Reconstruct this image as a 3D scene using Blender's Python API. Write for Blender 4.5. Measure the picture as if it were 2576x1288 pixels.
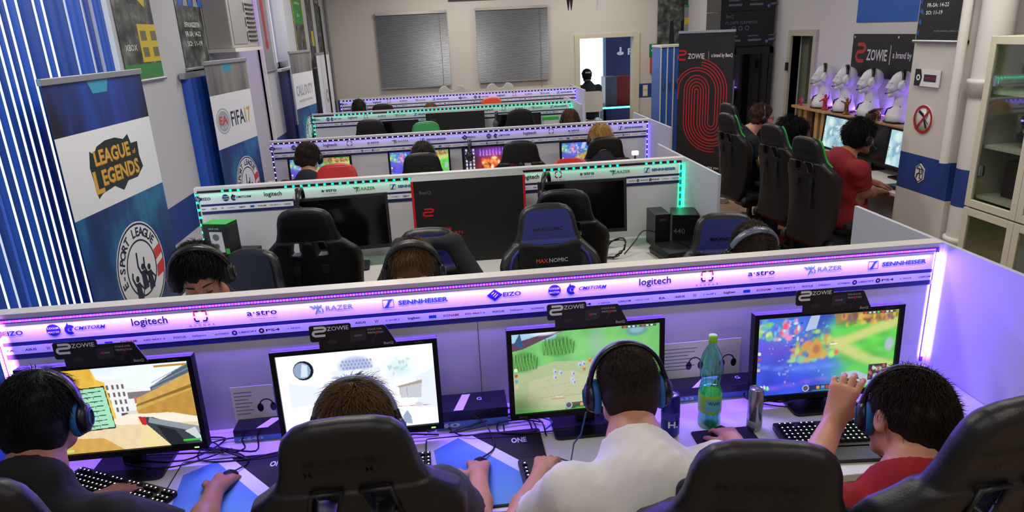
import bpy, math, random
import numpy as np
from mathutils import Vector, Matrix
random.seed(7); RS = np.random.RandomState(7)
SC = bpy.context.scene; COL = SC.collection
for o in list(bpy.data.objects): bpy.data.objects.remove(o)
PI = math.pi; R = math.radians
# ---------------------------------------------------------------- camera
T = 1.28                                   # height of the partition tops
CZ = T + .880605
_p, _y, _r, _F = .317224, -.087143, -.047391, 1731.81
_fw = Vector((-math.sin(_y)*math.cos(_p), math.cos(_y)*math.cos(_p), -math.sin(_p)))
_ri = Vector((math.cos(_y), math.sin(_y), 0)); _up = _ri.cross(_fw)
_r2 = _ri*math.cos(_r) + _up*math.sin(_r); _u2 = _up*math.cos(_r) - _ri*math.sin(_r)
cam = bpy.data.cameras.new('camera'); camo = bpy.data.objects.new('camera', cam); COL.objects.link(camo)
camo.matrix_world = Matrix(((_r2.x,_u2.x,-_fw.x,0),(_r2.y,_u2.y,-_fw.y,0),(_r2.z,_u2.z,-_fw.z,CZ),(0,0,0,1)))
cam.sensor_width = 36; cam.lens = 36*_F/2576; cam.clip_start = .05; cam.clip_end = 100
SC.camera = camo
# ---------------------------------------------------------------- world, exposure
W = bpy.data.worlds.new('world'); SC.world = W; W.use_nodes = True
W.node_tree.nodes['Background'].inputs[0].default_value = (.80, .90, 1, 1)
W.node_tree.nodes['Background'].inputs[1].default_value = 3.2
vs = SC.view_settings; vs.view_transform = 'Standard'; vs.look = 'None'; vs.gamma = 1; vs.exposure = 0; vs.use_curve_mapping = False
SC.cycles.use_denoising = True
SC.cycles.max_bounces = 6; SC.cycles.diffuse_bounces = 3; SC.cycles.glossy_bounces = 3; SC.cycles.transmission_bounces = 4; SC.cycles.transparent_max_bounces = 8
SC.cycles.sample_clamp_indirect = 4; SC.cycles.caustics_reflective = False; SC.cycles.caustics_refractive = False
def area(name, loc, rot, sx, sy, power, col=(1,.94,.86)):
    l = bpy.data.lights.new(name, 'AREA'); l.shape = 'RECTANGLE'; l.size = sx; l.size_y = sy; l.energy = power; l.color = col
    o = bpy.data.objects.new(name, l); COL.objects.link(o); o.location = loc; o.rotation_euler = rot; return o
CEIL = 3.35
LAMPS = [(-.5,-.7),(2.0,-.7),(-.6,.55),(1.7,.55),(-.6,3.4),(2.6,3.6),(-.6,6.2),(2.6,6.4),(-.6,9.0),(2.6,9.2),(.3,11.2),(2.7,11.3)]
POW = [13,14,8,10,40,36,28,25,28,24,32,25]
for (x,y),p in zip(LAMPS, POW): area('ceiling_lamp_light', (x,y,CEIL-.1), (0,0,0), 1.15, .28, p*1.0)
PURPLE = (.33,.12,1.0)
# ---------------------------------------------------------------- materials
def lin(c): return tuple((x/12.92 if x <= .04045 else ((x+.055)/1.055)**2.4) for x in c)
_M = {}
def mat(name, col=(.8,.8,.8), rough=.5, metal=0, emit=0, noise=0, nscale=20, bump=0, bscale=200, trans=0, alpha=1, ior=1.45, spec=.5, coat=0, srgb=True):
    if name in _M: return _M[name]
    m = bpy.data.materials.new(name); m.use_nodes = True; nt = m.node_tree; b = nt.nodes['Principled BSDF']
    c = (*(lin(col) if srgb else col), 1)
    b.inputs['Base Color'].default_value = c; b.inputs['Roughness'].default_value = rough; b.inputs['Metallic'].default_value = metal
    b.inputs['Specular IOR Level'].default_value = spec; b.inputs['Coat Weight'].default_value = coat
    if emit: b.inputs['Emission Color'].default_value = c; b.inputs['Emission Strength'].default_value = emit
    if trans: b.inputs['Transmission Weight'].default_value = trans; b.inputs['IOR'].default_value = ior
    if alpha < 1: b.inputs['Alpha'].default_value = alpha
    if noise or bump: tc = nt.nodes.new('ShaderNodeTexCoord')
    if noise:
        n = nt.nodes.new('ShaderNodeTexNoise'); n.inputs['Scale'].default_value = nscale; n.inputs['Detail'].default_value = 5
        mx = nt.nodes.new('ShaderNodeMix'); mx.data_type = 'RGBA'
        mx.inputs[6].default_value = (*[k*(1-noise) for k in c[:3]], 1); mx.inputs[7].default_value = (*[min(1,k*(1+noise)) for k in c[:3]], 1)
        nt.links.new(tc.outputs['Object'], n.inputs['Vector']); nt.links.new(n.outputs['Fac'], mx.inputs[0]); nt.links.new(mx.outputs[2], b.inputs['Base Color'])
    if bump:
        n = nt.nodes.new('ShaderNodeTexNoise'); n.inputs['Scale'].default_value = bscale; n.inputs['Detail'].default_value = 3
        bp = nt.nodes.new('ShaderNodeBump'); bp.inputs['Strength'].default_value = bump; bp.inputs['Distance'].default_value = .002
        nt.links.new(tc.outputs['Object'], n.inputs['Vector']); nt.links.new(n.outputs['Fac'], bp.inputs['Height']); nt.links.new(bp.outputs['Normal'], b.inputs['Normal'])
    _M[name] = m; return m
def ramp_mat(name, cols, scale=(1,1,1), rough=.5, nsc=2.0, kind='NOISE', bump=0):
    if name in _M: return _M[name]
    m = mat(name, rough=rough); nt = m.node_tree; b = nt.nodes['Principled BSDF']
    tc = nt.nodes.new('ShaderNodeTexCoord'); mp = nt.nodes.new('ShaderNodeMapping'); mp.inputs['Scale'].default_value = scale
    n = nt.nodes.new('ShaderNodeTexNoise'); n.inputs['Scale'].default_value = nsc; n.inputs['Detail'].default_value = 4
    r = nt.nodes.new('ShaderNodeValToRGB'); cr = r.color_ramp
    for i, (p, c) in enumerate(cols):
        e = cr.elements[i] if i < 2 else cr.elements.new(p)
        e.position = p; e.color = (*lin(c), 1)
    nt.links.new(tc.outputs['Object'], mp.inputs[0]); nt.links.new(mp.outputs[0], n.inputs['Vector'])
    nt.links.new(n.outputs['Fac'], r.inputs[0]); nt.links.new(r.outputs[0], b.inputs['Base Color'])
    return m
def glassm(name, tint=(1,1,1), refl=.12, rough=.03):       # thin clear pane: lets light straight through, with a faint reflection
    if name in _M: return _M[name]
    m = bpy.data.materials.new(name); m.use_nodes = True; nt = m.node_tree; nt.nodes.remove(nt.nodes['Principled BSDF']); o = nt.nodes['Material Output']
    a = nt.nodes.new('ShaderNodeBsdfTransparent'); a.inputs[0].default_value = (*tint, 1); g = nt.nodes.new('ShaderNodeBsdfGlossy'); g.inputs['Roughness'].default_value = rough
    lw = nt.nodes.new('ShaderNodeLayerWeight'); lw.inputs[0].default_value = .25; mt = nt.nodes.new('ShaderNodeMath'); mt.operation = 'MULTIPLY_ADD'; mt.inputs[1].default_value = .6; mt.inputs[2].default_value = refl*.3
    x = nt.nodes.new('ShaderNodeMixShader'); nt.links.new(lw.outputs['Facing'], mt.inputs[0]); nt.links.new(mt.outputs[0], x.inputs[0]); nt.links.new(a.outputs[0], x.inputs[1]); nt.links.new(g.outputs[0], x.inputs[2]); nt.links.new(x.outputs[0], o.inputs[0]); _M[name] = m; return m
def attr_mat(name, strength, rough=.3):
    m = mat(name, (.02,.02,.02), rough); nt = m.node_tree; b = nt.nodes['Principled BSDF']
    a = nt.nodes.new('ShaderNodeAttribute'); a.attribute_name = 'Col'
    nt.links.new(a.outputs['Color'], b.inputs['Emission Color' if strength else 'Base Color'])
    if strength: b.inputs['Emission Strength'].default_value = strength
    return m
white = mat('white laminate', (.86,.85,.83), .35)
whiteb = mat('white panel face', (.80,.80,.82), .45, bump=.05)
grey = mat('grey panel', (.62,.63,.66), .5)
black = mat('black plastic', (.035,.035,.045), .35)
blackg = mat('gloss black', (.02,.02,.03), .12)
dgrey = mat('dark grey plastic', (.10,.10,.11), .45)
mgrey = mat('mid grey plastic', (.35,.35,.37), .45)
chrome = mat('chrome', (.75,.76,.78), .2, 1)
alu = mat('aluminium', (.70,.71,.73), .35, .8)
leather = mat('black leather', (.075,.075,.085), .42, bump=.25, bscale=260)
fabric = mat('black fabric', (.045,.045,.055), .9, bump=.4, bscale=500)
navy = mat('navy print', (.10,.13,.36), .5)
blueband = mat('blue wall paint', (.13,.24,.52), .55, noise=.06, nscale=3)
wallm = mat('wall paint', (.80,.78,.755), .75, noise=.03, nscale=2, bump=.15, bscale=60)
# ---------------------------------------------------------------- mesh builder
def nrm(v): v = np.asarray(v, float); return v/max(1e-9, np.linalg.norm(v))
_TX = {}
def text_geo(s, bold):
    k = (s, bold)
    if k not in _TX:
        cu = bpy.data.curves.new('t', 'FONT'); cu.body = s; cu.size = 1; cu.align_x = 'CENTER'; cu.align_y = 'CENTER'; cu.offset = bold; cu.resolution_u = 2
        o = bpy.data.objects.new('t', cu); me = bpy.data.meshes.new_from_object(o)
        v = np.array([p.co[:] for p in me.vertices]) if len(me.vertices) else np.zeros((0,3)); f = [tuple(p.vertices) for p in me.polygons]
        bpy.data.objects.remove(o); bpy.data.curves.remove(cu); bpy.data.meshes.remove(me); _TX[k] = (v, f)
    return _TX[k]
class MB:
    def __init__(s): s.v = []; s.f = []; s.m = []; s.s = []; s.n = 0; s.M = None
    def add(s, vs, fs, mi=0, sm=False):
        vs = np.asarray(vs, float).reshape(-1,3)
        if s.M is not None: vs = vs @ s.M[:3,:3].T + s.M[:3,3]
        s.v.append(vs); n = s.n; s.f += [tuple(i+n for i in f) for f in fs]; s.m += [mi]*len(fs); s.s += [sm]*len(fs); s.n += len(vs); return s
    def box(s, x0, x1, y0, y1, z0, z1, mi=0):
        v = [(x,y,z) for x in (x0,x1) for y in (y0,y1) for z in (z0,z1)]
        return s.add(v, [(0,1,3,2),(4,6,7,5),(0,4,5,1),(2,3,7,6),(0,2,6,4),(1,5,7,3)], mi)
    def cbox(s, c, h, mi=0): return s.box(c[0]-h[0],c[0]+h[0],c[1]-h[1],c[1]+h[1],c[2]-h[2],c[2]+h[2],mi)
    def sweep(s, rings, mi=0, sm=True, cap=True, closed=False):
        k = len(rings[0]); v = np.concatenate(rings); f = []; n = len(rings)
        for i in range(n-(0 if closed else 1)):
            a = i*k; b = ((i+1)%n)*k
            f += [(a+j, a+(j+1)%k, b+(j+1)%k, b+j) for j in range(k)]
        s.add(v, f, mi, sm)
        if cap and not closed:
            s.add(rings[0], [tuple(range(k))[::-1]], mi); s.add(rings[-1], [tuple(range(k))], mi)
        return s
    def tube(s, pts, r, n=8, mi=0, closed=False, flat=1, up=(0,0,1)):
        P = [np.asarray(p, float) for p in pts]; rr = r if hasattr(r, '__len__') else [r]*len(P); rings = []; L = len(P)
        ref = None
        for i, p in enumerate(P):
            a = P[i-1] if (i or closed) else p; b = P[(i+1)%L] if (i < L-1 or closed) else p
            t = nrm(b-a)
            if ref is None: ref = np.array(up, float) if abs(t@np.array(up)) < .95 else np.array([1.,0,0])
            u = nrm(ref - t*(ref@t)); w = np.cross(t, u); ref = u
            rings.append(np.array([p + rr[i]*(math.cos(q)*w + math.sin(q)*u*flat) for q in [2*PI*j/n for j in range(n)]]))
        return s.sweep(rings, mi, True, True, closed)
    def cyl(s, a, b, r0, r1=None, n=20, mi=0): return s.tube([a,b], [r0, r1 if r1 is not None else r0], n, mi)
    def lathe(s, prof, n=24, mi=0, c=(0,0,0), axis='z', sq=1):
        rings = []
        for r, z in prof:
            q = np.array([2*PI*j/n for j in range(n)]); x = np.cos(q)*r; y = np.sin(q)*r*sq; zz = np.full(n, float(z))
            rings.append(np.stack([x,y,zz] if axis == 'z' else ([zz,x,y] if axis == 'x' else [y,zz,x]), 1) + np.array(c))
        return s.sweep(rings, mi)
    def prism(s, poly, d0, d1, mi=0, plane='xz', sm=False):
        n = len(poly); mk = (lambda a,b,d: (a,d,b)) if plane == 'xz' else ((lambda a,b,d: (a,b,d)) if plane == 'xy' else (lambda a,b,d: (d,a,b)))
        v = [mk(a,b,d0) for a,b in poly] + [mk(a,b,d1) for a,b in poly]
        s.add(v, [tuple(range(n)), tuple(range(n,2*n))[::-1]], mi); s.add(v, [(i,i+n,(i+1)%n+n,(i+1)%n) for i in range(n)], mi, sm); return s
    def text(s, t, x, y, z, size, mi=0, w=None, bold=.01, shear=0, plane='xz', slope=0, flip=1):
        v, f = text_geo(t, bold)
        if not len(v): return s
        v = v.copy(); v[:,0] += shear*v[:,1]; sx = size
        if w: sx = w/max(1e-6, v[:,0].max()-v[:,0].min()); v[:,0] -= (v[:,0].max()+v[:,0].min())/2
        v[:,1] -= (v[:,1].max()+v[:,1].min())/2 if w else 0
        a = v[:,0]*sx; b = v[:,1]*size
        if plane == 'xz': q = np.stack([x+flip*a, np.full(len(a), y), z+b], 1)
        elif plane == 'yz': q = np.stack([np.full(len(a), x), y+flip*a, z+b], 1)
        else: q = np.stack([x+a, y+b, np.full(len(a), z)], 1)
        return s.add(q, f, mi)
    def ring(s, c, r0, r1, n=32, mi=0, a0=0, a1=2*PI, sz=1, plane='xz', d=0):
        q = np.linspace(a0, a1, n+1); v = []
        for r in (r0, r1): v += [(c[0]+r*math.cos(t), c[1], c[2]+sz*r*math.sin(t)) for t in q]
        if plane == 'yz': v = [(c[0], c[1]+(x-c[0]), z) for x,_,z in v]
        if plane == 'xy': v = [(x, c[1]+(z-c[2]), c[2]) for x,_,z in v]
        return s.add(v, [(i,i+1,n+2+i,n+1+i) for i in range(n)], mi)
    def stroke(s, pts, w, y, mi=0, plane='xz', closed=False):          # flat ribbon through 2D points
        P = np.array(pts, float); n = len(P); L = []; Rr = []
        for i in range(n):
            a = P[i-1] if (i or closed) else P[i]; b = P[(i+1)%n] if (i < n-1 or closed) else P[i]
            t = nrm(b-a); nn = np.array([-t[1], t[0]])*w/2; L.append(P[i]+nn); Rr.append(P[i]-nn)
        mk = (lambda p: (p[0], y, p[1])) if plane == 'xz' else ((lambda p: (y, p[0], p[1])) if plane == 'yz' else (lambda p: (p[0], p[1], y)))
        v = [mk(p) for p in L] + [mk(p) for p in Rr]; k = n if closed else n-1
        return s.add(v, [(i, n+i, n+(i+1)%n, (i+1)%n) for i in range(k)], mi)
    def fill(s, pts, y, mi=0, plane='xz'):
        mk = (lambda p: (p[0], y, p[1])) if plane == 'xz' else ((lambda p: (y, p[0], p[1])) if plane == 'yz' else (lambda p: (p[0], p[1], y)))
        return s.add([mk(p) for p in pts], [tuple(range(len(pts)))], mi)
    def grid(s, X, Y, Z, mi=0, sm=True):
        h, w = X.shape; v = np.stack([X.ravel(), Y.ravel(), Z.ravel()], 1)
        return s.add(v, [(j*w+i, j*w+i+1, (j+1)*w+i+1, (j+1)*w+i) for j in range(h-1) for i in range(w-1)], mi, sm)
    def mesh(s, name):
        me = bpy.data.meshes.new(name); V = np.concatenate(s.v); me.from_pydata(V.tolist(), [], s.f)
        me.polygons.foreach_set('material_index', s.m); me.polygons.foreach_set('use_smooth', s.s); me.update(); return me
def link(name, me, mats, parent=None, loc=None, rot=None, bevel=0, seg=2, **tags):
    o = bpy.data.objects.new(name, me); COL.objects.link(o)
    if len(me.materials) == 0:
        for m in (mats if isinstance(mats, (list, tuple)) else [mats]): me.materials.append(m)
    if parent is not None: o.parent = parent
    if loc is not None: o.location = loc
    if rot is not None: o.rotation_euler = rot
    if bevel:
        b = o.modifiers.new('b', 'BEVEL'); b.width = bevel; b.segments = seg; b.limit_method = 'ANGLE'; b.angle_limit = R(40)
    for k, v in tags.items(): o[k] = v
    return o
def obj(name, mb, mats, parent=None, **k): return link(name, mb.mesh(name), mats, parent, **k)
def thing(name, label, cat, loc=(0,0,0), rz=0, group=None):
    o = bpy.data.objects.new(name, None); COL.objects.link(o); o.location = loc; o.rotation_euler = (0,0,rz); o.empty_display_size = .05
    o['label'] = label; o['category'] = cat
    if group: o['group'] = group
    return o
def tag(o, label, cat, group=None):
    o['label'] = label; o['category'] = cat
    if group: o['group'] = group
    return o
def struct(name, mb, m, **k): return obj(name, mb, m, kind='structure', **k)
def dup(src, loc, rz=0, label=None, group=None):
    r = src.copy(); COL.objects.link(r); r.location = loc; r.rotation_euler = (0,0,rz)
    if label: r['label'] = label
    if group: r['group'] = group
    def rec(a, b):
        for ch in a.children:
            c = ch.copy(); COL.objects.link(c); c.parent = b; rec(ch, c)
    rec(src, r); return r
def frame(o, x, z):                            # 4x4 from origin, x axis hint and z axis
    z = nrm(z); x = np.asarray(x, float); x = nrm(x - z*(x@z)); y = np.cross(z, x); m = np.eye(4); m[:3,0] = x; m[:3,1] = y; m[:3,2] = z; m[:3,3] = o; return m
def arc(cx, cy, r, a0, a1, n=10, ry=None): return [(cx+r*math.cos(a), cy+(ry or r)*math.sin(a)) for a in np.linspace(a0, a1, n)]
def rrect(x0, x1, y0, y1, r, n=4):
    return arc(x1-r,y0+r,r,-PI/2,0,n)+arc(x1-r,y1-r,r,0,PI/2,n)+arc(x0+r,y1-r,r,PI/2,PI,n)+arc(x0+r,y0+r,r,PI,1.5*PI,n)
# ---------------------------------------------------------------- distance fields -> one continuous surface
class SDF:
    def __init__(s, lo, hi, h):
        s.lo = np.array(lo, float); s.h = h; s.n = np.maximum(4, np.ceil((np.array(hi)-s.lo)/h).astype(int)+1)
        s.D = np.full(s.n, 1.0, np.float32)
        s.ax = [(s.lo[i]+np.arange(s.n[i])*h).astype(np.float32) for i in range(3)]
    def sub(s, lo, hi, pad):
        a = np.clip(np.floor((np.array(lo)-pad-s.lo)/s.h).astype(int), 0, s.n-1); b = np.clip(np.ceil((np.array(hi)+pad-s.lo)/s.h).astype(int)+1, 1, s.n)
        sl = tuple(slice(a[i], max(b[i], a[i]+1)) for i in range(3))
        return sl, np.meshgrid(*[s.ax[i][sl[i]] for i in range(3)], indexing='ij', sparse=True)
    def mix(s, sl, d, k, op):
        A = s.D[sl]
        if op == 'u':
            if k > 0: h = np.clip(.5+.5*(A-d)/k, 0, 1); A = A*(1-h)+d*h-k*h*(1-h)
            else: A = np.minimum(A, d)
        else:
            if k > 0: h = np.clip(.5-.5*(A+d)/k, 0, 1); A = A*(1-h)-d*h+k*h*(1-h)
            else: A = np.maximum(A, -d)
        s.D[sl] = A
    def cone(s, a, b, ra, rb, k=.02, op='u'):
        a = np.array(a, float); b = np.array(b, float); rm = max(ra, rb)
        sl, (X,Y,Z) = s.sub(np.minimum(a,b)-rm, np.maximum(a,b)+rm, k+3*s.h)
        ba = b-a; L = max(1e-9, ba@ba); t = np.clip(((X-a[0])*ba[0]+(Y-a[1])*ba[1]+(Z-a[2])*ba[2])/L, 0, 1)
        d = np.sqrt((X-a[0]-t*ba[0])**2+(Y-a[1]-t*ba[1])**2+(Z-a[2]-t*ba[2])**2) - (ra+(rb-ra)*t)
        s.mix(sl, d, k, op); return s
    def ell(s, c, r, k=.02, op='u', Rm=None):
        c = np.array(c, float); r = np.array(r, float); rm = r.max() if Rm is not None else r
        sl, (X,Y,Z) = s.sub(c-rm, c+rm, k+3*s.h); X = X-c[0]; Y = Y-c[1]; Z = Z-c[2]
        if Rm is not None: X, Y, Z = (X*Rm[0][0]+Y*Rm[1][0]+Z*Rm[2][0], X*Rm[0][1]+Y*Rm[1][1]+Z*Rm[2][1], X*Rm[0][2]+Y*Rm[1][2]+Z*Rm[2][2])
        k0 = np.sqrt((X/r[0])**2+(Y/r[1])**2+(Z/r[2])**2); k1 = np.sqrt((X/r[0]**2)**2+(Y/r[1]**2)**2+(Z/r[2]**2)**2)
        s.mix(sl, np.where(k1 > 1e-6, k0*(k0-1)/np.maximum(k1, 1e-6), -r.min()), k, op); return s
    def rbox(s, c, hs, rad=.01, k=.0, op='u', Rm=None):
        c = np.array(c, float); hs = np.array(hs, float); rm = np.linalg.norm(hs) if Rm is not None else hs
        sl, (X,Y,Z) = s.sub(c-rm, c+rm, k+3*s.h); X = X-c[0]; Y = Y-c[1]; Z = Z-c[2]
        if Rm is not None: X, Y, Z = (X*Rm[0][0]+Y*Rm[1][0]+Z*Rm[2][0], X*Rm[0][1]+Y*Rm[1][1]+Z*Rm[2][1], X*Rm[0][2]+Y*Rm[1][2]+Z*Rm[2][2])
        qx = np.abs(X)-hs[0]+rad; qy = np.abs(Y)-hs[1]+rad; qz = np.abs(Z)-hs[2]+rad
        d = np.sqrt(np.maximum(qx,0)**2+np.maximum(qy,0)**2+np.maximum(qz,0)**2)+np.minimum(np.maximum(qx,np.maximum(qy,qz)),0)-rad
        s.mix(sl, d, k, op); return s
    def cut(s, p, n, lo=None, hi=None, k=0):                       # remove the side the normal points to
        n = nrm(n); p = np.array(p, float)
        sl, (X,Y,Z) = s.sub(lo if lo is not None else s.lo, hi if hi is not None else s.lo+s.h*s.n, 0)
        s.mix(sl, -((X-p[0])*n[0]+(Y-p[1])*n[1]+(Z-p[2])*n[2]), k, 's'); return s
    def warp(s, amp, fr, seed=0, st=(1,1,1), oct=5):
        rs = np.random.RandomState(seed); X,Y,Z = np.meshgrid(*s.ax, indexing='ij', sparse=True); a = 0
        for i in range(oct):
            w = rs.randn(3)*fr*(1+.5*i)*np.array(st); a = a + np.sin(X*w[0]+Y*w[1]+Z*w[2]+rs.rand()*6).astype(np.float32)/(1+.3*i)
        s.D += (amp*a/1.8).astype(np.float32); return s
    def mesh(s, name, off=(0,0,0)):
        D = s.D; D[0]=D[-1]=1; D[:,0]=D[:,-1]=1; D[:,:,0]=D[:,:,-1]=1; S = D < 0; c = S.astype(np.uint8)
        c = c[:-1]+c[1:]; c = c[:,:-1]+c[:,1:]; c = c[:,:,:-1]+c[:,:,1:]; I = np.argwhere((c > 0)&(c < 8)); n = len(I)
        if n == 0: raise ValueError('empty '+name)
        acc = np.zeros((n,3)); cnt = np.zeros(n)
        cr = [(0,0,0),(1,0,0),(0,1,0),(1,1,0),(0,0,1),(1,0,1),(0,1,1),(1,1,1)]; V = [D[I[:,0]+a, I[:,1]+b, I[:,2]+e].astype(float) for a,b,e in cr]
        for i, j in ((0,1),(2,3),(4,5),(6,7),(0,2),(1,3),(4,6),(5,7),(0,4),(1,5),(2,6),(3,7)):
            m = (V[i] < 0) != (V[j] < 0); t = np.where(m, V[i]/np.where(m, V[i]-V[j], 1), 0)
            p = np.array(cr[i])+t[:,None]*(np.array(cr[j])-np.array(cr[i])); acc += p*m[:,None]; cnt += m
        P = s.lo+(I+acc/cnt[:,None])*s.h-np.array(off)
        ID = np.full(c.shape, -1, np.int32); ID[I[:,0],I[:,1],I[:,2]] = np.arange(n); Q = []
        for ax in range(3):
            a = S.take(range(0,S.shape[ax]-1), ax); b = S.take(range(1,S.shape[ax]), ax); E = np.argwhere(a != b); sg = a[tuple(E.T)]
            u, v = [(1,2),(2,0),(0,1)][ax]; e1 = np.zeros(3,int); e1[u] = 1; e2 = np.zeros(3,int); e2[v] = 1
            q = np.stack([ID[tuple((E-e1-e2).T)], ID[tuple((E-e2).T)], ID[tuple(E.T)], ID[tuple((E-e1).T)]], 1)
            q[~sg] = q[~sg][:, ::-1]; Q.append(q)
        Q = np.concatenate(Q); Q = Q[(Q >= 0).all(1)]
        return npmesh(name, P, Q)
def npmesh(name, P, Q, smooth=True, mi=None):
    me = bpy.data.meshes.new(name); k = Q.shape[1]; me.vertices.add(len(P)); me.vertices.foreach_set('co', np.asarray(P, np.float32).ravel())
    me.loops.add(len(Q)*k); me.loops.foreach_set('vertex_index', Q.astype(np.int32).ravel()); me.polygons.add(len(Q))
    me.polygons.foreach_set('loop_start', np.arange(0, len(Q)*k, k, dtype=np.int32)); me.update(calc_edges=True)
    me.polygons.foreach_set('use_smooth', np.full(len(Q), smooth)); me.validate(); return me
def _ray(px, py): return _fw*_F + _r2*(px-1288) - _u2*(py-644)
_C = Vector((0,0,CZ))
def atY(px, py, Y): d = _ray(px,py); return _C + d*(Y/d.y)
def atX(px, py, X): d = _ray(px,py); return _C + d*(X/d.x)
def atZ(px, py, Z): d = _ray(px,py); return _C + d*((Z-CZ)/d.z)
def atD(px, py, D): return _C + _ray(px,py)*(D/_F)
# ================================================================ SETTING
WL, WR, WB, WF = -1.87, 4.4, 12.5, -1.4
mb = MB().box(WL-.3, WR+.3, WF-.2, 16.2, -.1, 0)
fl = ramp_mat('floor vinyl', [(.3,(.62,.52,.40)),(.7,(.72,.62,.49))], nsc=9, rough=.35)
struct('floor', mb, fl)
struct('ceiling', MB().box(WL-.3, WR+.3, WF-.2, 16.2, CEIL, CEIL+.1), mat('ceiling paint', (.82,.81,.79), .85))
struct('wall_front', MB().box(WL-.2, WR+.2, WF-.15, WF, 0, CEIL), wallm)
BZ0, BZ1 = .88, 1.13
def wall_band(mb, a, b, ax, pos, th, opens, zt):                  # wall with openings (a0,a1,z0,z1) and the painted blue band
    cuts = sorted(set([a, b] + [v for o in opens for v in o[:2]])); 
    for c0, c1 in zip(cuts[:-1], cuts[1:]):
        hz = sorted([(o[2], o[3]) for o in opens if o[0] <= c0+1e-6 and o[1] >= c1-1e-6]); z = 0; segs = []
        for z0, z1 in hz: segs.append((z, z0)); z = z1
        segs.append((z, zt))
        for z0, z1 in segs:
            for s0, s1, m in ((z0, min(z1,BZ0), 0), (max(z0,BZ0), min(z1,BZ1), 1), (max(z0,BZ1), z1, 0)):
                if s1 > s0+1e-4:
                    if ax == 'x': mb.box(c0, c1, pos, pos+th, s0, s1, m)
                    else: mb.box(pos, pos+th, c0, c1, s0, s1, m)
    return mb
struct('wall_left', wall_band(MB(), WF, WB, 'y', WL, -.28, [(2.0,4.40,.45,3.05),(5.62,6.0,.9,2.0),(6.95,7.75,.5,3.0),(8.45,9.1,.9,3.0)], CEIL), [mat('left wall daylight tint', (.72,.73,.76), .75, noise=.03, nscale=2, bump=.15, bscale=60), blueband])  # cooler copy of the wall paint: daylight falling here is put into the colour
dL, dR, dT = atY(1455,98,WB).x, atY(1597,96,WB).x, atY(1520,95,WB).z
struct('wall_back', wall_band(MB(), WL-.3, WR+.3, 'x', WB, .2, [(dL,dR,0,dT)], CEIL), [wallm, blueband])
rA, rB, rT = atX(2052,85,WR).y, atX(1996,85,WR).y, atX(2020,90,WR).z
struct('wall_right', wall_band(MB(), WF, WB, 'y', WR, .25, [(rA,rB,0,rT)], CEIL), [mat('right wall paint', (.77,.76,.77), .75, noise=.03, nscale=2), mat('right wall paint low', (.77,.76,.77), .75)])
# pillar with the blue band
PX, PY0, PY1 = 3.5, 4.45, 5.0
mb = MB()
for z0, z1, m in ((0,.86,0),(.86,1.135,1),(1.135,CEIL,0)): mb.box(PX, WR+.05, PY0, PY1, z0, z1, m)
struct('wall_pillar', mb, [wallm, blueband])
# window frames, sills and panes
def window(n, y0, y1, z0, z1, sill=True):
    mb = MB(); x = WL-.14
    for a0, a1, b0, b1 in ((y0,y1,z0,z0+.06),(y0,y1,z1-.06,z1),(y0,y0+.06,z0,z1),(y1-.06,y1,z0,z1),((y0+y1)/2-.035,(y0+y1)/2+.035,z0,z1)): mb.box(x-.03, x+.03, a0, a1, b0, b1)
    w = struct('window_%d' % n, mb, white)
    obj('window_glass', MB().box(x-.004, x+.004, y0+.05, y1-.05, z0+.05, z1-.05), glassm('window glass'), w)
    if sill: obj('window_sill', MB().box(WL-.2, WL+.05, y0-.04, y1+.04, z0-.03, z0), white, w, bevel=.004)
window(1, 2.0, 4.40, .45, 3.05); window(4, 8.45, 9.1, 1.85, 3.0)
obj('window_apron', MB().box(WL-.27, WL-.02, 8.45, 9.1, .9, 1.85), mat('deep blue reveal', (.10,.20,.55), .5), bpy.data.objects['window_4'])
# the two far windows with closed grey venetian blinds
blindm = mat('grey blind slats', (.50,.51,.53), .38, .45)
for n, (tl, br) in enumerate((((943,33),(1133,216)), ((1195,20),(1379,200)))):
    a, b = atY(*tl, WB-.05), atY(*br, WB-.05); x0, x1, z1, z0 = a.x, b.x+.02, a.z, b.z
    w = struct('window_%d' % (n+2), MB().box(x0-.0, x1, WB-.016, WB, z0+.02, z1), mat('window pane backing', (.45,.5,.55), .1))
    w['label'] = 'far window'; del w['label']
    t = thing('venetian_blind', ['closed grey venetian blind over the left window of the far wall','closed grey venetian blind over the right window of the far wall, nearer the doorway'][n], 'blind', ((x0+x1)/2, WB-.05, z0), 0, 'venetian blinds on the far wall')
    hw = (x1-x0)/2; H = z1-z0; mb = MB(); ns = 62
    for k in range(ns):
        zc = .03+(H-.07)*k/(ns-1); mb.M = None
        mb.add([(-hw,-.006,zc-.014),(hw,-.006,zc-.014),(hw,.008,zc+.014),(-hw,.008,zc+.014),(-hw,-.004,zc-.015),(hw,-.004,zc-.015),(hw,.010,zc+.013),(-hw,.010,zc+.013)], [(0,1,2,3),(7,6,5,4),(0,4,5,1),(2,6,7,3)])
    obj('slats', mb, blindm, t)
    obj('head_rail', MB().box(-hw,hw,-.02,.02,H-.045,H), mat('blind rail', (.78,.76,.74), .15, .6), t)
    obj('bottom_rail', MB().box(-hw,hw,-.012,.012,0,.022), mat('blind rail2', (.62,.62,.62), .4, .4), t)
    obj('pull_cord', MB().tube([(hw*.78,-.02,H-.04),(hw*.79,-.022,H*.4),(hw*.78,-.02,-.09)], .003, 6).cyl((hw*.78,-.02,-.12),(hw*.78,-.02,-.09),.009,.006,8), mat('cord', (.45,.44,.42), .7), t)
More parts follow.
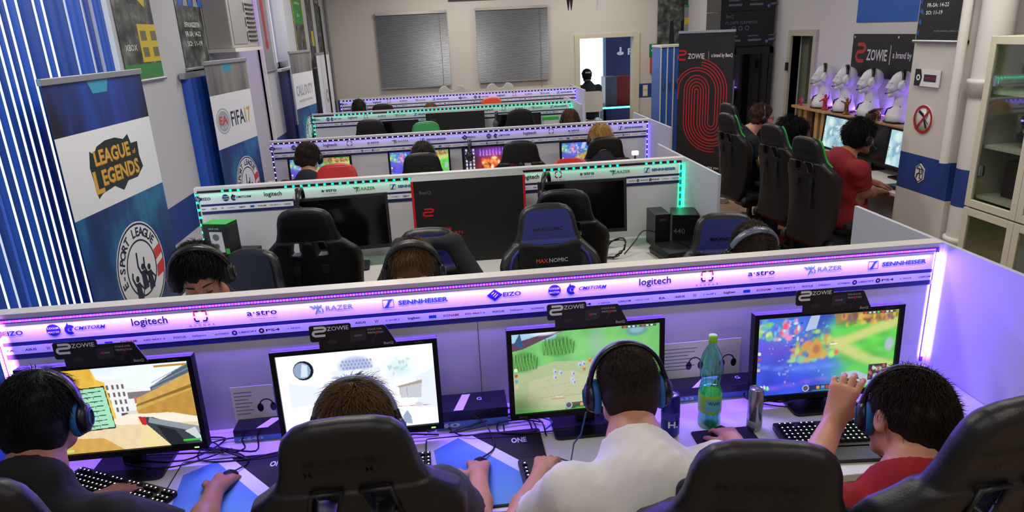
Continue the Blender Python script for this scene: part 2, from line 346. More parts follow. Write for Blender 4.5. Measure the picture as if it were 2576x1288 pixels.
# doorway in the back wall and the bright room behind
fr = mat('door frame cream', (.80,.78,.68), .5)
mb = MB(); mb.box(dL-.07,dL+.02,WB-.03,WB+.22,0,dT).box(dR-.02,dR+.08,WB-.03,WB+.22,0,dT).box(dL-.07,dR+.08,WB-.03,WB+.22,dT-.0,dT+.07)
struct('door_1', mb, fr)
RB = 15.9
struct('wall_far_room', wall_band(MB(), 1.0, 6.0, 'x', RB, .15, [(2.3,3.72,.0,2.6)], CEIL), [mat('blue console wall', (.10,.14,.36), .6)]*2)
struct('wall_far_room_side', MB().box(5.2,5.3,WB+.2,RB,0,CEIL).box(1.4,1.5,WB+.2,RB,0,CEIL), mat('side room wall', (.9,.92,.96), .7))
# glazed leaf standing in the far room
gl = glassm('window glass')
mb = MB().box(2.3,2.36,RB-.05,RB+.02,0,2.6).box(3.66,3.72,RB-.05,RB+.02,0,2.6).box(2.3,3.72,RB-.05,RB+.02,2.5,2.6).box(2.95,3.03,RB-.05,RB+.02,0,2.6).box(2.3,3.72,RB-.05,RB+.02,0,.35)
w = struct('window_5', mb, mat('far frame blue', (.45,.62,.78), .5)); obj('window_glass', MB().box(2.33,3.7,RB-.02,RB-.014,.3,2.55), gl, w)
struct('door_2', MB().box(dR-1.0,dR-.97,WB+.25,WB+.95,0,dT-.02).box(dR-1.02,dR-.95,WB+.86,WB+.92,.98,1.02), mat('teal door leaf', (.16,.36,.48), .4))
# doorway on the right wall
mb = MB(); x0, x1 = WR-.03, WR+.1
mb.box(x0,x1,rA-.07,rA,0,rT).box(x0,x1,rB,rB+.07,0,rT).box(x0,x1,rA-.07,rB+.07,rT,rT+.07)
d3 = struct('door_3', mb, mat('door frame grey cream', (.68,.67,.60), .5))
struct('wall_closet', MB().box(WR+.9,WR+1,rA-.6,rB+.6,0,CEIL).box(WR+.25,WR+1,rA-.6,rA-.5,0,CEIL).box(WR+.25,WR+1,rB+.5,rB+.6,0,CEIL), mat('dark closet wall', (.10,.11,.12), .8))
obj('door_hinge', MB().cyl((WR-.05,rB+.02,rT-.42),(WR-.05,rB+.02,rT-.32),.018), dgrey, d3)
obj('door_leaf', MB().box(WR+.12,WR+.16,rA+.35,rB,0.01,rT-.01), mat('dull green door', (.36,.37,.33), .6), d3)
# ================================================================ ROWS OF DESKS
UW = {0:3.6, 1:3.247, 2:3.6, 3:3.247, 4:3.6}
RX = [-1.665,-1.64,-1.626,-1.623,-1.54]; RY = [2.43,4.53,6.573,8.805,10.737]
DZ = .745; PT = .06
ink = [mat('ink navy', (.10,.11,.40), .5), mat('ink black', (.06,.06,.10), .5), mat('ink green', (.30,.55,.30), .5), mat('ink blue', (.10,.30,.62), .5), mat('ink red', (.62,.10,.12), .5), mat('ink orange', (.70,.42,.12), .5), mat('ink grey', (.42,.42,.50), .5), mat('strip white', (.90,.90,.92), .4)]
def logo_mesh():
    mb = MB(); y = -.0058; z1 = T-.0685; S = 1.8
    for u in (0, 1):
        X = lambda x: (x+1.665) - (0 if u else 1.785+.12*min(1, max(0, (x-.14)/.8)))   # positions on the right-hand unit; the left one is offset by one period
        x = X(.139); mb.fill([(x-.030,z1),(x,z1+.024),(x+.030,z1),(x,z1-.024)], y, 0)
        mb.stroke([(x-.012,z1+.004),(x-.002,z1+.012)], .003, y-.0004, 7); mb.stroke([(x-.006,z1-.004),(x+.006,z1+.008)], .003, y-.0004, 7); mb.stroke([(x,z1-.010),(x+.012,z1+.002)], .003, y-.0004, 7)
        mb.text('EIZO', X(.205), y, z1, .024, 0, w=.068, bold=.02)
        x = X(.368); mb.ring((x,y,z1), .0, .024, 20, 0, sz=.95); mb.text('COOLER', x, y-.0004, z1+.007, .011, 7, w=.040); mb.text('MASTER', x, y-.0004, z1-.008, .011, 7, w=.040)
        x = X(.434); mb.ring((x,y,z1-.003), .008, .019, 20, 0, .6, 5.4); mb.fill([(x-.018,z1),(x-.004,z1+.026),(x-.002,z1+.012),(x-.006,z1+.006)], y, 0); mb.ring((x+.002,y,z1-.003), 0, .006, 10, 0)
        mb.text('CMSTORM', X(.516), y, z1, .020, 0, w=.108, shear=.35, bold=.015)
        mb.text('logitech', X(.760), y, z1+.002, .040, 1, w=.125, bold=.012)
        x = X(.967)
        for sx in (-1,1):
            mb.stroke([(x+sx*.006,z1+.028),(x+sx*.020,z1+.028),(x+sx*.022,z1+.016),(x+sx*.022,z1+.012)], .006, y, 4)
            mb.stroke([(x+sx*.022,z1+.004),(x+sx*.022,z1-.003),(x+sx*.018,z1-.010),(x+sx*.006,z1-.010)], .006, y, 1)
        for i, ch in enumerate('GUNNAR'): mb.text(ch, x-.041+i*.0165, y, z1-.027, .011, 4, bold=.02)
        x = X(1.185); mb.text('a\u00b7stro', x, y, z1+.004, .032, 1, w=.108, bold=.012); mb.text('VIDEO GAMING EQUIPMENT', x+.004, y, z1-.019, .008, 6, w=.10, bold=0)
        x = X(1.384)
        for q in ((-.026,.014,-.010,.002),(-.010,.016,.006,-.004),(.004,.018,-.006,-.020),(.018,.016,.004,.002),(.016,.002,.020,-.014),(-.004,-.008,.012,-.012),(-.018,.006,.018,.008)):
            mb.stroke([(x+q[0],z1+q[1]),((x+x+q[0]+q[2])/2+.003,z1+(q[1]+q[3])/2+.003),(x+q[2],z1+q[3])], .0045, y, 2)
        mb.text('RAZER', X(1.466), y, z1+.001, .028, 2, w=.100, bold=.008)
        x = X(1.645); mb.stroke([(x-.020,z1-.016),(x+.020,z1-.016),(x+.020,z1+.016),(x-.020,z1+.016)], .003, y, 3, closed=True)
        mb.fill([(x-.016,z1-.016),(x-.006,z1-.004),(x+.002,z1+.014),(x+.018,z1+.016),(x+.006,z1+.002),(x,z1-.014)], y-.0002, 3)
        mb.text('SENNHEISER', X(1.775), y, z1, .024, 3, w=.186, bold=.035)
    z2 = T-.136
    items = [('EA',1,.024,.012),('ASUS',1,.040,.012),('W',5,.016,.018),('( wolf )',3,.05,.009),('bigben',1,.045,.013),('\u25a0',3,.028,.012),('KONAMI',4,.058,.013),('RED BEAT 4',4,.075,.009),('FOCUS',1,.044,.011),('kalypso',6,.05,.011),('ACTIVISION',1,.05,.009),('UBISOFT',0,.065,.010),('PS4',1,.050,.013),('o SEGA',6,.05,.009),('CAPCOM',0,.05,.010),('XBOX ONE',6,.055,.007)]
    off = [0,.07,.13,.19,.27,.34,.41,.50,.59,.66,.74,.83,.92,1.0,1.08,1.15]
    for per in (-1.68+.065-.0, -.44, .79):
        for (s, m, w, h), o in zip(items, off):
            x = per+o+1.665-(.0 if per > -1.6 else 0)
            if x < .03 or x > 3.56: continue
            if s == '\u25a0': mb.fill([(x-w/2,z2-.006),(x+w/2,z2-.006),(x+w/2,z2+.006),(x-w/2,z2+.006)], y, m); continue
            if s in ('UBISOFT','PS4'): mb.ring((x-w/2-.012,y,z2), .004, .010, 14, m); x += .004
            mb.text(s, x, y, z2, h, m, w=w, bold=.02)
    return mb.mesh('logo_lettering')
LOGO = logo_mesh()
# LED beads
def led(i, root, col, name, gaps, em, size=.011, pitch=.05, tape=(.03,.03,.05)):
    W_ = UW[i]
    a = MB().box(.02, W_-.02, -.004, .0, T-.030, T-.016).box(W_-.030, W_-.018, -.004, 0, DZ+.02, T-.03).box(.006, .018, -.004, 0, DZ+.02, T-.03)
    t = obj('led_strip', a, mat('led tape '+name, tape, .5), root)
    b = MB(); k = 0; h = size/2; x = .03
    cols = col if isinstance(col[0], tuple) else (col,); n = len(cols)
    while x < W_-.03:
        if not any(g0 <= x/W_ <= g1 for g0, g1 in gaps): b.box(x-h, x+h, -.008, -.004, T-.023-h*.8, T-.023+h*.8, k % n)
        x += pitch; k += 1
    for xx in (W_-.024, .012):
        z = T-.04
        while z > DZ+.04: b.box(xx-h, xx+h, -.008, -.004, z-h, z+h, (n if xx > 1 else n+1) if n > 1 else 0); z -= pitch; k += 1
    if n > 1: cols = cols + ((.35,.50,1.),(.9,.25,1.))
    obj('beads', b, [mat('led %s %d' % (name, j), c, .4, emit=em*(1 if j < 3 else 2.2), srgb=False) for j, c in enumerate(cols)], t, kind='stuff')
    return t
ROWS = []
for i in range(5):
    W_ = UW[i]; nm = ['nearest','second','third','fourth','farthest'][i]
    t = thing('desk_partition', ['long white partition of the nearest desk row with lavender lit logo boards','long white partition of the second desk row, under a green LED strip behind the upright black carton','long white partition of the third desk row, violet LED strip along its front','low looking white partition of the fourth desk row with a gap in its green LED strip','farthest white partition, nearest to the two window blinds'][i], 'partition', (RX[i], RY[i], 0), 0, 'desk partitions')
    ROWS.append(t)
    obj('panel', MB().box(0, W_, 0, PT, 0, T), whiteb, t, bevel=.002)
    obj('top_cap', MB().box(0, W_, .0005, PT, T, T+.002), white, t)
    fy = -.75 if i == 0 else -.60
    obj('side_panel', MB().box(W_, W_+.019, fy, .62, 0, T), [mat('side panel laminate', (.74,.75,.80), .5)], t, bevel=.002)
    b = obj('logo_board', MB().box(.03, W_-.032, -.004, 0, T-.105, T-.032, 0).box(.03, W_-.03, -.0035, 0, T-.120, T-.105, 1).box(.03, W_-.034, -.004, 0, T-.152, T-.120, 0).box(.03, W_-.03, -.0035, 0, T-.172, T-.152, 1), [ink[7], navy], t)
    l = link('logo_lettering', LOGO, ink, b); l.scale = (W_/3.6, 1, 1)
    if i == 0: obj('panel_joint', MB().box(1.7315,1.7335,-.0006,0,DZ,T-.172), mat('joint dark', (.1,.08,.2), .8), t)
    # desks on both sides
    for side in (0, 1):
        for u in (0, 1):
            if i == 4 and side: continue
            dx0, dx1 = u*W_/2+.002, (u+1)*W_/2-.002
            D_ = .65 if side == 0 else .58
            where = 'front of' if side == 0 else 'behind'
            nn = ['the nearest partition','the second partition','the third partition','the fourth partition','the farthest partition'][i]
            d = thing('desk', 'white desk %s %s, its %s half' % ('in front of' if side == 0 else 'behind', nn, 'left' if u == 0 else 'right'), 'desk', (RX[i]+dx0, RY[i]+(0 if side == 0 else PT), 0), 0, 'white gaming desks')
            y0, y1 = (-D_, -.001) if side == 0 else (.001, D_)
            w = dx1-dx0
            obj('desk_top', MB().box(0, w, y0, y1, DZ-.028, DZ), white, d, bevel=.003)
            for lx in ((.0,.025),(w-.025,w)): obj('leg', MB().box(lx[0], lx[1], y0+.04, y1-.01, 0, DZ-.028), white, d)
g = (.0,1.,.42); v = (.13,.08,1.)
led(0, ROWS[0], ((.42,.07,1.),(.26,.12,1.),(.36,.06,1.)), 'violet near', [], 2.6, .0085, .0115, (.35,.15,.7))
led(1, ROWS[1], g, 'green', [(0,.045),(.10,.165),(.655,.70),(.865,.915)], 7, .013)
led(2, ROWS[2], v, 'violet', [], 9, .012)
led(3, ROWS[3], g, 'green', [(0,.075),(.235,.28)], 7, .014)
led(4, ROWS[4], v, 'violet', [], 9, .014)
# light given by the strips
def strip_light(i, col, p, pv):
    W_ = UW[i]; area('led_strip_light', (RX[i]+W_/2, RY[i]-.016, T-.034), (R(-34 if i == 0 else -14),0,0), W_-.1, .008, p, col)
    if pv: area('led_strip_light', (RX[i]+W_-.026, RY[i]-.014, (T+DZ)/2), (R(90),0,R(-35)), .004, .45, pv, col)
strip_light(0, (.19,.08,1.0), 36, 4.5); strip_light(1, (.0,1,.5), .5, .25); strip_light(2, (.16,.10,1), 1.0, .25); strip_light(3, (0,1,.5), .5, .15); strip_light(4, (.16,.10,1), 1.0, .2)
area('led_strip_light', (RX[0]+.03, RY[0]-.03, 1.0), (R(90),0,R(40)), .008, .5, 2.5, (.75,.2,1))
# ================================================================ LEFT WALL
bl = [mat('blue blind slat', (.11,.32,.74), .45), mat('navy blind slat', (.09,.26,.62), .45)]
bw = mat('pale blind slat', (.75,.77,.82), .5)
def blinds(label, ys, w, z0, z1, x, ang, m, railm):
    t = thing('vertical_blind', label, 'blind', (x, 0, 0))
    obj('head_rail', MB().box(-.02,.02,min(ys)-.06,max(ys)+.06,z1,z1+.04), railm, t)
    for k, y in enumerate(ys):
        mb = MB(); c, s_ = math.cos(ang), math.sin(ang); th = .0012
        q = [(-w/2,-.004),(-w/4,.003),(0,.005),(w/4,.003),(w/2,-.004)]
        f = [(a*s_+b*c, a*c-b*s_) for a, b in q]
        ring = [(p[0]-th, p[1]) for p in f]+[(p[0]+th, p[1]) for p in f[::-1]]
        mb.prism(ring, z0, z1, 0, 'xy'); obj('slat', mb, m[k % len(m)], t, loc=(0, y, 0))
    return t
# gap centres of the first window blind
gaps = [1.72,1.87,2.02,2.17,2.32,2.47,2.60,2.70,2.797,2.865,2.931,2.999,3.064,3.132,3.197,3.254,3.317,3.40,3.536,3.611,3.818,3.991,4.079,4.244]
mids = [((a+b)/2, b-a) for a, b in zip(gaps[:-1], gaps[1:])]
t = thing('vertical_blind', 'blue vertical blind with daylight glowing between its slats, behind the nearest roll-up banner', 'blind', (WL+.05, 0, 0))
obj('head_rail', MB().box(-.025,.025,1.6,4.35,3.1,3.15), alu, t)
for k, (y, w) in enumerate(mids):
    hw = w/2-(.0050+.0060*max(0, y-1.9)/1.5 if y < 4.1 else .03); n = 1 if w < .16 else 2
    mb = MB()
    for j in range(n):
        a, b = -hw+2*hw*j/n, -hw+2*hw*(j+1)/n
        mb.prism([(-.001,a),(.001,(2*a+b)/3),(.001,(a+2*b)/3),(-.001,b),(.001,b),(.003,(a+2*b)/3),(.003,(2*a+b)/3),(.001,a)], .42, 3.1, 0, 'xy', True)
    obj('slat', mb, bl[k % 2], t, loc=(0, y, 0))
blinds('pale vertical blind glowing in the small high window above the blue reveal', [8.47+.052*k for k in range(12)], .05, 1.93, 3.0, WL+.03, R(28), [bw], alu)
blinds('drawn blue vertical blind hanging under the dark lounge poster', [5.34+.055*k for k in range(12)], .07, .92, 1.93, WL+.03, R(70), bl, alu)
def pic(name, mb, mats, label, cat, **k): return tag(obj(name, mb, mats, **k), label, cat)
# colours for prints
pr = [mat('print black', (.07,.08,.09), .5), mat('print white', (.88,.88,.88), .5), mat('print yellow', (.80,.72,.15), .5), mat('print green', (.18,.52,.22), .5), ramp_mat('print dark art', [(.35,(.10,.11,.11)),(.55,(.30,.33,.32)),(.75,(.55,.58,.55))], nsc=9), mat('print olive', (.42,.42,.30), .5), mat('print red', (.72,.12,.14), .5), mat('print blue', (.13,.36,.72), .5), mat('print gold', (.72,.55,.20), .5), mat('print grey', (.55,.56,.58), .5)]
def poster(label, y0, y1, z0, z1, draw, x=WL+.004, base=4, rail=True):
    t = thing('poster', label, 'poster', (x, (y0+y1)/2, z0)); w = y1-y0; h = z1-z0
    mb = MB().box(0,.002,-w/2,w/2,0,h,base); mb.M = None; draw(mb, w, h); obj('print', mb, pr, t)
    if rail: obj('rail', MB().cyl((.006,-w/2-.01,0),(.006,w/2+.01,0),.012,None,10), alu, t)
    return t
def bx(mb, y0, y1, z0, z1, m, d=.003): mb.fill([(y0,z0),(y1,z0),(y1,z1),(y0,z1)], d, m, 'yz')
def d1(mb, w, h):
    bx(mb,-w/2,w/2,0,.10,3); bx(mb,-w/2,w/2,.10,.34,4); bx(mb,0,w/2,.11,.34,2,.0032)
    mb.text('FIFA 17', 0, 0, 0, .1, 1); mb.v.pop(); n = len(text_geo('FIFA 17', .01)[1]); mb.f = mb.f[:-n]; mb.m = mb.m[:-n]; mb.s = mb.s[:-n]; mb.n = sum(len(a) for a in mb.v)
    mb.text('FIFA 17', .004, 0, h-.06, .11, 1, plane='yz', w=w*.6); mb.text('XBOX', .004, -w*.25, .20, .05, 1, plane='yz', w=w*.3)
    bx(mb,-w*.12,w*.12,.46,.80,0); mb.ring((.0035,0,.86), 0, .045, 16, 5, plane='yz'); mb.fill([(-w*.3,.75),(-w*.1,.82),(w*.05,.60),(-w*.05,.50)], .0036, 2, 'yz'); mb.fill([(w*.08,.5),(w*.3,.44),(w*.34,.50),(w*.1,.80)], .0036, 2, 'yz')
    for k in range(4): bx(mb, .03+(k%2)*.16, .12+(k%2)*.16, .14+(k//2)*.1, .20+(k//2)*.1, 5, .0036)
poster('football poster on the left wall, dark player above yellow and green panels', 4.45, 5.02, 1.96, 3.05, d1)
def d2(mb, w, h):
    bx(mb,-w/2,w/2,h-.62,h-.5,0,.0028); mb.text('GAMING LOUNGE', .004, 0, h-.56, .09, 1, plane='yz', w=w*.86)
    for z, s in ((.32,'\u00d6FFNUNGSZEITEN'),(.25,'FR-SA: 14-22'),(.18,'SO: 11-19')): mb.text(s, .004, 0, z, .05, 1, plane='yz', w=w*.6)
    for k in range(5): mb.fill([(-w*.4+k*.11,.45),(-w*.33+k*.11,.62+.05*(k%2)),(-w*.22+k*.11,.45)], .0034, 9 if k%2 else 7, 'yz')
poster('dark gaming lounge poster with opening hours, left of the air conditioner', 5.48, 6.04, 1.99, 3.1, d2)
def d3(mb, w, h):
    bx(mb,-w/2,w/2,h*.62,h,3); mb.text('Bitdefender', .004, 0, h*.86, .08, 1, plane='yz', w=w*.6); mb.text('antivirus', .004, 0, h*.76, .05, 1, plane='yz', w=w*.45); mb.text('2016', .004, 0, h*.68, .05, 1, plane='yz', w=w*.25)
    bx(mb,-w/2,-w/2+.03,0,h,2,.0035); bx(mb,w/2-.03,w/2,0,h,2,.0035)
poster('tall green and gold banner hung on the left wall past the small bright window', 9.75, 10.45, 1.15, 3.1, d3, rail=False)
def d4(mb, w, h): bx(mb,-w*.1,w*.3,h*.25,h*.42,2); mb.text('GAMES', .004, 0, h*.8, .07, 9, plane='yz', w=w*.5)
poster('narrow dark poster with a yellow patch near the far left corner', 10.75, 11.2, 1.75, 3.0, d4)
poster('dark grey poster hung closest to the far left corner', 11.5, 11.95, 1.85, 3.0, lambda mb, w, h: mb.text('LOUNGE', .004, 0, h*.75, .06, 1, plane='yz', w=w*.6))
def d6(mb, w, h): mb.fill([(-w*.2,h),(w*.2,h*.9),(w*.12,h*.3),(-w*.05,h*.28)], .0034, 6, 'yz'); mb.ring((.0036,.02,h*.25), 0, .06, 16, 6, plane='yz')
poster('grey poster with a red guitar shape beside the purple lit recess', 7.85, 8.3, 1.85, 3.0, d6, base=9)
# air conditioner in the purple recess
t = thing('air_conditioner', 'beige wall air conditioner with dark side grilles, above the second roll-up banner', 'air conditioner', (WL, 6.50, 2.12))
obj('body', MB().box(.0,.2,-.42,.42,0,.42), mat('ac beige', (.66,.65,.63), .5), t, bevel=.01)
obj('front_grille', MB().box(.2,.206,-.38,.05,.03,.39,0), mat('ac grille', (.58,.58,.58), .5), t)
g_ = MB()
for k in range(9): g_.box(.202,.212,.12,.38,.05+k*.038,.062+k*.038)
for k in range(3): g_.box(.207,.210,.045,.06,.05+k*.12,.13+k*.12)
obj('louver', g_, dgrey, t)
obj('bracket', MB().box(0,.22,-.45,.45,-.03,0), white, t)
struct('trim_1', MB().box(WL-.18, WL+.06, 6.85, 7.8, .47, .5).box(WL-.03,WL+.03,7.75,7.8,.5,3.0), white)
struct('wall_recess', MB().box(WL-.27, WL-.02, 6.95, 7.75, .5, 3.0).box(WL-.28, WL-.27, 5.4, 6.2, .8, 2.1), mat('recess paint', (.72,.70,.76), .6))
area('recess_led_light', (WL+.25, 7.3, 2.95), (R(0),R(-25),0), .06, .9, 7, (.30,.08,1))
t = thing('led_strip_light', 'purple LED bar over the wall recess left of the high window', 'LED bar', (WL+.2, 7.3, 3.0))
obj('housing', MB().box(-.02,.02,-.45,.45,0,.03), white, t); obj('diffuser', MB().box(-.016,.016,-.44,.44,-.004,0), mat('purple diffuser', (.35,.1,1), .4, emit=4, srgb=False), t)
# cable duct with sockets along the wall
t = thing('cable_duct', 'white wall duct with dark sockets under the blue band, left of the second row', 'cable duct', (WL+.001, 5.7, .62))
obj('duct', MB().box(0,.07,-1.2,1.6,0,.16), mat('duct', (.76,.75,.74), .5), t, bevel=.004)
for k in range(3): s_ = obj('socket', MB().box(.07,.076,-.9+k*.35,-.72+k*.35,.03,.13), dgrey, t); obj('plug', MB().box(.076,.10,-.84+k*.35,-.79+k*.35,.06,.10), white, s_)
t = thing('cable_plug', 'yellow plug hanging by the wall duct next to the headset wearer in black hair', 'plug', (WL+.10, 4.22, .80)); obj('body', MB().cyl((0,0,-.05),(.02,.01,.05),.03,.02,12), mat('yellow plastic', (.85,.72,.12), .5), t); obj('cord', MB().tube([(0,0,-.05),(-.01,0,-.3),(.0,0,-.79)],.006,6), black, t)
# wall pipe in the far corner
tag(obj('wall_conduit', MB().cyl((0,0,0),(0,0,3.3),.025,None,10), mat('conduit', (.50,.50,.50), .5), loc=(WL+.04, WB-.12, 0)), 'thin grey conduit running up the far left corner', 'conduit')
tag(obj('floor_lamp_pole', MB().cyl((0,0,0),(0,0,2.6),.012,None,8).cyl((0,0,0),(0,0,.02),.14,None,16), black, loc=(WL+.22, 10.6, 0)), 'thin black pole stand in front of the tall green banner', 'stand')
# ---------------------------------------------------------------- roll-up banners
def rollup(label, a, b, h, base, draw, mats):
    a = Vector((a[0],a[1],0)); b = Vector((b[0],b[1],0)); w = (b-a).length; rz = math.atan2((b-a).y, (b-a).x)
    t = thing('rollup_banner', label, 'roll-up banner', (a+b)/2, rz)
    mb = MB().box(-w/2,w/2,-.0015,.0015,.06,h,base); draw(mb, w, h); obj('banner', mb, mats, t)
    obj('top_rail', MB().box(-w/2-.005,w/2+.005,-.012,.012,h-.008,h+.022), alu, t, bevel=.003)
    obj('cassette', MB().box(-w/2-.01,w/2+.01,-.06,.06,0,.075), alu, t, bevel=.01)
    for sx in (-1, 1): obj('foot', MB().box(sx*w*.35-.02,sx*w*.35+.02,-.16,.16,0,.012), alu, t)
    obj('support_pole', MB().cyl((0,.03,.07),(0,.015,h),.008,None,8), alu, t); return t
art = ramp_mat('blue banner art', [(.30,(.05,.07,.20)),(.50,(.08,.22,.48)),(.62,(.12,.42,.62)),(.75,(.06,.12,.32))], (1.6,1,.7), nsc=2.6, rough=.45)
top_art = ramp_mat('dark banner art', [(.40,(.07,.06,.16)),(.58,(.12,.25,.60)),(.7,(.06,.06,.15))], (2.2,1,.35), nsc=1.3, rough=.45)
top_art2 = ramp_mat('grey banner art', [(.35,(.30,.30,.34)),(.6,(.55,.54,.52)),(.75,(.35,.35,.36))], (3,1,.3), nsc=1.5, rough=.5)
bmats = [art, top_art, mat('banner white', (.86,.87,.90), .5), mat('teal patch', (.20,.55,.68), .5), mat('logo dark green', (.09,.14,.12), .5), mat('logo gold', (.80,.62,.22), .5), mat('crest navy', (.08,.10,.22), .5), mat('crest red', (.80,.22,.24), .5), mat('logo gold dark', (.55,.33,.12), .5), top_art2, mat('logo silver', (.62,.64,.68), .5)]
F_ = -.0022
def crest(mb, cx, cz, r):
    mb.ring((cx,F_,cz), 0, r, 40, 2); mb.ring((cx,F_-.0004,cz), r*.93, r*.97, 40, 6); mb.ring((cx,F_-.0004,cz), r*.58, r*.62, 40, 6)
    mb.fill([(cx+r*.60,cz+r*.22),(cx+r*.92,cz+r*.30),(cx+r*.96,cz+r*.08),(cx+r*.62,cz-r*.02)], F_-.0005, 7); mb.fill([(cx+r*.62,cz-r*.14),(cx+r*.96,cz-r*.05),(cx+r*.9,cz-r*.36),(cx+r*.55,cz-r*.4)], F_-.0005, 7)
    s = 'E-SPORT LEAGUE'
    for i, ch in enumerate(s):
        a = PI*1.06 - PI*.86*i/(len(s)-1); v, f = text_geo(ch, .03)
        if len(v):
            q = v*r*.27; c, s_ = math.cos(a-PI/2), math.sin(a-PI/2); x = q[:,0]*c-q[:,1]*s_; z = q[:,0]*s_+q[:,1]*c
            mb.add(np.stack([x+cx+r*.77*math.cos(a), np.full(len(x), F_-.0006), z+cz+r*.77*math.sin(a)], 1), f, 6)
    for dx, dz, ar in ((-.30,-.30,.35),(0,-.12,.55),(.25,-.2,.45)):                  # three cheering figures
        x, z = cx+dx*r, cz+dz*r; mb.ring((x+.02*r,F_-.0006,z+.14*r), 0, .07*r, 12, 6)
        mb.fill([(x-.09*r,z+.06*r),(x+.09*r,z+.06*r),(x+.12*r,z-.35*r),(x-.11*r,z-.35*r)], F_-.0006, 6); mb.stroke([(x-.08*r,z+.02*r),(x-.16*r,z+.20*r),(x-.12*r,z+ar*.9*r)], .06*r, F_-.0006, 6); mb.stroke([(x+.08*r,z),(x+.2*r,z-.14*r),(x+.12*r,z-.26*r)], .05*r, F_-.0006, 6)
def lol(mb, w, h):
    f = F_; mb.fill([(-w/2,h-.235),(w/2,h-.235),(w/2,h),(-w/2,h)], f+.0004, 1); mb.fill([(-w/2,h-.61),(w/2,h-.61),(w/2,h-.235),(-w/2,h-.235)], f+.0004, 2)
    mb.fill([(-.10,h),(.10,h),(.07,h-.07),(-.06,h-.07)], f, 3)
    c = h-.42; s0 = len(mb.v)
    mb.fill([(-.27,c+.03),(-.24,c+.15),(-.20,c+.12),(-.16,c+.17),(-.06,c+.20),(.05,c+.20),(.14,c+.17),(.20,c+.20),(.22,c+.12),(.30,c+.12),(.29,c-.0),(.31,c-.10),(.22,c-.17),(.10,c-.17),(.03,c-.23),(-.06,c-.17),(-.20,c-.19),(-.25,c-.22),(-.26,c-.08)], f, 4)
    mb.text('LEAGUE', -.01, f-.0006, c+.085, .155, 5, w=.40, bold=.03); mb.text('LEAGUE', -.007, f-.0004, c+.081, .155, 8, w=.40, bold=.045); mb.text('of', .235, f-.0006, c+.05, .055, 5, w=.04, bold=.02)
    mb.text('L', -.215, f-.0006, c-.095, .24, 5, w=.09, bold=.03); mb.text('EGENDS', .045, f-.0006, c-.075, .165, 5, w=.43, bold=.03); mb.text('EGENDS', .048, f-.0004, c-.079, .165, 8, w=.43, bold=.045)
    for a in mb.v[s0:]: a[:,0] *= .85; a[:,2] = c+(a[:,2]-c)*.62
    crest(mb, .03, h-.99, .25)
rollup('roll-up banner with a gold lettered game logo, nearest to the camera by the blinds', (-1.70,3.2), (-1.64,4.08), 2.03, 0, lol, bmats)
def ff(mb, w, h):
    f = F_; mb.fill([(-w/2,h-.23),(w/2,h-.23),(w/2,h),(-w/2,h)], f+.0004, 9); mb.fill([(-w/2,h-.63),(w/2,h-.63),(w/2,h-.23),(-w/2,h-.23)], f+.0004, 2); mb.fill([(-.10,h),(.10,h),(.07,h-.07),(-.06,h-.07)], f, 3)
    c = h-.43; s0 = len(mb.v); mb.ring((-.22,f,c), .112, .125, 32, 10, sz=1.15); mb.ring((-.22,f,c), 0, .10, 32, 10, sz=1.15)
    mb.text('EA', -.22, f-.0005, c+.01, .13, 7, w=.14, bold=.02); mb.text('SPORTS', -.22, f-.0005, c-.07, .04, 2, w=.12); mb.text('FIFA', .05, f-.0005, c, .24, 6, w=.26, bold=.01); mb.text('17', .25, f-.0005, c, .24, 5, w=.11, bold=.02)
    for a in mb.v[s0:]: a[:,2] = c+(a[:,2]-c)*.68
    crest(mb, .05, h-.98, .23)
rollup('roll-up banner with a football game title on white, second along the left wall', (-1.72,5.42), (-1.62,6.18), 2.02, 0, ff, bmats)
def cod(mb, w, h):
    f = F_; mb.fill([(-w/2,h-.23),(w/2,h-.23),(w/2,h),(-w/2,h)], f+.0004, 9); mb.fill([(-w/2,h-.63),(w/2,h-.63),(w/2,h-.23),(-w/2,h-.23)], f+.0004, 2)
    c = h-.43; mb.text('CALL\u00b7DUTY', 0, f-.0005, c, .16, 10, w=.62, bold=.03); mb.text('MODERN WARFARE', .0, f-.0005, c-.12, .04, 10, w=.5)
    crest(mb, .05, h-.98, .23)
rollup('roll-up banner with grey shooter game lettering on white, third along the left wall', (-1.70,8.36), (-1.60,9.12), 2.02, 0, cod, bmats)
rollup('pale roll-up banner with blue foot, last along the left wall before the corner', (-1.74,10.35), (-1.68,11.15), 1.95, 0, lambda mb, w, h: (mb.fill([(-w/2,.9),(w/2,.9),(w/2,h),(-w/2,h)], F_, 2), mb.ring((0,F_-.0004,1.35), .05, .1, 24, 10)), bmats)
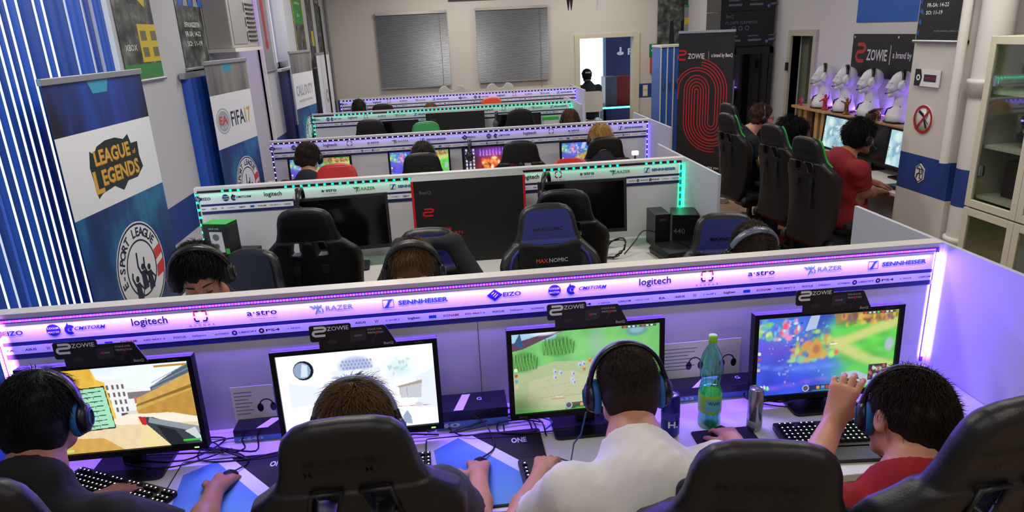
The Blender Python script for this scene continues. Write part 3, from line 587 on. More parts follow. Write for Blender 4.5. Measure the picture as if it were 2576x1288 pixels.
# black banner with the red line print
def fing(mb, w, h):
    f = F_; mb.text('ZOWIE', -.12, f, h-.27, .085, 1, w=.21, bold=.015); mb.text('a brand by BenQ', .20, f, h-.27, .06, 1, w=.26, bold=.02); mb.box(.035,.038,f,-.0015,h-.31,h-.22,1)
    glyph(mb, -.30, f, h-.27, .10, .15, .022, 2)
    cA, cB, zA, zB, S = (-.10, .10, 1.35, .98, 1.18); rr = [.022,.056,.09,.124,.158]; D_ = .2-.02
    lw = .012
    def path(p): mb.stroke(p, lw, f, 2)
    for r in rr:
        q = D_-r+.02 if r < D_ else .02
        path([(cA-r, zB)] + [(cA-r, zA)] + [(cA+r*math.cos(a), zA+r*S*math.sin(a)) for a in np.linspace(PI, 0, 14)] + [(cB-(.2-r)*math.cos(a), zB-(.2-r)*S*math.sin(a)) for a in np.linspace(0, PI, 14)] + [(cB+(.2-r), zA)])
        Ro = .2+r; path([(cA-r, zB)] + [(cB-Ro*math.cos(a), zB-Ro*S*.85*math.sin(a)) for a in np.linspace(0.05, PI*(.95 if r < .1 else .55), 16)] + ([(cB+Ro, zB+.1)] if r < .03 else []))
        path([(cB+(.2-r), zA)] + [(cA+(.2+.2-r)*math.cos(a), zA+(.4-r)*S*.85*math.sin(a)) for a in np.linspace(0.05, PI*(.9 if r > .1 else .45), 16)] + ([(cA-(.4-r), zA-.1)] if r > .15 else []))
    mb.text('to give you', .12, f, .42, .05, 1, w=.20); mb.text('BenQ', .30, f, .22, .09, 1, w=.15, bold=.03)
def glyph(mb, cx, y, cz, w, h, lw, mi, plane='xz', fl=1):
    a, b = w/2, h/2; r = h*.155
    top = [(-a*.8,b-lw/2)] + [(a-r*1.4+r*1.4*math.cos(t), b-lw/2-r+r*math.sin(t)) for t in np.linspace(PI/2,-PI/2,8)] + [(-a+r*1.4-r*1.4*math.cos(t)*1, b-lw/2-2*r-r*.95+r*.95*math.sin(t)) for t in np.linspace(PI/2,0,4)][0:0]
    p1 = top + [(-a*.35, b-lw/2-2*r)] + [(-a+r*1.3-r*1.3*math.sin(t)*1, b-lw/2-2*r-r*1.25+r*1.25*math.cos(t)) for t in np.linspace(.3,PI,7)] + [(a*.9, -b+lw/2+(h-lw-2*r-2.5*r))]
    p1 = [(x, z) for x, z in p1]
    p2 = [(-a*.35, -b*.15), (a*.55, -b*.15)]
    P = lambda L: [(cx*1+fl*x, cz+z) for x, z in L] if plane == 'xz' else [(cx+fl*x, cz+z) for x, z in L]
    mb.stroke(P(p1), lw, y, mi, plane)
    mb.stroke(P([(-a*.45,-b*.12)] + [(a-r*1.3+r*1.3*math.cos(t), -b*.12-r*1.05+r*1.05*math.sin(t)) for t in np.linspace(PI/2,-PI/2,8)] + [(-a*.9,-b*.12-2.1*r)]), lw, y, mi, plane) if False else None
zm = [pr[0], pr[1], mat('print bright red', (.80,.10,.12), .5)]
rollup('tall black roll-up banner with red concentric line print, by the right aisle', (2.90,8.50), (3.40,8.02), 2.03, 0, fing, [mat('banner charcoal', (.10,.10,.105), .55), zm[1], zm[2]])
# ================================================================ FAR CORNER, RIGHT
c0, c1 = atY(1655,120,10.4), atY(1700,120,10.4)
t = thing('locker', 'narrow blue locker with white upright strips behind the black roll-up banner', 'locker', (c0.x+.05, 10.4, 0)); lw_ = c1.x-c0.x+.12
obj('body', MB().box(0,lw_,0,.45,0,c0.z), mat('locker blue', (.20,.38,.72), .4, noise=.15, nscale=3), t)
obj('top_panel', MB().box(-.005,lw_+.005,-.02,.45,c0.z,c0.z+.03), white, t)
for k in range(5): obj('upright', MB().box(k*lw_/4-.008,k*lw_/4+.008,-.012,0,0,c0.z), white, t)
for k in range(4): obj('handle', MB().box(k*lw_/4+.03,k*lw_/4+.045,-.02,0,1.2,1.3), chrome, t)
def wallpic(label, tl, br, Y, draw, base, cat='poster', d=.02, name='poster'):
    a, b = atY(*tl, Y), atY(*br, Y); w = b.x-a.x; h = a.z-b.z
    t = thing(name, label, cat, ((a.x+b.x)/2, Y, b.z)); mb = MB().box(-w/2,w/2,-d,0,0,h,base); draw(mb, w, h, -d-.001); obj('print', mb, pr, t); return t
wallpic('large dark creature poster on the far wall above the blue locker', (1655,0), (1765,118), WB-.01, lambda mb,w,h,f: [mb.fill([(x-.05,h*.1),(x+.05,h*.1),(x+.02,h*.6),(x-.04,h*.55)], f, 0) for x in (-.15,.05,.2)], 4)
wallpic('small match poster with a yellow block, overlapping the dark creature poster', (1722,12), (1765,75), WB-.05, lambda mb,w,h,f: (mb.fill([(-w/2,.1),(-w*.1,.1),(-w*.1,h*.5),(-w/2,h*.5)], f, 2), mb.fill([(-w/2,h*.9),(w/2,h*.9),(w/2,h),(-w/2,h)], f, 3), mb.text('HIT', .05, f, h*.3, .06, 1, w=.12)), 9)
a, b = atY(1637,112,WB), atY(1657,142,WB)
t = thing('exit_sign', 'green emergency exit sign on the far wall beside the locker', 'sign', ((a.x+b.x)/2, WB, b.z)); mb = MB().box(-.1,.1,-.02,0,0,.22,0); mb.fill([(-.0,.06),(.06,.06),(.06,.16),(-.0,.16)], -.021, 1); mb.stroke([(-.07,.11),(-.02,.11)], .02, -.021, 1); obj('plate', mb, [mat('exit green', (.05,.48,.28), .5), pr[1]], t)
a, b = atY(1636,145,WB), atY(1655,183,WB)
t = thing('alarm_box', 'red fire alarm box on the far wall under the green sign', 'alarm', ((a.x+b.x)/2+.03, WB, b.z)); obj('case', MB().box(-.11,.11,-.1,0,0,.28), mat('alarm red', (.72,.13,.10), .5), t, bevel=.008); obj('glass_front', MB().box(-.07,.07,-.104,-.1,.05,.22), mat('alarm grey', (.45,.42,.40), .2), t)
a = atY(1623,228,WB); t = thing('light_switch', 'cream double switch plate on the blue band right of the doorway', 'switch', (a.x, WB, a.z)); obj('plate', MB().box(-.045,.045,-.012,0,-.10,.10), mat('switch cream', (.82,.80,.66), .4), t, bevel=.003)
for s_ in (-1,1): obj('rocker', MB().box(-.03,.03,-.018,-.012,s_*.05-.03,s_*.05+.03), mat('switch cream2', (.88,.86,.74), .3), t)
# dark cooler with glass door, cartons on top
Yf = 9.05; a, b = atY(1843,118,Yf), atY(1946,500,Yf); fx0, fx1, fz = a.x, min(WR-.02, atY(1946,118,Yf).x), a.z
t = thing('glass_cooler', 'tall black drinks cooler with dark glass door in the far right corner', 'cooler', ((fx0+fx1)/2, Yf, 0)); w = (fx1-fx0)/2
obj('body', MB().box(-w,w,.03,.6,0,fz), black, t, bevel=.01)
dd = obj('door', MB().box(-w,w,0,.03,.08,.12).box(-w,w,0,.03,fz-.1,fz-.02).box(-w,-w+.05,0,.03,.08,fz-.02).box(w-.05,w,0,.03,.08,fz-.02), dgrey, t)
obj('glass', MB().box(-w+.05,w-.05,.012,.018,.12,fz-.1), mat('smoked glass', (.05,.05,.07), .05), dd); obj('handle', MB().cyl((-w+.03,-.03,.9),(-w+.03,-.03,1.4),.01), chrome, dd)
kb = [ (1812,-10), (1812,28) ]
a = atY(1812,100,Yf-.0); b = atY(1950,28,Yf); b.x = min(b.x, WR-.02)
h_ = fz+.0; ch = (atY(1880,28,Yf).z-fz)
for k in range(2):
    t = thing('monitor_carton', ['lower black printed carton lying on the glass cooler','upper black printed carton, stacked at the frame edge over the other one'][k], 'carton', ((a.x+b.x)/2, Yf+.02, fz+.001+k*(ch+.005)), 0, 'black cartons on the cooler')
    w = (b.x-a.x)/2; mb = MB().box(-w,w,0,.5,0,ch,0); f = -.001
    mb.text('BenQ', -w+.12, f, ch*.86, .06, 1, w=.10); mb.text('PL2470 GAMING', -w+.28, f, ch*.68, .05, 1, w=.42); 
    for j in range(3): mb.ring((-w+.18+j*.09,f,ch*.52), .02, .03, 14, 1); mb.box(-w+.1+j*.28,-w+.28+j*.28,f,0,ch*.14,ch*.2,1); mb.box(-w+.1+j*.28,-w+.24+j*.28,f,0,ch*.28,ch*.31,1)
    mb.ring((w-.08,f,.05),0,.02,10,2); obj('box', mb, [mat('carton black', (.06,.06,.075), .45), mat('carton grey print', (.42,.43,.47), .5), mat('carton blue', (.3,.5,.8), .5)], t)
# things hanging from the ceiling near the far wall
for px, nm, c in ((1433,'black','print black'),(1505,'silver','print white')):
    p = atY(px, 2, 10.5); t = thing('hanging_decoration', nm+' ornament hanging from the ceiling in front of the far wall', 'decoration', p)
    mb = MB()
    for k in range(4): a = k*1.6; mb.tube([(0,0,.25),(.04*math.cos(a),.04*math.sin(a),.1),(.03*math.cos(a+.5),.03*math.sin(a),-.10-.03*(k%2))], [.02,.02,.006], 8)
    obj('body', mb, _M[c], t); obj('wire', MB().cyl((0,0,.2),(0,0,CEIL-p.z),.002,None,4), black, t)
p = atY(1190,0,WB-.05); tag(obj('wall_plaque', MB().box(-.42,.42,-.03,0,0,.3), mat('plaque maroon', (.16,.06,.07), .5), loc=(p.x, WB-.005, p.z+.0)), 'dark maroon plaque on the far wall above and between the blinds', 'plaque')
# far room furniture
tx, ty = 3.05, 14.6
t = thing('console_table', 'dark table with cyan lit edge in the room behind the doorway', 'table', (3.60,14.2,0)); obj('table_top', MB().box(-.55,.7,-.35,.4,.56,.60), black, t); obj('edge_light', MB().box(-.55,.7,-.362,-.35,.56,.595).box(-.562,-.55,-.35,.4,.56,.595), mat('cyan edge', (.1,.9,.65), .4, emit=3, srgb=False), t)
for x_ in (-.5,.62): obj('leg', MB().box(x_,x_+.05,-.3,.35,0,.56), dgrey, t)
t = thing('display_cabinet', 'grey and red console cabinet standing on the lit table in the far room', 'cabinet', (3.62,14.3,.601)); obj('body', MB().box(-.32,-.08,-.2,.2,0,.56), mat('cab grey', (.30,.33,.40), .4), t); obj('side', MB().box(-.08,.25,-.2,.2,0,.56), mat('cab red', (.45,.06,.09), .4), t)
p = atY(1575,130,RB-.02); mb = MB(); mb.text('PS4', p.x+.24, RB-.012, p.z+.0, .20, 0, w=.40, bold=.02); mb.ring((p.x-.13,RB-.012,p.z-.03), .0, .08, 16, 0, sz=.5); mb.fill([(p.x-.15,p.z-.03),(p.x-.11,p.z-.03),(p.x-.10,p.z+.10),(p.x-.15,p.z+.11)], RB-.013, 0); tag(obj('wall_lettering', mb, pr[1]), 'white console lettering on the blue wall seen through the doorway', 'lettering')
# ================================================================ SCREEN PICTURES (what the lit screens give off)
def hx(h): return np.array(lin([int(h[i:i+2],16)/255 for i in (0,2,4)]))
class Art:
    def __init__(s, w, h, c): s.w, s.h = w, h; s.Y, s.X = np.meshgrid(1-np.arange(h)/(h-1), np.arange(w)/(w-1)*1.78, indexing='ij'); s.I = np.zeros((h,w,3))+hx(c)
    def poly(s, P, c, a=1, n=0, seed=1):
        x, y = s.X, s.Y; m = np.zeros(x.shape, bool); k = len(P)
        for i in range(k):
            (x0,y0),(x1,y1) = P[i], P[(i+1)%k]
            if y0 == y1: continue
            m ^= ((y0 > y) != (y1 > y)) & (x < (x1-x0)*(y-y0)/(y1-y0)+x0)
        col = hx(c)*(1+n*s.noise(30, seed)[...,None]) if n else hx(c)
        s.I = np.where(m[...,None], s.I*(1-a)+col*a, s.I); return s
    def rect(s, x0, x1, y0, y1, c, a=1, n=0, seed=1): return s.poly([(x0,y0),(x1,y0),(x1,y1),(x0,y1)], c, a, n, seed)
    def blob(s, x, y, rx, ry, c, a=1, hard=2): d = ((s.X-x)/rx)**2+((s.Y-y)/ry)**2; m = (np.exp(-d**hard)*a)[...,None]; s.I = s.I*(1-m)+hx(c)*m; return s
    def disc(s, x, y, r, c, a=1): m = (((s.X-x)**2+(s.Y-y)**2) < r*r)[...,None]*a; s.I = s.I*(1-m)+hx(c)*m; return s
    def line(s, P, w, c, a=1):
        for (x0,y0),(x1,y1) in zip(P[:-1], P[1:]):
            dx, dy = x1-x0, y1-y0; t = np.clip(((s.X-x0)*dx+(s.Y-y0)*dy)/(dx*dx+dy*dy+1e-9), 0, 1); d = np.hypot(s.X-x0-t*dx, s.Y-y0-t*dy)
            m = (d < w/2)[...,None]*a; s.I = s.I*(1-m)+hx(c)*m
        return s
    def noise(s, f, seed=0):
        rs = np.random.RandomState(seed); a = np.zeros(s.X.shape)
        for i in range(6): w = rs.randn(2)*f*(1+.6*i); a += np.sin(s.X*w[0]+s.Y*w[1]+rs.rand()*6)/(1+.4*i)
        return a/2.5
    def speck(s, n, x0, x1, y0, y1, r, cols, seed=0):
        rs = np.random.RandomState(seed)
        for i in range(n): s.blob(x0+(x1-x0)*rs.rand(), y0+(y1-y0)*rs.rand(), r*(.5+rs.rand()), r*(.5+rs.rand()), cols[i%len(cols)], .9, 2)
        return s
    def hud(s):
        s.rect(.62,1.2,.01,.085,'20242c',.85); s.disc(.66,.055,.045,'9fb0c8'); s.disc(.66,.055,.033,'5a4a58')
        for i in range(6): s.rect(.80+i*.06,.845+i*.06,.03,.075,['c89050','5f86b0','a04838','d8c080','607850','c0a0d0'][i])
        s.rect(.74,1.12,.012,.022,'48c050'); s.rect(1.32,1.74,.955,.985,'202830',.8)
        for i in range(7): s.rect(1.34+i*.055,1.37+i*.055,.962,.978,['e04040','d0d8e0','d0d8e0','60d060'][i%4])
        for i in range(4): s.disc(.035,.34+.07*i,.022,['c8b0a0','7090b0','b05050','e0d8c0'][i])
        return s
def art_corridor(w, h):
    a = Art(w, h, 'd8e6f4'); a.blob(.9,.7,.5,.2,'f6fafc',.9)
    a.poly([(.95,.62),(.95,.95),(1.12,.98),(1.78,1),(1.78,.45)],'e8f0f8')
    a.poly([(.80,.35),(.80,.86),(1.04,.84),(1.06,.74),(1.24,.70),(1.26,.40)],'e6e6e8')
    for i in range(4):
        for j in range(4): a.rect(.85+j*.055,.875+j*.055,.46+i*.09,.51+i*.09,'3c3a42',.9)
    a.rect(1.06,1.34,.60,.68,'7c7478'); a.rect(1.12,1.20,.54,.62,'b07068'); a.rect(1.0,1.2,.38,.46,'d8d0cc'); a.rect(.95,1.02,.36,.44,'4a4650')
    a.poly([(1.32,.62),(1.32,.72),(1.78,.98),(1.78,.75)],'54626e'); 
    for i in range(4): a.line([(1.34,.66+i*.035),(1.78,.80+i*.055)],.008,'8e9aa6')
    a.poly([(1.12,.45),(1.15,.60),(1.78,.86),(1.78,.30),(1.2,.34)],'c9a054',1,.10); a.poly([(1.14,.46),(1.78,.66),(1.78,.33),(1.12,.37)],'b98c42',1,.10)
    a.poly([(1.12,.5),(1.14,.53),(1.78,.72),(1.78,.68)],'8a6830')
    a.poly([(0,.1),(0,1),(.72,1),(.76,.86),(.84,.82),(.90,.28),(.76,.24)],'e6bd4c',1,.08); a.poly([(0,.62),(0,1),(.72,1),(.74,.80)],'dcae42',1,.1)
    a.poly([(0,.14),(.0,.22),(.76,.30),(1.0,.42),(1.5,.40),(1.78,.30),(1.78,0),(0,0)],'e2cba4',1,.06); a.poly([(.8,.36),(1.0,.42),(1.5,.40),(1.78,.32),(1.78,.26),(.9,.30)],'f0e4d0'); a.poly([(0,0),(0,.20),(.7,.16),(.9,.0)],'caa050',1,.1)
    a.poly([(.40,.25),(.40,.76),(.83,.78),(.86,.27)],'2a2a20'); a.poly([(.41,.265),(.41,.745),(.82,.765),(.85,.285)],'9fd8b8')
    for i in range(8): x=.56; y=.31+i*.057; a.line([(x,y),(x+.22,y+.012)],.010,'1f3b34'); a.line([(x+.05,y),(x+.07,y-.018)],.008,'1f3b34'); a.line([(x+.13,y+.006),(x+.13,y-.014)],.008,'1f3b34')
    a.poly([(1.10,.36),(1.16,.20),(1.05,.05),(1.18,0),(1.45,0),(1.40,.18),(1.22,.32)],'e4d49a'); a.poly([(1.14,.38),(1.28,.36),(1.78,.14),(1.78,0),(1.42,0),(1.20,.28)],'3a3f48')
    a.poly([(1.24,.36),(1.78,.20),(1.78,.12),(1.22,.30)],'8c929a'); a.poly([(1.30,.26),(1.50,.18),(1.60,0),(1.42,0)],'20232a'); a.poly([(1.12,.38),(1.20,.37),(1.20,.27),(1.15,.28)],'c02830'); a.poly([(1.6,.16),(1.72,.20),(1.78,.05),(1.78,0)],'c8ccd0')
    a.rect(1.56,1.76,.03,.055,'38c038'); a.rect(1.4,1.75,.945,.965,'b8862c'); a.rect(.2,.35,.02,.05,'b8d870'); return a
def art_bright(w, h):
    a = Art(w, h, 'f2f6ff'); a.blob(.88,.80,.20,.12,'a8b4d8',.9,4)
    for i in range(9):
        for j in range(4): a.blob(.72+i*.04+(j%2)*.02,.74+j*.04,.012,.016,'6c7cb0',.8)
    a.rect(.6,1.15,.66,.76,'dfe6f6'); a.rect(.5,1.3,.50,.66,'eaeffa'); 
    for x in (.74,.80,.92,.98): a.rect(x,x+.03,.60,.66,'b8c2dc')
    a.blob(1.38,.72,.14,.10,'c2dcd8',.8,1); a.speck(30,1.25,1.5,.62,.86,.02,['b0ccd0','d8e8ea'],3)
    a.poly([(.1,.36),(.1,.66),(.5,.58),(.5,.40)],'e2e8f6'); a.poly([(1.55,.22),(1.55,.60),(1.78,.70),(1.78,.2)],'dfe6f8'); a.poly([(1.36,.36),(1.36,.50),(1.62,.53),(1.6,.34)],'c2c4cc'); a.poly([(1.3,.50),(1.62,.56),(1.62,.52),(1.3,.48)],'a89a8c')
    a.rect(1.22,1.34,.34,.50,'ffffff'); a.line([(1.36,.40),(1.36,.5)],.006,'8890a0'); a.line([(1.44,.38),(1.44,.48)],.006,'8890a0')
    a.poly([(.2,.0),(.3,.30),(1.4,.28),(1.78,.10),(1.78,0)],'ffffff',.7); a.line([(1.2,.26),(1.7,.24)],.008,'d08878'); a.blob(1.56,.26,.05,.03,'c8c8d8')
    a.poly([(1.36,.04),(1.37,.14),(1.42,.20),(1.46,.12),(1.47,.02)],'9aa6c0'); a.disc(.29,.80,.115,'0c1020'); a.disc(.275,.80,.095,'8ca0c0'); a.poly([(.25,.72),(.28,.88),(.34,.86),(.33,.72)],'d0dcec'); return a
def art_meadow(w, h, seed=0):
    a = Art(w, h, '6fb868'); n = a.noise(9, 3+seed)[...,None]; a.I = a.I*(1-.18*n)
    a.poly([(0,.05),(0,.50),(.5,.62),(.95,.60),(1.2,.40),(1.0,.2),(.6,.0)],'a9b58a',.9); a.poly([(.15,.1),(.2,.4),(.7,.5),(1.0,.35),(.8,.05)],'bcb99a',.7); a.blob(.95,.78,.5,.12,'84c87c',.8)
    a.blob(1.02,.80,.10,.22,'90b0a0',.6); a.poly([(0,.84),(0,1),(.55,1),(.52,.90)],'9cc4dc'); a.poly([(0,.78),(.12,.80),(.62,.99),(.52,1),(0,.88)],'5a4050'); a.poly([(.02,.86),(.10,1),(.14,.8)],'30507c'); a.blob(.38,.98,.16,.03,'d8dce8')
    for x, y, rx in ((.55,.80,.20),(.13,.64,.17)):
        a.blob(x,y,rx,.12,'3f7c3a',1,3)
        for i in range(26): t = i/25; a.line([(x-rx*.9+2*rx*.9*t, y-.09),(x-rx*.9+2*rx*.9*t+.02*math.sin(i*2.1), y+.08+.03*math.sin(i*1.7))],.012,['5b9c48','2f6430','74ac58'][i%3],.85)
    rs = np.random.RandomState(5)
    for i in range(9): a.line([(.2+.9*rs.rand(), .12+.3*rs.rand())]+[(.3+.7*rs.rand(), .12+.3*rs.rand())],.004,'8f936c',.6)
    for x, y in ((.50,.50),(.57,.48),(.50,.43),(.72,.46),(.71,.38),(.73,.35),(.80,.56),(.85,.57)): a.blob(x,y,.022,.028,'b8c4e8'); a.blob(x+.01,y-.01,.010,.014,'5a68a0')
    for x, y in ((.93,.60),(.97,.57),(.86,.50),(.96,.53)): a.blob(x,y,.018,.026,'d85048'); a.blob(x,y+.02,.008,.01,'f0c070')
    a.blob(1.50,.92,.13,.07,'5c7c9c',.8,3); a.blob(1.5,.93,.09,.045,'88b4c8',.8,3); a.blob(1.4,.5,.3,.15,'7cc070',.6); a.rect(.45,.62,.145,.155,'d04040'); a.rect(.5,.6,.17,.178,'e8e8e8'); a.blob(.05,.08,.25,.16,'36622c',.8,1); return a.hud()
def art_canyon(w, h, seed=0):
    a = Art(w, h, '3a55c8'); n = a.noise(7, 11+seed)[...,None]; a.I = np.clip(a.I*(1+.5*n), 0, 1)
    a.blob(.45,.15,.6,.3,'3448d8',.8,1); a.blob(.25,.65,.35,.2,'6a48c8',.85,1); a.blob(.75,.36,.35,.1,'5a78e0',.8,1); a.blob(.35,.82,.25,.16,'3c9cc8',.7,1)
    b = a.noise(5, 21); m = 1/(1+np.exp(-((a.X-.98-.16*np.sin(a.Y*7)+.05*b)*18))); m = m[...,None]; a.I = a.I*(1-m)+(hx('58bc4c')*(1-.30*a.noise(12,4)[...,None]))*m
    for P_ in ([(.90,.60),(1.2,.66),(1.5,.76),(1.78,.84)],[(1.0,.62),(1.2,.50),(1.45,.36),(1.78,.27)]):
        for k in range(40): t = k/39*(len(P_)-1); i = min(int(t), len(P_)-2); u = t-i; a.blob(P_[i][0]*(1-u)+P_[i+1][0]*u, P_[i][1]*(1-u)+P_[i+1][1]*u+.01*math.sin(k*1.3), .07, .045, ['c4cc78','d8c890','a8c860'][k%3], .55, 1)
    for k in range(14): a.blob(.1+.07*k, .12+.05*math.sin(k*1.9)+.25*(k%3 == 0), .09, .03, ['6a8cf0','4038c0','8a60e0'][k%3], .6, 1)
    a.speck(50, .15, .9, .1, .95, .012, ['7ca8f0','3028a8','b088e8','60c0d8'], 12)
    a.poly([(.95,1),(1.0,.84),(1.2,.88),(1.5,.84),(1.78,.9),(1.78,1)],'9a7c40',.9,.25,8); a.speck(40,1.05,1.75,.84,.98,.035,['c89048','7a5048','d8b050','5c8c48','88506c'],6); a.blob(1.35,.22,.35,.14,'62cc5c',.8,1)
    a.speck(60,.45,.95,.42,.80,.04,['6cb45c','c8a850','88c888','d08c48','5a78a0','a8d070'],2); a.poly([(.66,.44),(.68,.62),(.76,.70),(.84,.60),(.82,.44)],'c89450'); a.blob(.76,.56,.05,.06,'8a5c4c',.7)
    a.speck(36,.22,.52,.70,.94,.03,['e05878','c8e0f0','6858d0','e890c0','70b8e0'],4); a.poly([(.60,.80),(.66,.98),(.78,1),(.74,.82)],'b8c8e0',.8); a.blob(.96,.48,.05,.05,'9ce070'); a.blob(1.02,.50,.03,.035,'e06850'); a.rect(.93,1.02,.60,.612,'e8f0f0')
    a.speck(20,.0,.16,.74,.96,.035,['7cc860','58a8c8','c8d878'],9); a.poly([(1.10,.22),(1.2,.12),(1.5,.02),(1.55,.12),(1.3,.24)],'a4b4c4',.95); a.speck(14,.30,.50,.20,.34,.02,['8090e8','5058b8'],3)
    a.rect(1.46,1.70,.10,.30,'30323a'); a.speck(34,1.48,1.68,.12,.28,.016,['e8e4dc','c05050','b8c8b0','8c7c6c'],5); a.blob(1.7,.55,.06,.09,'a8b4c8',.9,3); a.speck(4,.1,.25,.08,.14,.02,['60e050','e8f0f0'],2); return a.hud()
def art_desktop(w, h):
    a = Art(w, h, '150c28')
    for i in range(9):
        for j in range(3): a.blob(.08+j*.11,.93-i*.105,.03,.028,'e8ecf8',.95,3); a.rect(.05+j*.11,.11+j*.11,.875-i*.105,.888-i*.105,'90a0c8')
    a.rect(.44,1.35,.08,.96,'241040'); a.blob(.9,.85,.5,.12,'7a3cc8',.9,1)
    for i in range(9): x=.48+i*.1; a.poly([(x,.74),(x+.03,.97),(x+.06,.74)],'b89cf0',.7)
    a.blob(.88,.42,.36,.32,'d84820',1,1); a.speck(40,.55,1.2,.15,.7,.06,['f07028','f8b060','a82818','e04818','ffd890'],7); a.blob(.86,.42,.05,.06,'fff0c0'); a.speck(12,.56,.78,.3,.6,.05,['581820','f09048'],4); return a
def art_map(w, h, seed=0): a = art_canyon(w, h, seed) if seed % 2 else art_meadow(w, h, seed); return a
def art_grid(w, h):
    a = Art(w, h, '9fc4cc'); a.speck(60,0,1.78,0,1,.16,['b8dce0','88b8c8','c8e0d8','7aa0b8'],3); a.speck(30,.2,1.5,.1,.9,.03,['6088a0','e0a0a0','e8f0e8'],8); return a.hud()
smat = attr_mat('lit screen', 1.15)
_SM = {}
def screen_mesh(kind, w, h, res):
    if (kind, res) in _SM: return _SM[(kind, res)]
    nx, ny = res, int(res/1.78); a = globals()['art_'+kind.split('#')[0]](nx, ny) if '#' not in kind else art_map(nx, ny, int(kind.split('#')[1]))
    X, Z = np.meshgrid(np.linspace(-w/2,w/2,nx), np.linspace(h/2,-h/2,ny)); P = np.stack([X.ravel(), np.zeros(nx*ny), Z.ravel()], 1)
    j, i = np.meshgrid(np.arange(ny-1), np.arange(nx-1), indexing='ij'); b = (j*nx+i).ravel(); Q = np.stack([b, b+nx, b+nx+1, b+1], 1)
    me = npmesh('screen', P, Q, False); ca = me.color_attributes.new('Col', 'FLOAT_COLOR', 'POINT')
    c = np.ones((nx*ny,4), np.float32); c[:,:3] = np.clip(a.I, 0, 1).reshape(-1,3); ca.data.foreach_set('color', c.ravel()); me.materials.append(smat); _SM[(kind,res)] = me; return me
bezel = mat('monitor bezel', (.025,.025,.035), .5, spec=.25)
offm = mat('switched off screen', (.025,.027,.032), .12)
def monitor(label, x, y, z0, rz=0, kind=None, res=120, tilt=5, w=.568, h=.352, bt='BenQ', bez=None, hgt=None, zt=None, yf=None):
    t = thing('monitor', label, 'monitor', (x, y, zt if zt is not None else DZ), rz, 'desk monitors'); zb = z0-(zt if zt is not None else DZ); bz = bez or bezel
    piv = obj('housing', MB().box(-w/2,w/2,.004,.030,0,h).box(-w*.3,w*.3,.03,.055,h*.2,h*.8), bz, t, loc=(0,0,zb), rot=(R(-tilt),0,0), bevel=.003)
    f = .017; mb = MB().box(-w/2,w/2,-.008,.004,h-f,h).box(-w/2,w/2,-.008,.004,0,f+.004).box(-w/2,-w/2+f,-.008,.004,f+.004,h-f).box(w/2-f,w/2,-.008,.004,f+.004,h-f)
    mb.text(bt, -w/2+.045, -.0085, .011, .012, 1, w=.03, bold=.01); mb.text('XL2411', w/2-.06, -.0085, h-.008, .008, 1, w=.035)
    fr_ = obj('bezel', mb, [bz, mgrey], piv)
    if kind: link('screen', screen_mesh(kind, w-2*f, h-2*f-.004, res), smat, piv, loc=(0,.002,h/2+.002)); obj('power_light', MB().box(w/2-.045,w/2-.03,-.0092,-.008,.007,.011), mat('power green', (.2,1,.1), .4, emit=3, srgb=False), piv)
    else: obj('screen', MB().box(-w/2+f,w/2-f,.001,.003,f,h-f), offm, piv)
    obj('stand_neck', MB().box(-.035,.035,.04,.07,.012,zb+h*.5), black, t, bevel=.004)
    obj('stand_base', MB().prism(rrect(-.13,.13,-.06,.13,.02), .0, .012, 0, 'xy'), black, t, bevel=.002)
    return t, piv
MON = []
for n, (x, z, k, lb) in enumerate(((-1.19,.818,'corridor','lit monitor showing a sandy street and a rifle, leftmost in the nearest row'),(-.368,.805,'bright','lit monitor with a washed out white game scene, behind the brown haired player'),(.443,.812,'meadow','lit monitor with a green meadow game scene, before the player in white'),(1.348,.788,'canyon','lit monitor with a violet and green game map, before the raised hand'))):
    MON.append(monitor(lb, x, 2.19, z, R((0,1,0,-1)[n]), k, 300, tilt=2))
for (lb, x, z, k) in (('lit monitor in the third row with a blue map, beside the red chair top',-1.155,.80,'map#1'),('lit monitor in the third row with a green and blue map, behind the headset',-.256,.81,'map#3'),('lit monitor in the third row with white icons and an orange blaze',.42,.81,'desktop'),('lit monitor in the third row behind the blond hair',1.335,.80,'map#5')):
    monitor(lb, x, 6.33, z, 0, k, 110)
grb = mat('grey monitor bezel', (.13,.13,.14), .4)
monitor('large switched off monitor on the second row behind the left black chair', -.68, 4.27, .872, R(4), bez=grb, w=.575)
monitor('large switched off monitor on the second row, right of the tall carton', .85, 4.27, .872, R(-2), bez=grb, w=.575)
monitor('switched off monitor on the fourth row, left of the green chair top', -.60, 8.5, .83); monitor('switched off monitor on the fourth row, right of the black carton', .90, 8.5, .83)
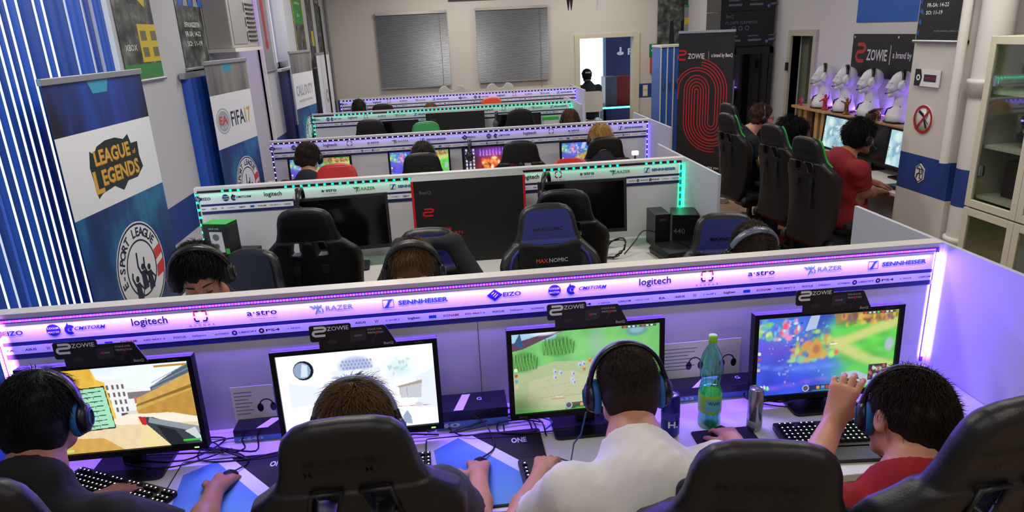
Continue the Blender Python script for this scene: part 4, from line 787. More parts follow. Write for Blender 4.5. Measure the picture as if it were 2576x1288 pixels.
# cardboard sign clipped on the near monitors
pol = [(0,0),(0,.034),(-.022,.034),(-.027,.040),(-.027,.088),(-.022,.093),(.108,.093),(.112,.088),(.112,.076),(.222,.076),(.228,.070),(.262,0)]
cmats = [mat('sign black card', (.055,.055,.065), .45), mat('sign print', (.90,.90,.92), .5), mat('sign dark grey', (.17,.17,.19), .5), mat('sign red', (.75,.12,.14), .5), mat('sign grey', (.62,.62,.66), .5)]
for n, (t, piv) in enumerate(MON):
    w_ = thing('monitor_sign', 'black cardboard sign with white lettering on the monitor showing %s' % ['the sandy street','the washed out scene','the green meadow','the violet map'][n], 'sign', (0,0,0), 0, 'black cardboard signs on the near monitors')
    mb = MB().prism(pol, 0, .003, 0); f = -.0008
    glyph(mb, .006, f, .068, .042, .042, .0085, 1); mb.text('ZOWIE', .068, f, .078, .021, 1, w=.072, bold=.01)
    mb.text('STRIVE FOR', .190, f, .063, .0095, 4, w=.050, bold=.02); mb.text('PERFECTION', .192, f, .051, .0095, 4, w=.052, bold=.02); mb.text('BenQ', .232, f, .008, .013, 4, w=.032, bold=.03)
    mb.fill([(.105,.022),(.108,.062),(.160,.066),(.160,.028)], f, 2); mb.text('ZOWIE', .136, f-.0004, .045, .008, 4, w=.022); mb.ring((.122,f-.0004,.045), 0, .004, 8, 3); mb.ring((.045,f,.03), 0, .016, 14, 2, sz=.5)
    mb.stroke([(.178,.012),(.186,.030),(.196,.048)], .004, f, 2); mb.stroke([(.186,.030),(.174,.022)], .003, f, 2); mb.fill([(.190,.042),(.194,.054),(.200,.052),(.197,.042)], f, 3)
    o = obj('card', mb, cmats, w_)
    M = t.matrix_basis.copy() if False else (Matrix.Translation(t.location) @ Matrix.Rotation(t.rotation_euler.z, 4, 'Z') @ Matrix.Translation(piv.location) @ Matrix.Rotation(piv.rotation_euler.x, 4, 'X') @ Matrix.Translation((-.112,-.014,.352-.006)))
    w_.matrix_world = M
# ================================================================ GAMING CHAIR
BP = [(0,.19),(.08,.225),(.25,.245),(.42,.258),(.50,.268),(.56,.268),(.605,.250),(.640,.212),(.675,.178),(.72,.162),(.78,.152),(.82,.138),(.845,.112),(.858,.07),(.862,0)]
def poly_sd(X, Z, P):
    P = np.array(P); d = None; ins = np.zeros(np.broadcast(X, Z).shape, bool); n = len(P)
    for i in range(n):
        a, b = P[i], P[(i+1)%n]; e = b-a; wx = X-a[0]; wz = Z-a[1]; t = np.clip((wx*e[0]+wz*e[1])/(e@e+1e-12), 0, 1)
        q = (wx-e[0]*t)**2+(wz-e[1]*t)**2; d = q if d is None else np.minimum(d, q)
        if a[1] != b[1]: ins ^= ((a[1] > Z) != (b[1] > Z)) & (X < e[0]*(Z-a[1])/e[1]+a[0])
    return np.where(ins, -np.sqrt(d), np.sqrt(d))
POL = [(w, z) for z, w in BP] + [(-w, z) for z, w in BP[::-1][1:]]
bend = lambda X, Z: .055*(np.abs(X)/.26)**2.5*np.exp(-((Z-.38)/.30)**4) - .10*Z + .03*np.sin(np.clip(Z/.86,0,1)*PI)
def back_mesh(name, shrink, th, y0=0, zr=None, holes=True, h=.0085, k=None):
    s = SDF((-.31,-.19,-.03),(.31,.15,.90), h); X,Y,Z = np.meshgrid(*s.ax, indexing='ij', sparse=True)
    d2 = poly_sd(X, Z, POL)+shrink; yc = bend(X, Z)+y0; edge = th*(1-.25*(Z > .66))
    dy = np.abs(Y-yc)-edge; r = min(.03, th*.85)
    qx = d2+r; qy = dy+r; D = np.minimum(np.maximum(qx,qy),0)+np.sqrt(np.maximum(qx,0)**2+np.maximum(qy,0)**2)-r
    if holes:
        for sx in (-.068,.068):
            e = np.maximum(np.abs(X-sx-np.sign(sx)*(.0)+(Z-.62)*np.sign(sx)*.25)-.030, np.abs(Z-.625)-.040); D = np.maximum(D, -(e-.0))
    if zr: D = np.maximum(D, np.maximum(zr[0]-Z, Z-zr[1]))
    s.D = np.broadcast_to(D, s.D.shape).astype(np.float32).copy(); return s.mesh(name)
MB_BACK = back_mesh('backrest', 0, .042); MB_BACK_LO = MB_BACK
def inset(name, face, pts_fn, z0, z1, off): # thin panel following the curved face; face=+1 front (+Y), -1 back
    Z, U = np.meshgrid(np.linspace(z0, z1, 14), np.linspace(-1, 1, 15), indexing='ij'); Wd = pts_fn(Z); X = U*Wd
    Y = bend(X, Z)+face*(.042*(1-.25*(Z > .66))+off); mb = MB().grid(X, Y, Z, 0); return mb.mesh(name)
def piping_mesh():
    mb = MB()
    PP = np.array(POL)
    for face in (-1,):
        pts = []
        for i in range(1, len(PP)-1):
            t = nrm(PP[i+1]-PP[i-1]); x2, z2 = PP[i]+np.array([-t[1], t[0]])*.013
            if i < len(PP)/2 and x2 < 0 or abs(x2) < .02: x2 = x2
            pts.append((x2, float(bend(np.array(x2), np.array(z2)))+face*(.030 if z2 < .66 else .021), z2))
        mb.tube(pts, .0032, 6)
    return mb.mesh('piping')
def slot_mesh():
    mb = MB()
    for sx in (-1, 1):
        P = [(sx*(.068+dx)-(z-.62)*sx*.25, float(bend(np.array(.068), np.array(z)))-.040, z) for dx, z in ((-.034,.582),(.034,.582),(.034,.668),(-.034,.668))]
        mb.tube(P, .0065, 8, closed=True)
    return mb.mesh('slot_trim')
def strap_mesh():
    mb = MB()
    for sx in (-1, 1):
        y = float(bend(np.array(.07), np.array(.5)))-.048; x = sx*.078
        mb.box(x-.012, x+.012, y-.002, y, .30, .585); mb.box(x-.018, x+.018, y-.012, y, .48, .53); 
    return mb.mesh('strap')
SEAT = SDF((-.29,-.28,.0),(.29,.30,.16), .010)
SEAT.rbox((0,.0,.06),(.24,.25,.045),.04); SEAT.cone((-.225,-.2,.075),(-.215,.22,.08),.045,.04,.03).cone((.225,-.2,.075),(.215,.22,.08),.045,.04,.03); SEAT_M = SEAT.mesh('seat')
PIP, SLOT, STRAP = piping_mesh(), slot_mesh(), strap_mesh()
EMB = MB().text('MAXNOMIC', 0, 0, 0, .036, 0, w=.20, shear=-.1, bold=.012).mesh('embossed_lettering')
W_HEAD = lambda Z: np.interp(Z, [z for z, w in BP], [w for z, w in BP])-.028
CH = {}
def chair_proto(key, shell, accent, seatacc):
    t = thing('gaming_chair', 'x', 'chair', (0,0,0))
    mats_ = {'blue': mat('chair blue leather', (.13,.17,.50), .4, bump=.2), 'green': mat('chair green leather', (.10,.62,.25), .45), 'red': mat('chair red leather', (.74,.14,.13), .4), 'orange': mat('chair orange leather', (.88,.30,.12), .4), 'greenall': mat('chair all green', (.12,.55,.28), .4), 'navy': mat('chair navy leather', (.03,.035,.085), .4), 'black': leather}
    sh = mats_[shell]; ac = mats_[accent]
    hub = obj('gas_lift', MB().cyl((0,0,.07),(0,0,.26),.028).cyl((0,0,.25),(0,0,.40),.018), chrome if key == 'x' else dgrey, t)
    obj('tilt_mechanism', MB().box(-.10,.10,-.12,.12,.37,.415), black, t, bevel=.01)
    for k in range(5):
        a = 2*PI*k/5+.3; c, s_ = math.cos(a), math.sin(a)
        l = obj('leg', MB().tube([(.02*c,.02*s_,.095),(.16*c,.16*s_,.085),(.31*c,.31*s_,.065)], [.032,.026,.018], 8), black, t)
        obj('caster', MB().lathe([(.005,-.02),(.028,-.02),(.03,-.01),(.03,.01),(.028,.02),(.005,.02)], 14, 0, (.31*c,.31*s_,.030), 'x'), dgrey, l)
    st = link('seat', SEAT_M if len(SEAT_M.materials) == 0 or SEAT_M.materials[0] == sh else SEAT_M.copy(), sh, t, loc=(0,.02,.41))
    if st.data.materials[0] != sh: st.data.materials[0] = sh
    if seatacc:
        for sx in (-1,1): obj('seat_side_panel', MB().box(sx*.245-.03,sx*.245+.03,.02,.20,.085,.121), ac, st, bevel=.01)
    bkm = MB_BACK if len(MB_BACK.materials) == 0 or MB_BACK.materials[0] == sh else MB_BACK.copy()
    bk = link('backrest', bkm, sh, t, loc=(0,-.235,.46))
    if bkm.materials[0] != sh: bkm.materials[0] = sh
    def lk(n, me, m): 
        me2 = me if len(me.materials) == 0 or me.materials[0] == m else me.copy()
        o = link(n, me2, m, bk)
        if me2.materials[0] != m: me2.materials[0] = m
        return o
    lk('piping', PIP, mat('navy piping', (.09,.10,.30), .5)); lk('slot_trim', SLOT, dgrey); lk('strap', STRAP, fabric)
    o = link('rear_lettering', EMB, mat('embossed dark', (.03,.03,.04), .35), bk); zz = .75; o.location = (0, float(bend(np.array(0.), np.array(zz)))-.0435, zz-.01); o.rotation_euler = (R(6),0,0)
    for face, sx in ((1, 1),): 
        if accent != 'black': me = inset('head_panel', 1, W_HEAD, .66, .835, .002); link('head_panel', me, ac, bk)
    if accent in ('green',):
        for sx in (-1,1): obj('side_stripe', MB().tube([(sx*(w-.012), float(bend(np.array(sx*w), np.array(z)))+.030, z) for z, w in BP[7:13]], .010, 8), ac, bk)
    if accent in ('blue',):
        for sx in (-1,1): obj('side_stripe', MB().tube([(sx*(w-.055), float(bend(np.array(sx*(w-.055)), np.array(z)))+.044, z) for z, w in BP[1:9]], .010, 8), ac, bk)
    for sx in (-1,1):
        ar = obj('armrest', MB().box(sx*.29-.022,sx*.29+.022,-.03,.03,.40,.64).box(min(sx*.29,sx*.12),max(sx*.29,sx*.12),-.025,.025,.395,.415), black, t, bevel=.008)
        obj('arm_pad', MB().prism(rrect(sx*.29-.045,sx*.29+.045,-.13,.13,.03), .64, .67, 0, 'xy'), dgrey, ar, bevel=.008)
        obj('recliner_cover', MB().lathe([(.0,-.02),(.05,-.02),(.055,0),(.05,.02),(0,.02)], 16, 0, (sx*.255,-.21,.47), 'x'), dgrey, t)
    CH[key] = t; return t
USED = set()
for key, sh, ac, sa in (('black','black','black',0),('blue','black','blue',1),('green','black','green',1),('red','red','red',0),('navy','navy','navy',0),('greenall','greenall','greenall',0),('orange','orange','orange',0)): chair_proto(key, sh, ac, sa)
def chair(key, label, x, y, rz=0, top=1.32, group=None, pillow=None, armin=True):
    if key in USED: t = dup(CH[key], (x,y,0), R(rz), label, group or 'gaming chairs')
    else: t = CH[key]; USED.add(key); t.location = (x,y,0); t.rotation_euler.z = R(rz); t['label'] = label; t['group'] = group or 'gaming chairs'
    dz = top-1.32
    for c in t.children:
        if c.name.split('.')[0] in ('seat','backrest','armrest','recliner_cover','tilt_mechanism'): c.location.z += dz
    if pillow:
        bk = [c for c in t.children if c.name.startswith('backrest')][0]; z = .60; y0 = float(bend(np.array(0.), np.array(z)))+.055
        s = SDF((-.2,-.05,-.12),(.2,.07,.12), .007); s.rbox((0,0,0),(.165,.028,.085),.026); s.warp(.002,25,3)
        X,Y,Z = np.meshgrid(*s.ax, indexing='ij', sparse=True); s.D = np.maximum(s.D, Z-.060-.025*np.abs(X/.15)**2)
        p = link('neck_pillow', s.mesh('neck_pillow'), fabric, bk, loc=(0, y0+.008, z), rot=(R(6),0,0))
        if pillow == 2: return t
        mb = MB(); mb.text('MAX', .048, .031, -.015, .030, 0, w=.062, plane='xz', flip=-1, bold=.02); mb.text('NOMIC', -.038, .031, -.015, .030, 1, w=.098, plane='xz', flip=-1)
        obj('pillow_lettering', mb, [mat('lettering orange', (.85,.30,.18), .5), mat('lettering white', (.78,.78,.8), .5)], p)
        mb = MB(); mb.text('MAXNOMIC', 0, 0, 0, .026, 0, w=.16, flip=-1, bold=.02); obj('front_lettering', mb, mat('lettering dark', (.05,.06,.16), .5), bk, loc=(0, float(bend(np.array(0.), np.array(.735)))+.0375, .735), rot=(R(6),0,0))
    return t
chair('black','black gaming chair cut by the lower left corner, behind the black haired player', -1.08, 1.60, 4, 1.35)
chair('black','large black gaming chair at the bottom centre with the brown haired player', -.285, 1.70, 1, 1.325)
chair('black','empty black leather chair at the lower edge between the white and the red shirt', .665, 1.45, -12, 1.325, pillow=2)
chair('black','big black chair with lit strap slots at the lower right corner', 1.045, 1.37, 6, 1.425)
chair('black','black gaming chair before the dark monitor, left on the second row', -.775, 4.0, -3, 1.275)
chair('black','black gaming chair half hidden behind the blue headed chair on the second row', .675, 4.05, -8, 1.27)
chair('blue','blue headed gaming chair with pillow, empty, facing the camera behind the nearest partition', .50, 3.20, 180, 1.28, pillow=1)
chair('blue','blue headed gaming chair turned by the green lit tower, right behind the nearest partition', 1.345, 2.98, 172, 1.265, pillow=1)
chair('blue','blue topped chair draped with a dark jacket behind the nearest partition', -.15, 3.10, 176, 1.26)
chair('navy','navy and black gaming chair of the black haired headset wearer by the wall', -1.10, 3.06, 160, 1.19)
chair('navy','dark navy chair back at the left end of the third row', -1.20, 6.12, 0, 1.20)
chair('black','black chair back in the third row under a headset wearer', -.215, 6.05, 0, 1.20)
chair('black','grey looking empty chair back in the third row, right of the orange screen', .66, 6.18, -6, 1.23)
chair('black','black chair back in the third row under the blond hair', 1.37, 6.17, 0, 1.22)
chair('red','red chair top behind the second partition, left one', -.85, 5.02, 180, 1.25)
chair('red','red chair top by the blond hair, behind the second partition', .95, 4.95, 180, 1.26)
chair('black','black chair back in the fourth row before the dark monitor, far left', -.84, 8.26, 0, 1.25)
chair('greenall','green chair top standing behind the third partition', -.21, 7.38, 180, 1.25)
chair('black','black chair back in the fourth row at the right dark monitor', .88, 8.43, 0, 1.25)
chair('orange','orange chair top behind the fourth partition', .70, 9.9, 180, 1.24)
chair('black','small black chair back in the farthest row between two heads', -.86, 10.4, 0, 1.22)
chair('green','empty black and green chair by the black roll-up banner', 3.05, 6.60, -82, 1.30)
chair('black','black chair of the player in glasses by the right wall', 3.22, 6.98, -84, 1.32)
chair('green','black and green chair of the curly haired player in yellow', 3.12, 5.80, -80, 1.31)
chair('green','black and green chair behind the player in the red shirt by the pillar', 3.04, 5.08, -78, 1.31)
# ================================================================ PEOPLE
skin1 = mat('skin light', (.78,.55,.44), .5, bump=.1, bscale=300); skin2 = mat('skin tan', (.62,.42,.32), .5, bump=.1, bscale=300); skin3 = mat('skin dark', (.40,.27,.20), .5)
def hframe(c, fwd, up=(0,0,1)):
    f = nrm(fwd); u = np.array(up, float); u = nrm(u-f*(u@f)); r = np.cross(f, u); return np.array(c, float), np.stack([r, f, u], 1)   # columns right, forward, up
def head_sdf(S, c, M, e=0.0):
    L = lambda p: c + M @ np.array(p, float)
    E_ = lambda p, r, k=.02, op='u': S.ell(L(p), np.array(r)+(e if op == 'u' else 0), k, op, M)
    C_ = lambda a, b, ra, rb, k=.015: S.cone(L(a), L(b), ra+e, rb+e, k)
    E_((0,-.018,.035),(.077,.099,.086)); E_((0,.030,-.025),(.063,.068,.085),.03); E_((0,-.045,-.015),(.068,.060,.065),.03)
    C_((-.040,.020,-.075),(-.016,.070,-.102),.022,.016,.025); C_((.040,.020,-.075),(.016,.070,-.102),.022,.016,.025); E_((0,.072,-.104),(.022,.020,.016),.02)
    for s in (-1,1):
        E_((s*.034,.098,-.002),(.019,.012,.012),.012,'s'); E_((s*.034,.082,-.003),(.017,.014,.013),.006); C_((s*.012,.092,.020),(s*.048,.080,.020),.0085,.007,.012); E_((s*.042,.066,-.035),(.022,.022,.022),.02)
        E_((s*.083,-.006,-.004),(.008,.020,.032),.008); E_((s*.092,-.002,-.002),(.006,.011,.019),.004,'s')
    C_((0,.092,.012),(0,.112,-.030),.008,.011,.008); E_((-.011,.100,-.034),(.008,.009,.007),.006); E_((.011,.100,-.034),(.008,.009,.007),.006)
    E_((0,.090,-.060),(.023,.012,.006),.006); E_((0,.088,-.071),(.020,.012,.007),.006); E_((0,.103,-.0655),(.020,.006,.0015),.003,'s')
    return L
def hand_sdf(S, w, fwd, up, side, curl=.35, sc=1.0, spread=1.0, thumb=.5):
    # w wrist; fwd towards the fingertips; up is the back of the hand; side +1 when the thumb is on the -x side (right hand)
    f = nrm(fwd); u = np.array(up, float); u = nrm(u-f*(u@f)); r = np.cross(f, u)*side
    L = lambda a, b, c: np.array(w) + sc*(r*a + f*b + u*c)
    S.cone(L(0,-.02,0), L(0,.02,0), .026*sc, .026*sc, .015)
    for a in (-.026,-.009,.009,.026): S.cone(L(a*.6,.015,.002), L(a,.085,0), .0155*sc, .0125*sc, .012)
    S.ell(L(-.022,.035,-.010), np.array([.017,.030,.014])*sc, .01, 'u', np.stack([r,f,u],1))
    for i, (a, ln, ra) in enumerate(((-.030,.072,.0095),(-.010,.080,.0098),(.010,.075,.0095),(.029,.060,.0085))):
        p = L(a, .086-.004*abs(i-1.3), 0); cu = curl*(1+.1*i); d = f*1.0 + r*(a*4*spread); ang = 0; seg = (.45,.32,.25)
        for j, q in enumerate(seg):
            ang += cu*(.8 if j == 0 else 1.0); dd = nrm(d)*math.cos(ang) - u*math.sin(ang); p2 = p + dd*ln*q*sc*1.08
            S.cone(p, p2, ra*sc*(1-.08*j), ra*sc*(.93-.10*j), .003 if j else .005); p = p2
    p = L(-.028,.022,-.008); d1 = nrm(-r*.75+f*.75-u*.25*thumb); p2 = p+d1*.040*sc; S.cone(p, p2, .0125*sc, .0105*sc, .008)
    d2 = nrm(-r*(.45-.3*thumb)+f*.95-u*.45*thumb); p3 = p2+d2*.030*sc; S.cone(p2, p3, .0105*sc, .0095*sc, .003); S.cone(p3, p3+nrm(d2-u*.15)*.022*sc, .0095*sc, .0078*sc, .003)
def strands(c, M, n, cond, flow, length, rad, seed=0, seg=4, axes=(.084,.106,.094), off=(0,-.018,.036), lift=.25, wob=.3):
    rs = np.random.RandomState(seed); P = rs.randn(n*3,3); P /= np.linalg.norm(P, axis=1)[:,None]; P = P[cond(P)][:n]; n = len(P)
    base = P*np.array(axes)+np.array(off); nrmv = P/np.array(axes); nrmv /= np.linalg.norm(nrmv, axis=1)[:,None]
    F = flow(P, rs); F = F-nrmv*(F*nrmv).sum(1)[:,None]; F /= np.linalg.norm(F, axis=1)[:,None]+1e-6
    F += wob*rs.randn(n,3); Ln = length*(.6+.7*rs.rand(n)); pts = [base-.004*nrmv]; cur = base.copy(); dirv = F*(1-lift)+nrmv*lift
    for k in range(seg):
        cur = cur + dirv/np.linalg.norm(dirv, axis=1)[:,None]*(Ln/seg)[:,None]; dirv = dirv - nrmv*.12 + np.array([0,0,-.10])
        q = (cur-np.array(off))/(np.array(axes)+.0015); l = np.linalg.norm(q, axis=1); ins = l < 1; cur[ins] = (q[ins]/l[ins][:,None])*(np.array(axes)+.0015)+np.array(off); pts.append(cur.copy())
    A = np.stack(pts, 1); T_ = np.gradient(A, axis=1); side = np.cross(T_, np.broadcast_to(nrmv[:,None,:], T_.shape)); side /= np.linalg.norm(side, axis=2)[...,None]+1e-9; up = np.broadcast_to(nrmv[:,None,:], T_.shape)
    w = (rad*np.linspace(1,.25,seg+1))[None,:,None]; V = np.stack([A-side*w, A+side*w, A+up*w*1.2], 2)           # n,seg+1,3,3
    V = V.reshape(-1,3) @ M.T + c; b = (np.arange(n)[:,None,None]*(seg+1)*3 + np.arange(seg)[None,:,None]*3 + np.arange(3)[None,None,:]); nx = b - np.arange(3)[None,None,:] + (np.arange(3)[None,None,:]+1)%3
    Q = np.stack([b, nx, nx+3, b+3], -1).reshape(-1,4); return V, Q
def join(meA, V, Q):
    nA = len(meA.vertices); co = np.empty(nA*3, np.float32); meA.vertices.foreach_get('co', co); lp = np.empty(len(meA.loops), np.int32); meA.loops.foreach_get('vertex_index', lp)
    return np.concatenate([co.reshape(-1,3), V]), np.concatenate([lp.reshape(-1,4), Q+nA])
def hairm(name, col, rough=.62): return mat(name, col, rough, noise=.35, nscale=60, spec=.22)
def person(label, H, fw, up=(0,0,1), neck=None, SL=None, SR=None, EL=None, ER=None, WL_=None, WR_=None, pel=None, KL=None, KR=None, AL=None, AR=None, skin=skin1, shirt=None, pants=None, hair=None, sleeve=.6, h=.0065, hands=('rest','rest'), hl=None, hr=None, fat=1.0, beard=None, eyes=False, glasses=False, group=None, hsc=1.0, col=.02):
    c, M = hframe(H, fw, up); M = M*hsc if False else M; A = {k: np.array(v, float) for k, v in dict(n=neck, sl=SL, sr=SR, el=EL, er=ER, wl=WL_, wr=WR_, p=pel, kl=KL, kr=KR, al=AL, ar=AR).items()}
    root = np.array([A['p'][0], A['p'][1], 0]); t = thing('person', label, 'person', root, 0, group)
    allp = np.stack([c]+list(A.values())); lo = allp.min(0)-.22; hi = allp.max(0)+.22; lo[2] = max(lo[2], -.0)
    rt = nrm(A['sr']-A['sl']); mid = (A['sl']+A['sr'])/2; sp = nrm(mid-A['p']); fwd = nrm(np.cross(sp, rt)); T3 = np.stack([rt, fwd, nrm(np.cross(rt, fwd))], 1)
    def torso(S, e=0, k=.05):
        ch = A['p']*.28+mid*.72; be = A['p']*.62+mid*.38
        S.cone(A['sl']+sp*-.01, A['sr']+sp*-.01, .052+e, .052+e, k); S.cone(mid, A['n'], .07*fat+e, .062+e, .05)
        S.ell(ch, np.array([.165,.105,.20])*fat+e, k, 'u', T3); S.ell(be+fwd*.01*fat, np.array([.150,.112,.17])*fat+e, k, 'u', T3); S.ell(A['p'], np.array([.168,.125,.13])*fat+e*1.3, k, 'u', T3)
    S = SDF(lo, hi, h); L = head_sdf(S, c, M); S.cone(L((0,-.028,-.06)), A['n'], .055, .060, .03); S.cone(A['n'], mid, .062, .07, .04); torso(S, -.004)
    for a, b, d in (('sl','el','wl'),('sr','er','wr')): S.cone(A[a], A[b], .050*fat, .041*fat, .03); S.cone(A[b], A[b]*.6+A[d]*.4, .042*fat, .040*fat, .02); S.cone(A[b]*.6+A[d]*.4, A[d], .040*fat, .027, .02)
    for a, b, pr_ in (('kl','al',-.09),('kr','ar',.09)):
        hp = A['p']+rt*pr_; S.cone(hp, A[a], .078*fat, .056, .04); S.cone(A[a], A[b], .053, .038, .02); S.cone(A[b], A[b]+np.array([0,0,-.03])+nrm([fwd[0],fwd[1],0])*.14, .038, .03, .02)
    for k_, (w, e_, sd, hh) in enumerate((('wl','el',-1,hl),('wr','er',1,hr))):
        d = A[w]-A[e_]; hh = hh or {}; hand_sdf(S, A[w], hh.get('f', d), hh.get('u', (0,0,1)), sd, hh.get('curl', .35), hh.get('sc', 1.0), hh.get('spread', 1.0), hh.get('thumb', .5))
    S.cut(A['al']*0+np.array([0,0,.0]), (0,0,-1)) if False else None
    b = link('body', S.mesh('body', root), skin, t)
    # shirt
    S = SDF(np.minimum(lo, lo), hi, max(h, .0075)); S.cone(L((0,-.028,-.06)), A['n'], .055+.007, .060+.009, .03); S.cone(A['n'], mid, .062+.010, .07+.012, .04); torso(S, .012, .05)
    for a, b_ in (('sl','el'),('sr','er')):
        q = A[a]+(A[b_]-A[a])*sleeve; S.cone(A[a], q+(A[b_]-A[a])*.1, .066*fat, .060*fat, .03)
    nd = nrm(L((0,-.02,-.03))-A['n']); S.warp(.0038, 15, 5, (1,1,.6)); S.warp(.0016, 42, 8, (1.3,1,.5)); q = A['n']+nd*col; S.cut(q, nrm(nd*1.0+fwd*.35), lo=q-.13, hi=q+.22, k=.003)
    for a, b_ in (('sl','el'),('sr','er')):
        d = A[b_]-A[a]; q = A[a]+d*sleeve; n_ = nrm(d)
        if sleeve < .95: lo_, hi_ = q-.16, q+.16; lo_ = np.maximum(lo_, lo); S.ell(q+n_*.10, (.095,.095,.095), .004, 's')
    S.cut(A['p']-sp*.06, -sp)
    link('shirt', S.mesh('shirt', root), shirt, t)
    S = SDF([allp[:,0].min()-.2, allp[:,1].min()-.25, 0.03], [allp[:,0].max()+.2, allp[:,1].max()+.25, A['p'][2]+.2], .012)
    S.ell(A['p']-sp*.02, np.array([.170,.127,.12])*fat, .03, 'u', T3)
    for a, b_, pr_ in (('kl','al',-.09),('kr','ar',.09)): S.cone(A['p']+rt*pr_, A[a], .092*fat, .072, .04); S.cone(A[a], A[b_], .070, .058, .02)
    S.cut(A['p']+sp*.03, nrm(sp*np.array([.25,.25,1]))); link('trousers', S.mesh('trousers', root), pants or mat('dark jeans', (.10,.11,.16), .85, noise=.2, nscale=40), t)
    mbs = MB()
    for a in ('al','ar'):
        g = nrm([fwd[0],fwd[1],0]); o = A[a]-root; S = SDF([A[a][0]-.22,A[a][1]-.22,-.002],[A[a][0]+.22,A[a][1]+.22,.16], .008); S.cone(A[a]+[0,0,-.02], A[a]-g*.03+[0,0,-.03], .045, .042, .02).cone(A[a]+g*.02+[0,0,-.035], A[a]+g*.15+[0,0,-.045], .042, .036, .02); S.cut((0,0,.004), (0,0,-1)); link('shoe', S.mesh('shoe', root), mat('shoe dark', (.12,.12,.13), .6), t)
    if hair: hair(t, c, M, root, L)
    if eyes:
        for s_ in (-1,1): obj('eyebrow', MB().tube([L((s_*.015,.100,.022))-root, L((s_*.035,.097,.028))-root, L((s_*.052,.082,.022))-root], [.003,.004,.002], 6), mat('eyebrow dark', (.05,.04,.035), .8), t)
        for s_ in (-1,1): obj('eye', MB().tube([L((s_*.022,.0985,-.008))-root, L((s_*.034,.0995,-.010))-root, L((s_*.046,.0945,-.008))-root], [.002,.0028,.002], 6), mat('eyelash line', (.05,.035,.03), .6), t)
    if glasses:
        g = MB()
        for s_ in (-1,1): g.tube([L((s_*.034+.021*math.cos(a), .104-.006*abs(math.cos(a)), .015*math.sin(a)))-root for a in np.linspace(0, 2*PI, 16)[:-1]], .002, 6, closed=True); g.tube([L((s_*.056,.098,.003))-root, L((s_*.083,-.005,.006))-root], .002, 6)
        g.tube([L((-.013,.106,.003))-root, L((.013,.106,.003))-root], .002, 6); obj('glasses', g, black, t)
    return t, c, M, L, root
def hair_fn(col, name, n=5000, length=.03, rad=.0011, cap=.010, back=-.62, front=.30, fz=.25, flow=None, lift=.3, wob=.35, seed=1, lump=.004, hx_=.006, rough=.62, axes=None):
    # cap over the skull plus combed strands in the same mesh
    def f(t, c, M, root, L):
        S = SDF(c-.17, c+.17, hx_); ax = np.array([.077,.099,.088])+cap
        S.ell(L((0,-.020,.037)), ax, 0, 'u', M); S.ell(L((0,-.055,-.015)), np.array([.070,.058,.075])+cap*.7, .03, 'u', M)
        S.cut(L((0,front*.11+.018,.0)), M @ np.array([0,.93,-.42]), k=.02)
        S.cut(L((0,-.02,back*.11)), M @ np.array([0,.35,-1.0]), k=.015)
        for s_ in (-1,1): S.ell(L((s_*.088,.012,-.032)), (.03,.034,.038), .01, 's', M)
        S.warp(lump, 30, seed, (1,1,1)); me = S.mesh('hair')
        A_ = np.array(axes) if axes is not None else ax-.003
        def cond(P): return ((P[:,1]*.93-P[:,2]*.42) < front*.95+.05) & (P[:,2] > back+.35*P[:,1]) & ~((np.abs(P[:,0]) > .8) & (P[:,2] < -.25) & (P[:,1] > -.25))
        fl = flow or (lambda P, rs: np.stack([P[:,0]*.6+.15, -P[:,1]*.2-.35+0*P[:,0], -.9-.2*P[:,2]], 1))
        V, Q = strands(c, M, n, cond, fl, length, rad, seed, 4, tuple(A_), (0,-.020,.037), lift, wob)
        V2, Q2 = join(me, V, Q); bpy.data.meshes.remove(me); link('hair', npmesh('hair', V2-root, Q2), hairm(name, col, rough), t)
    return f
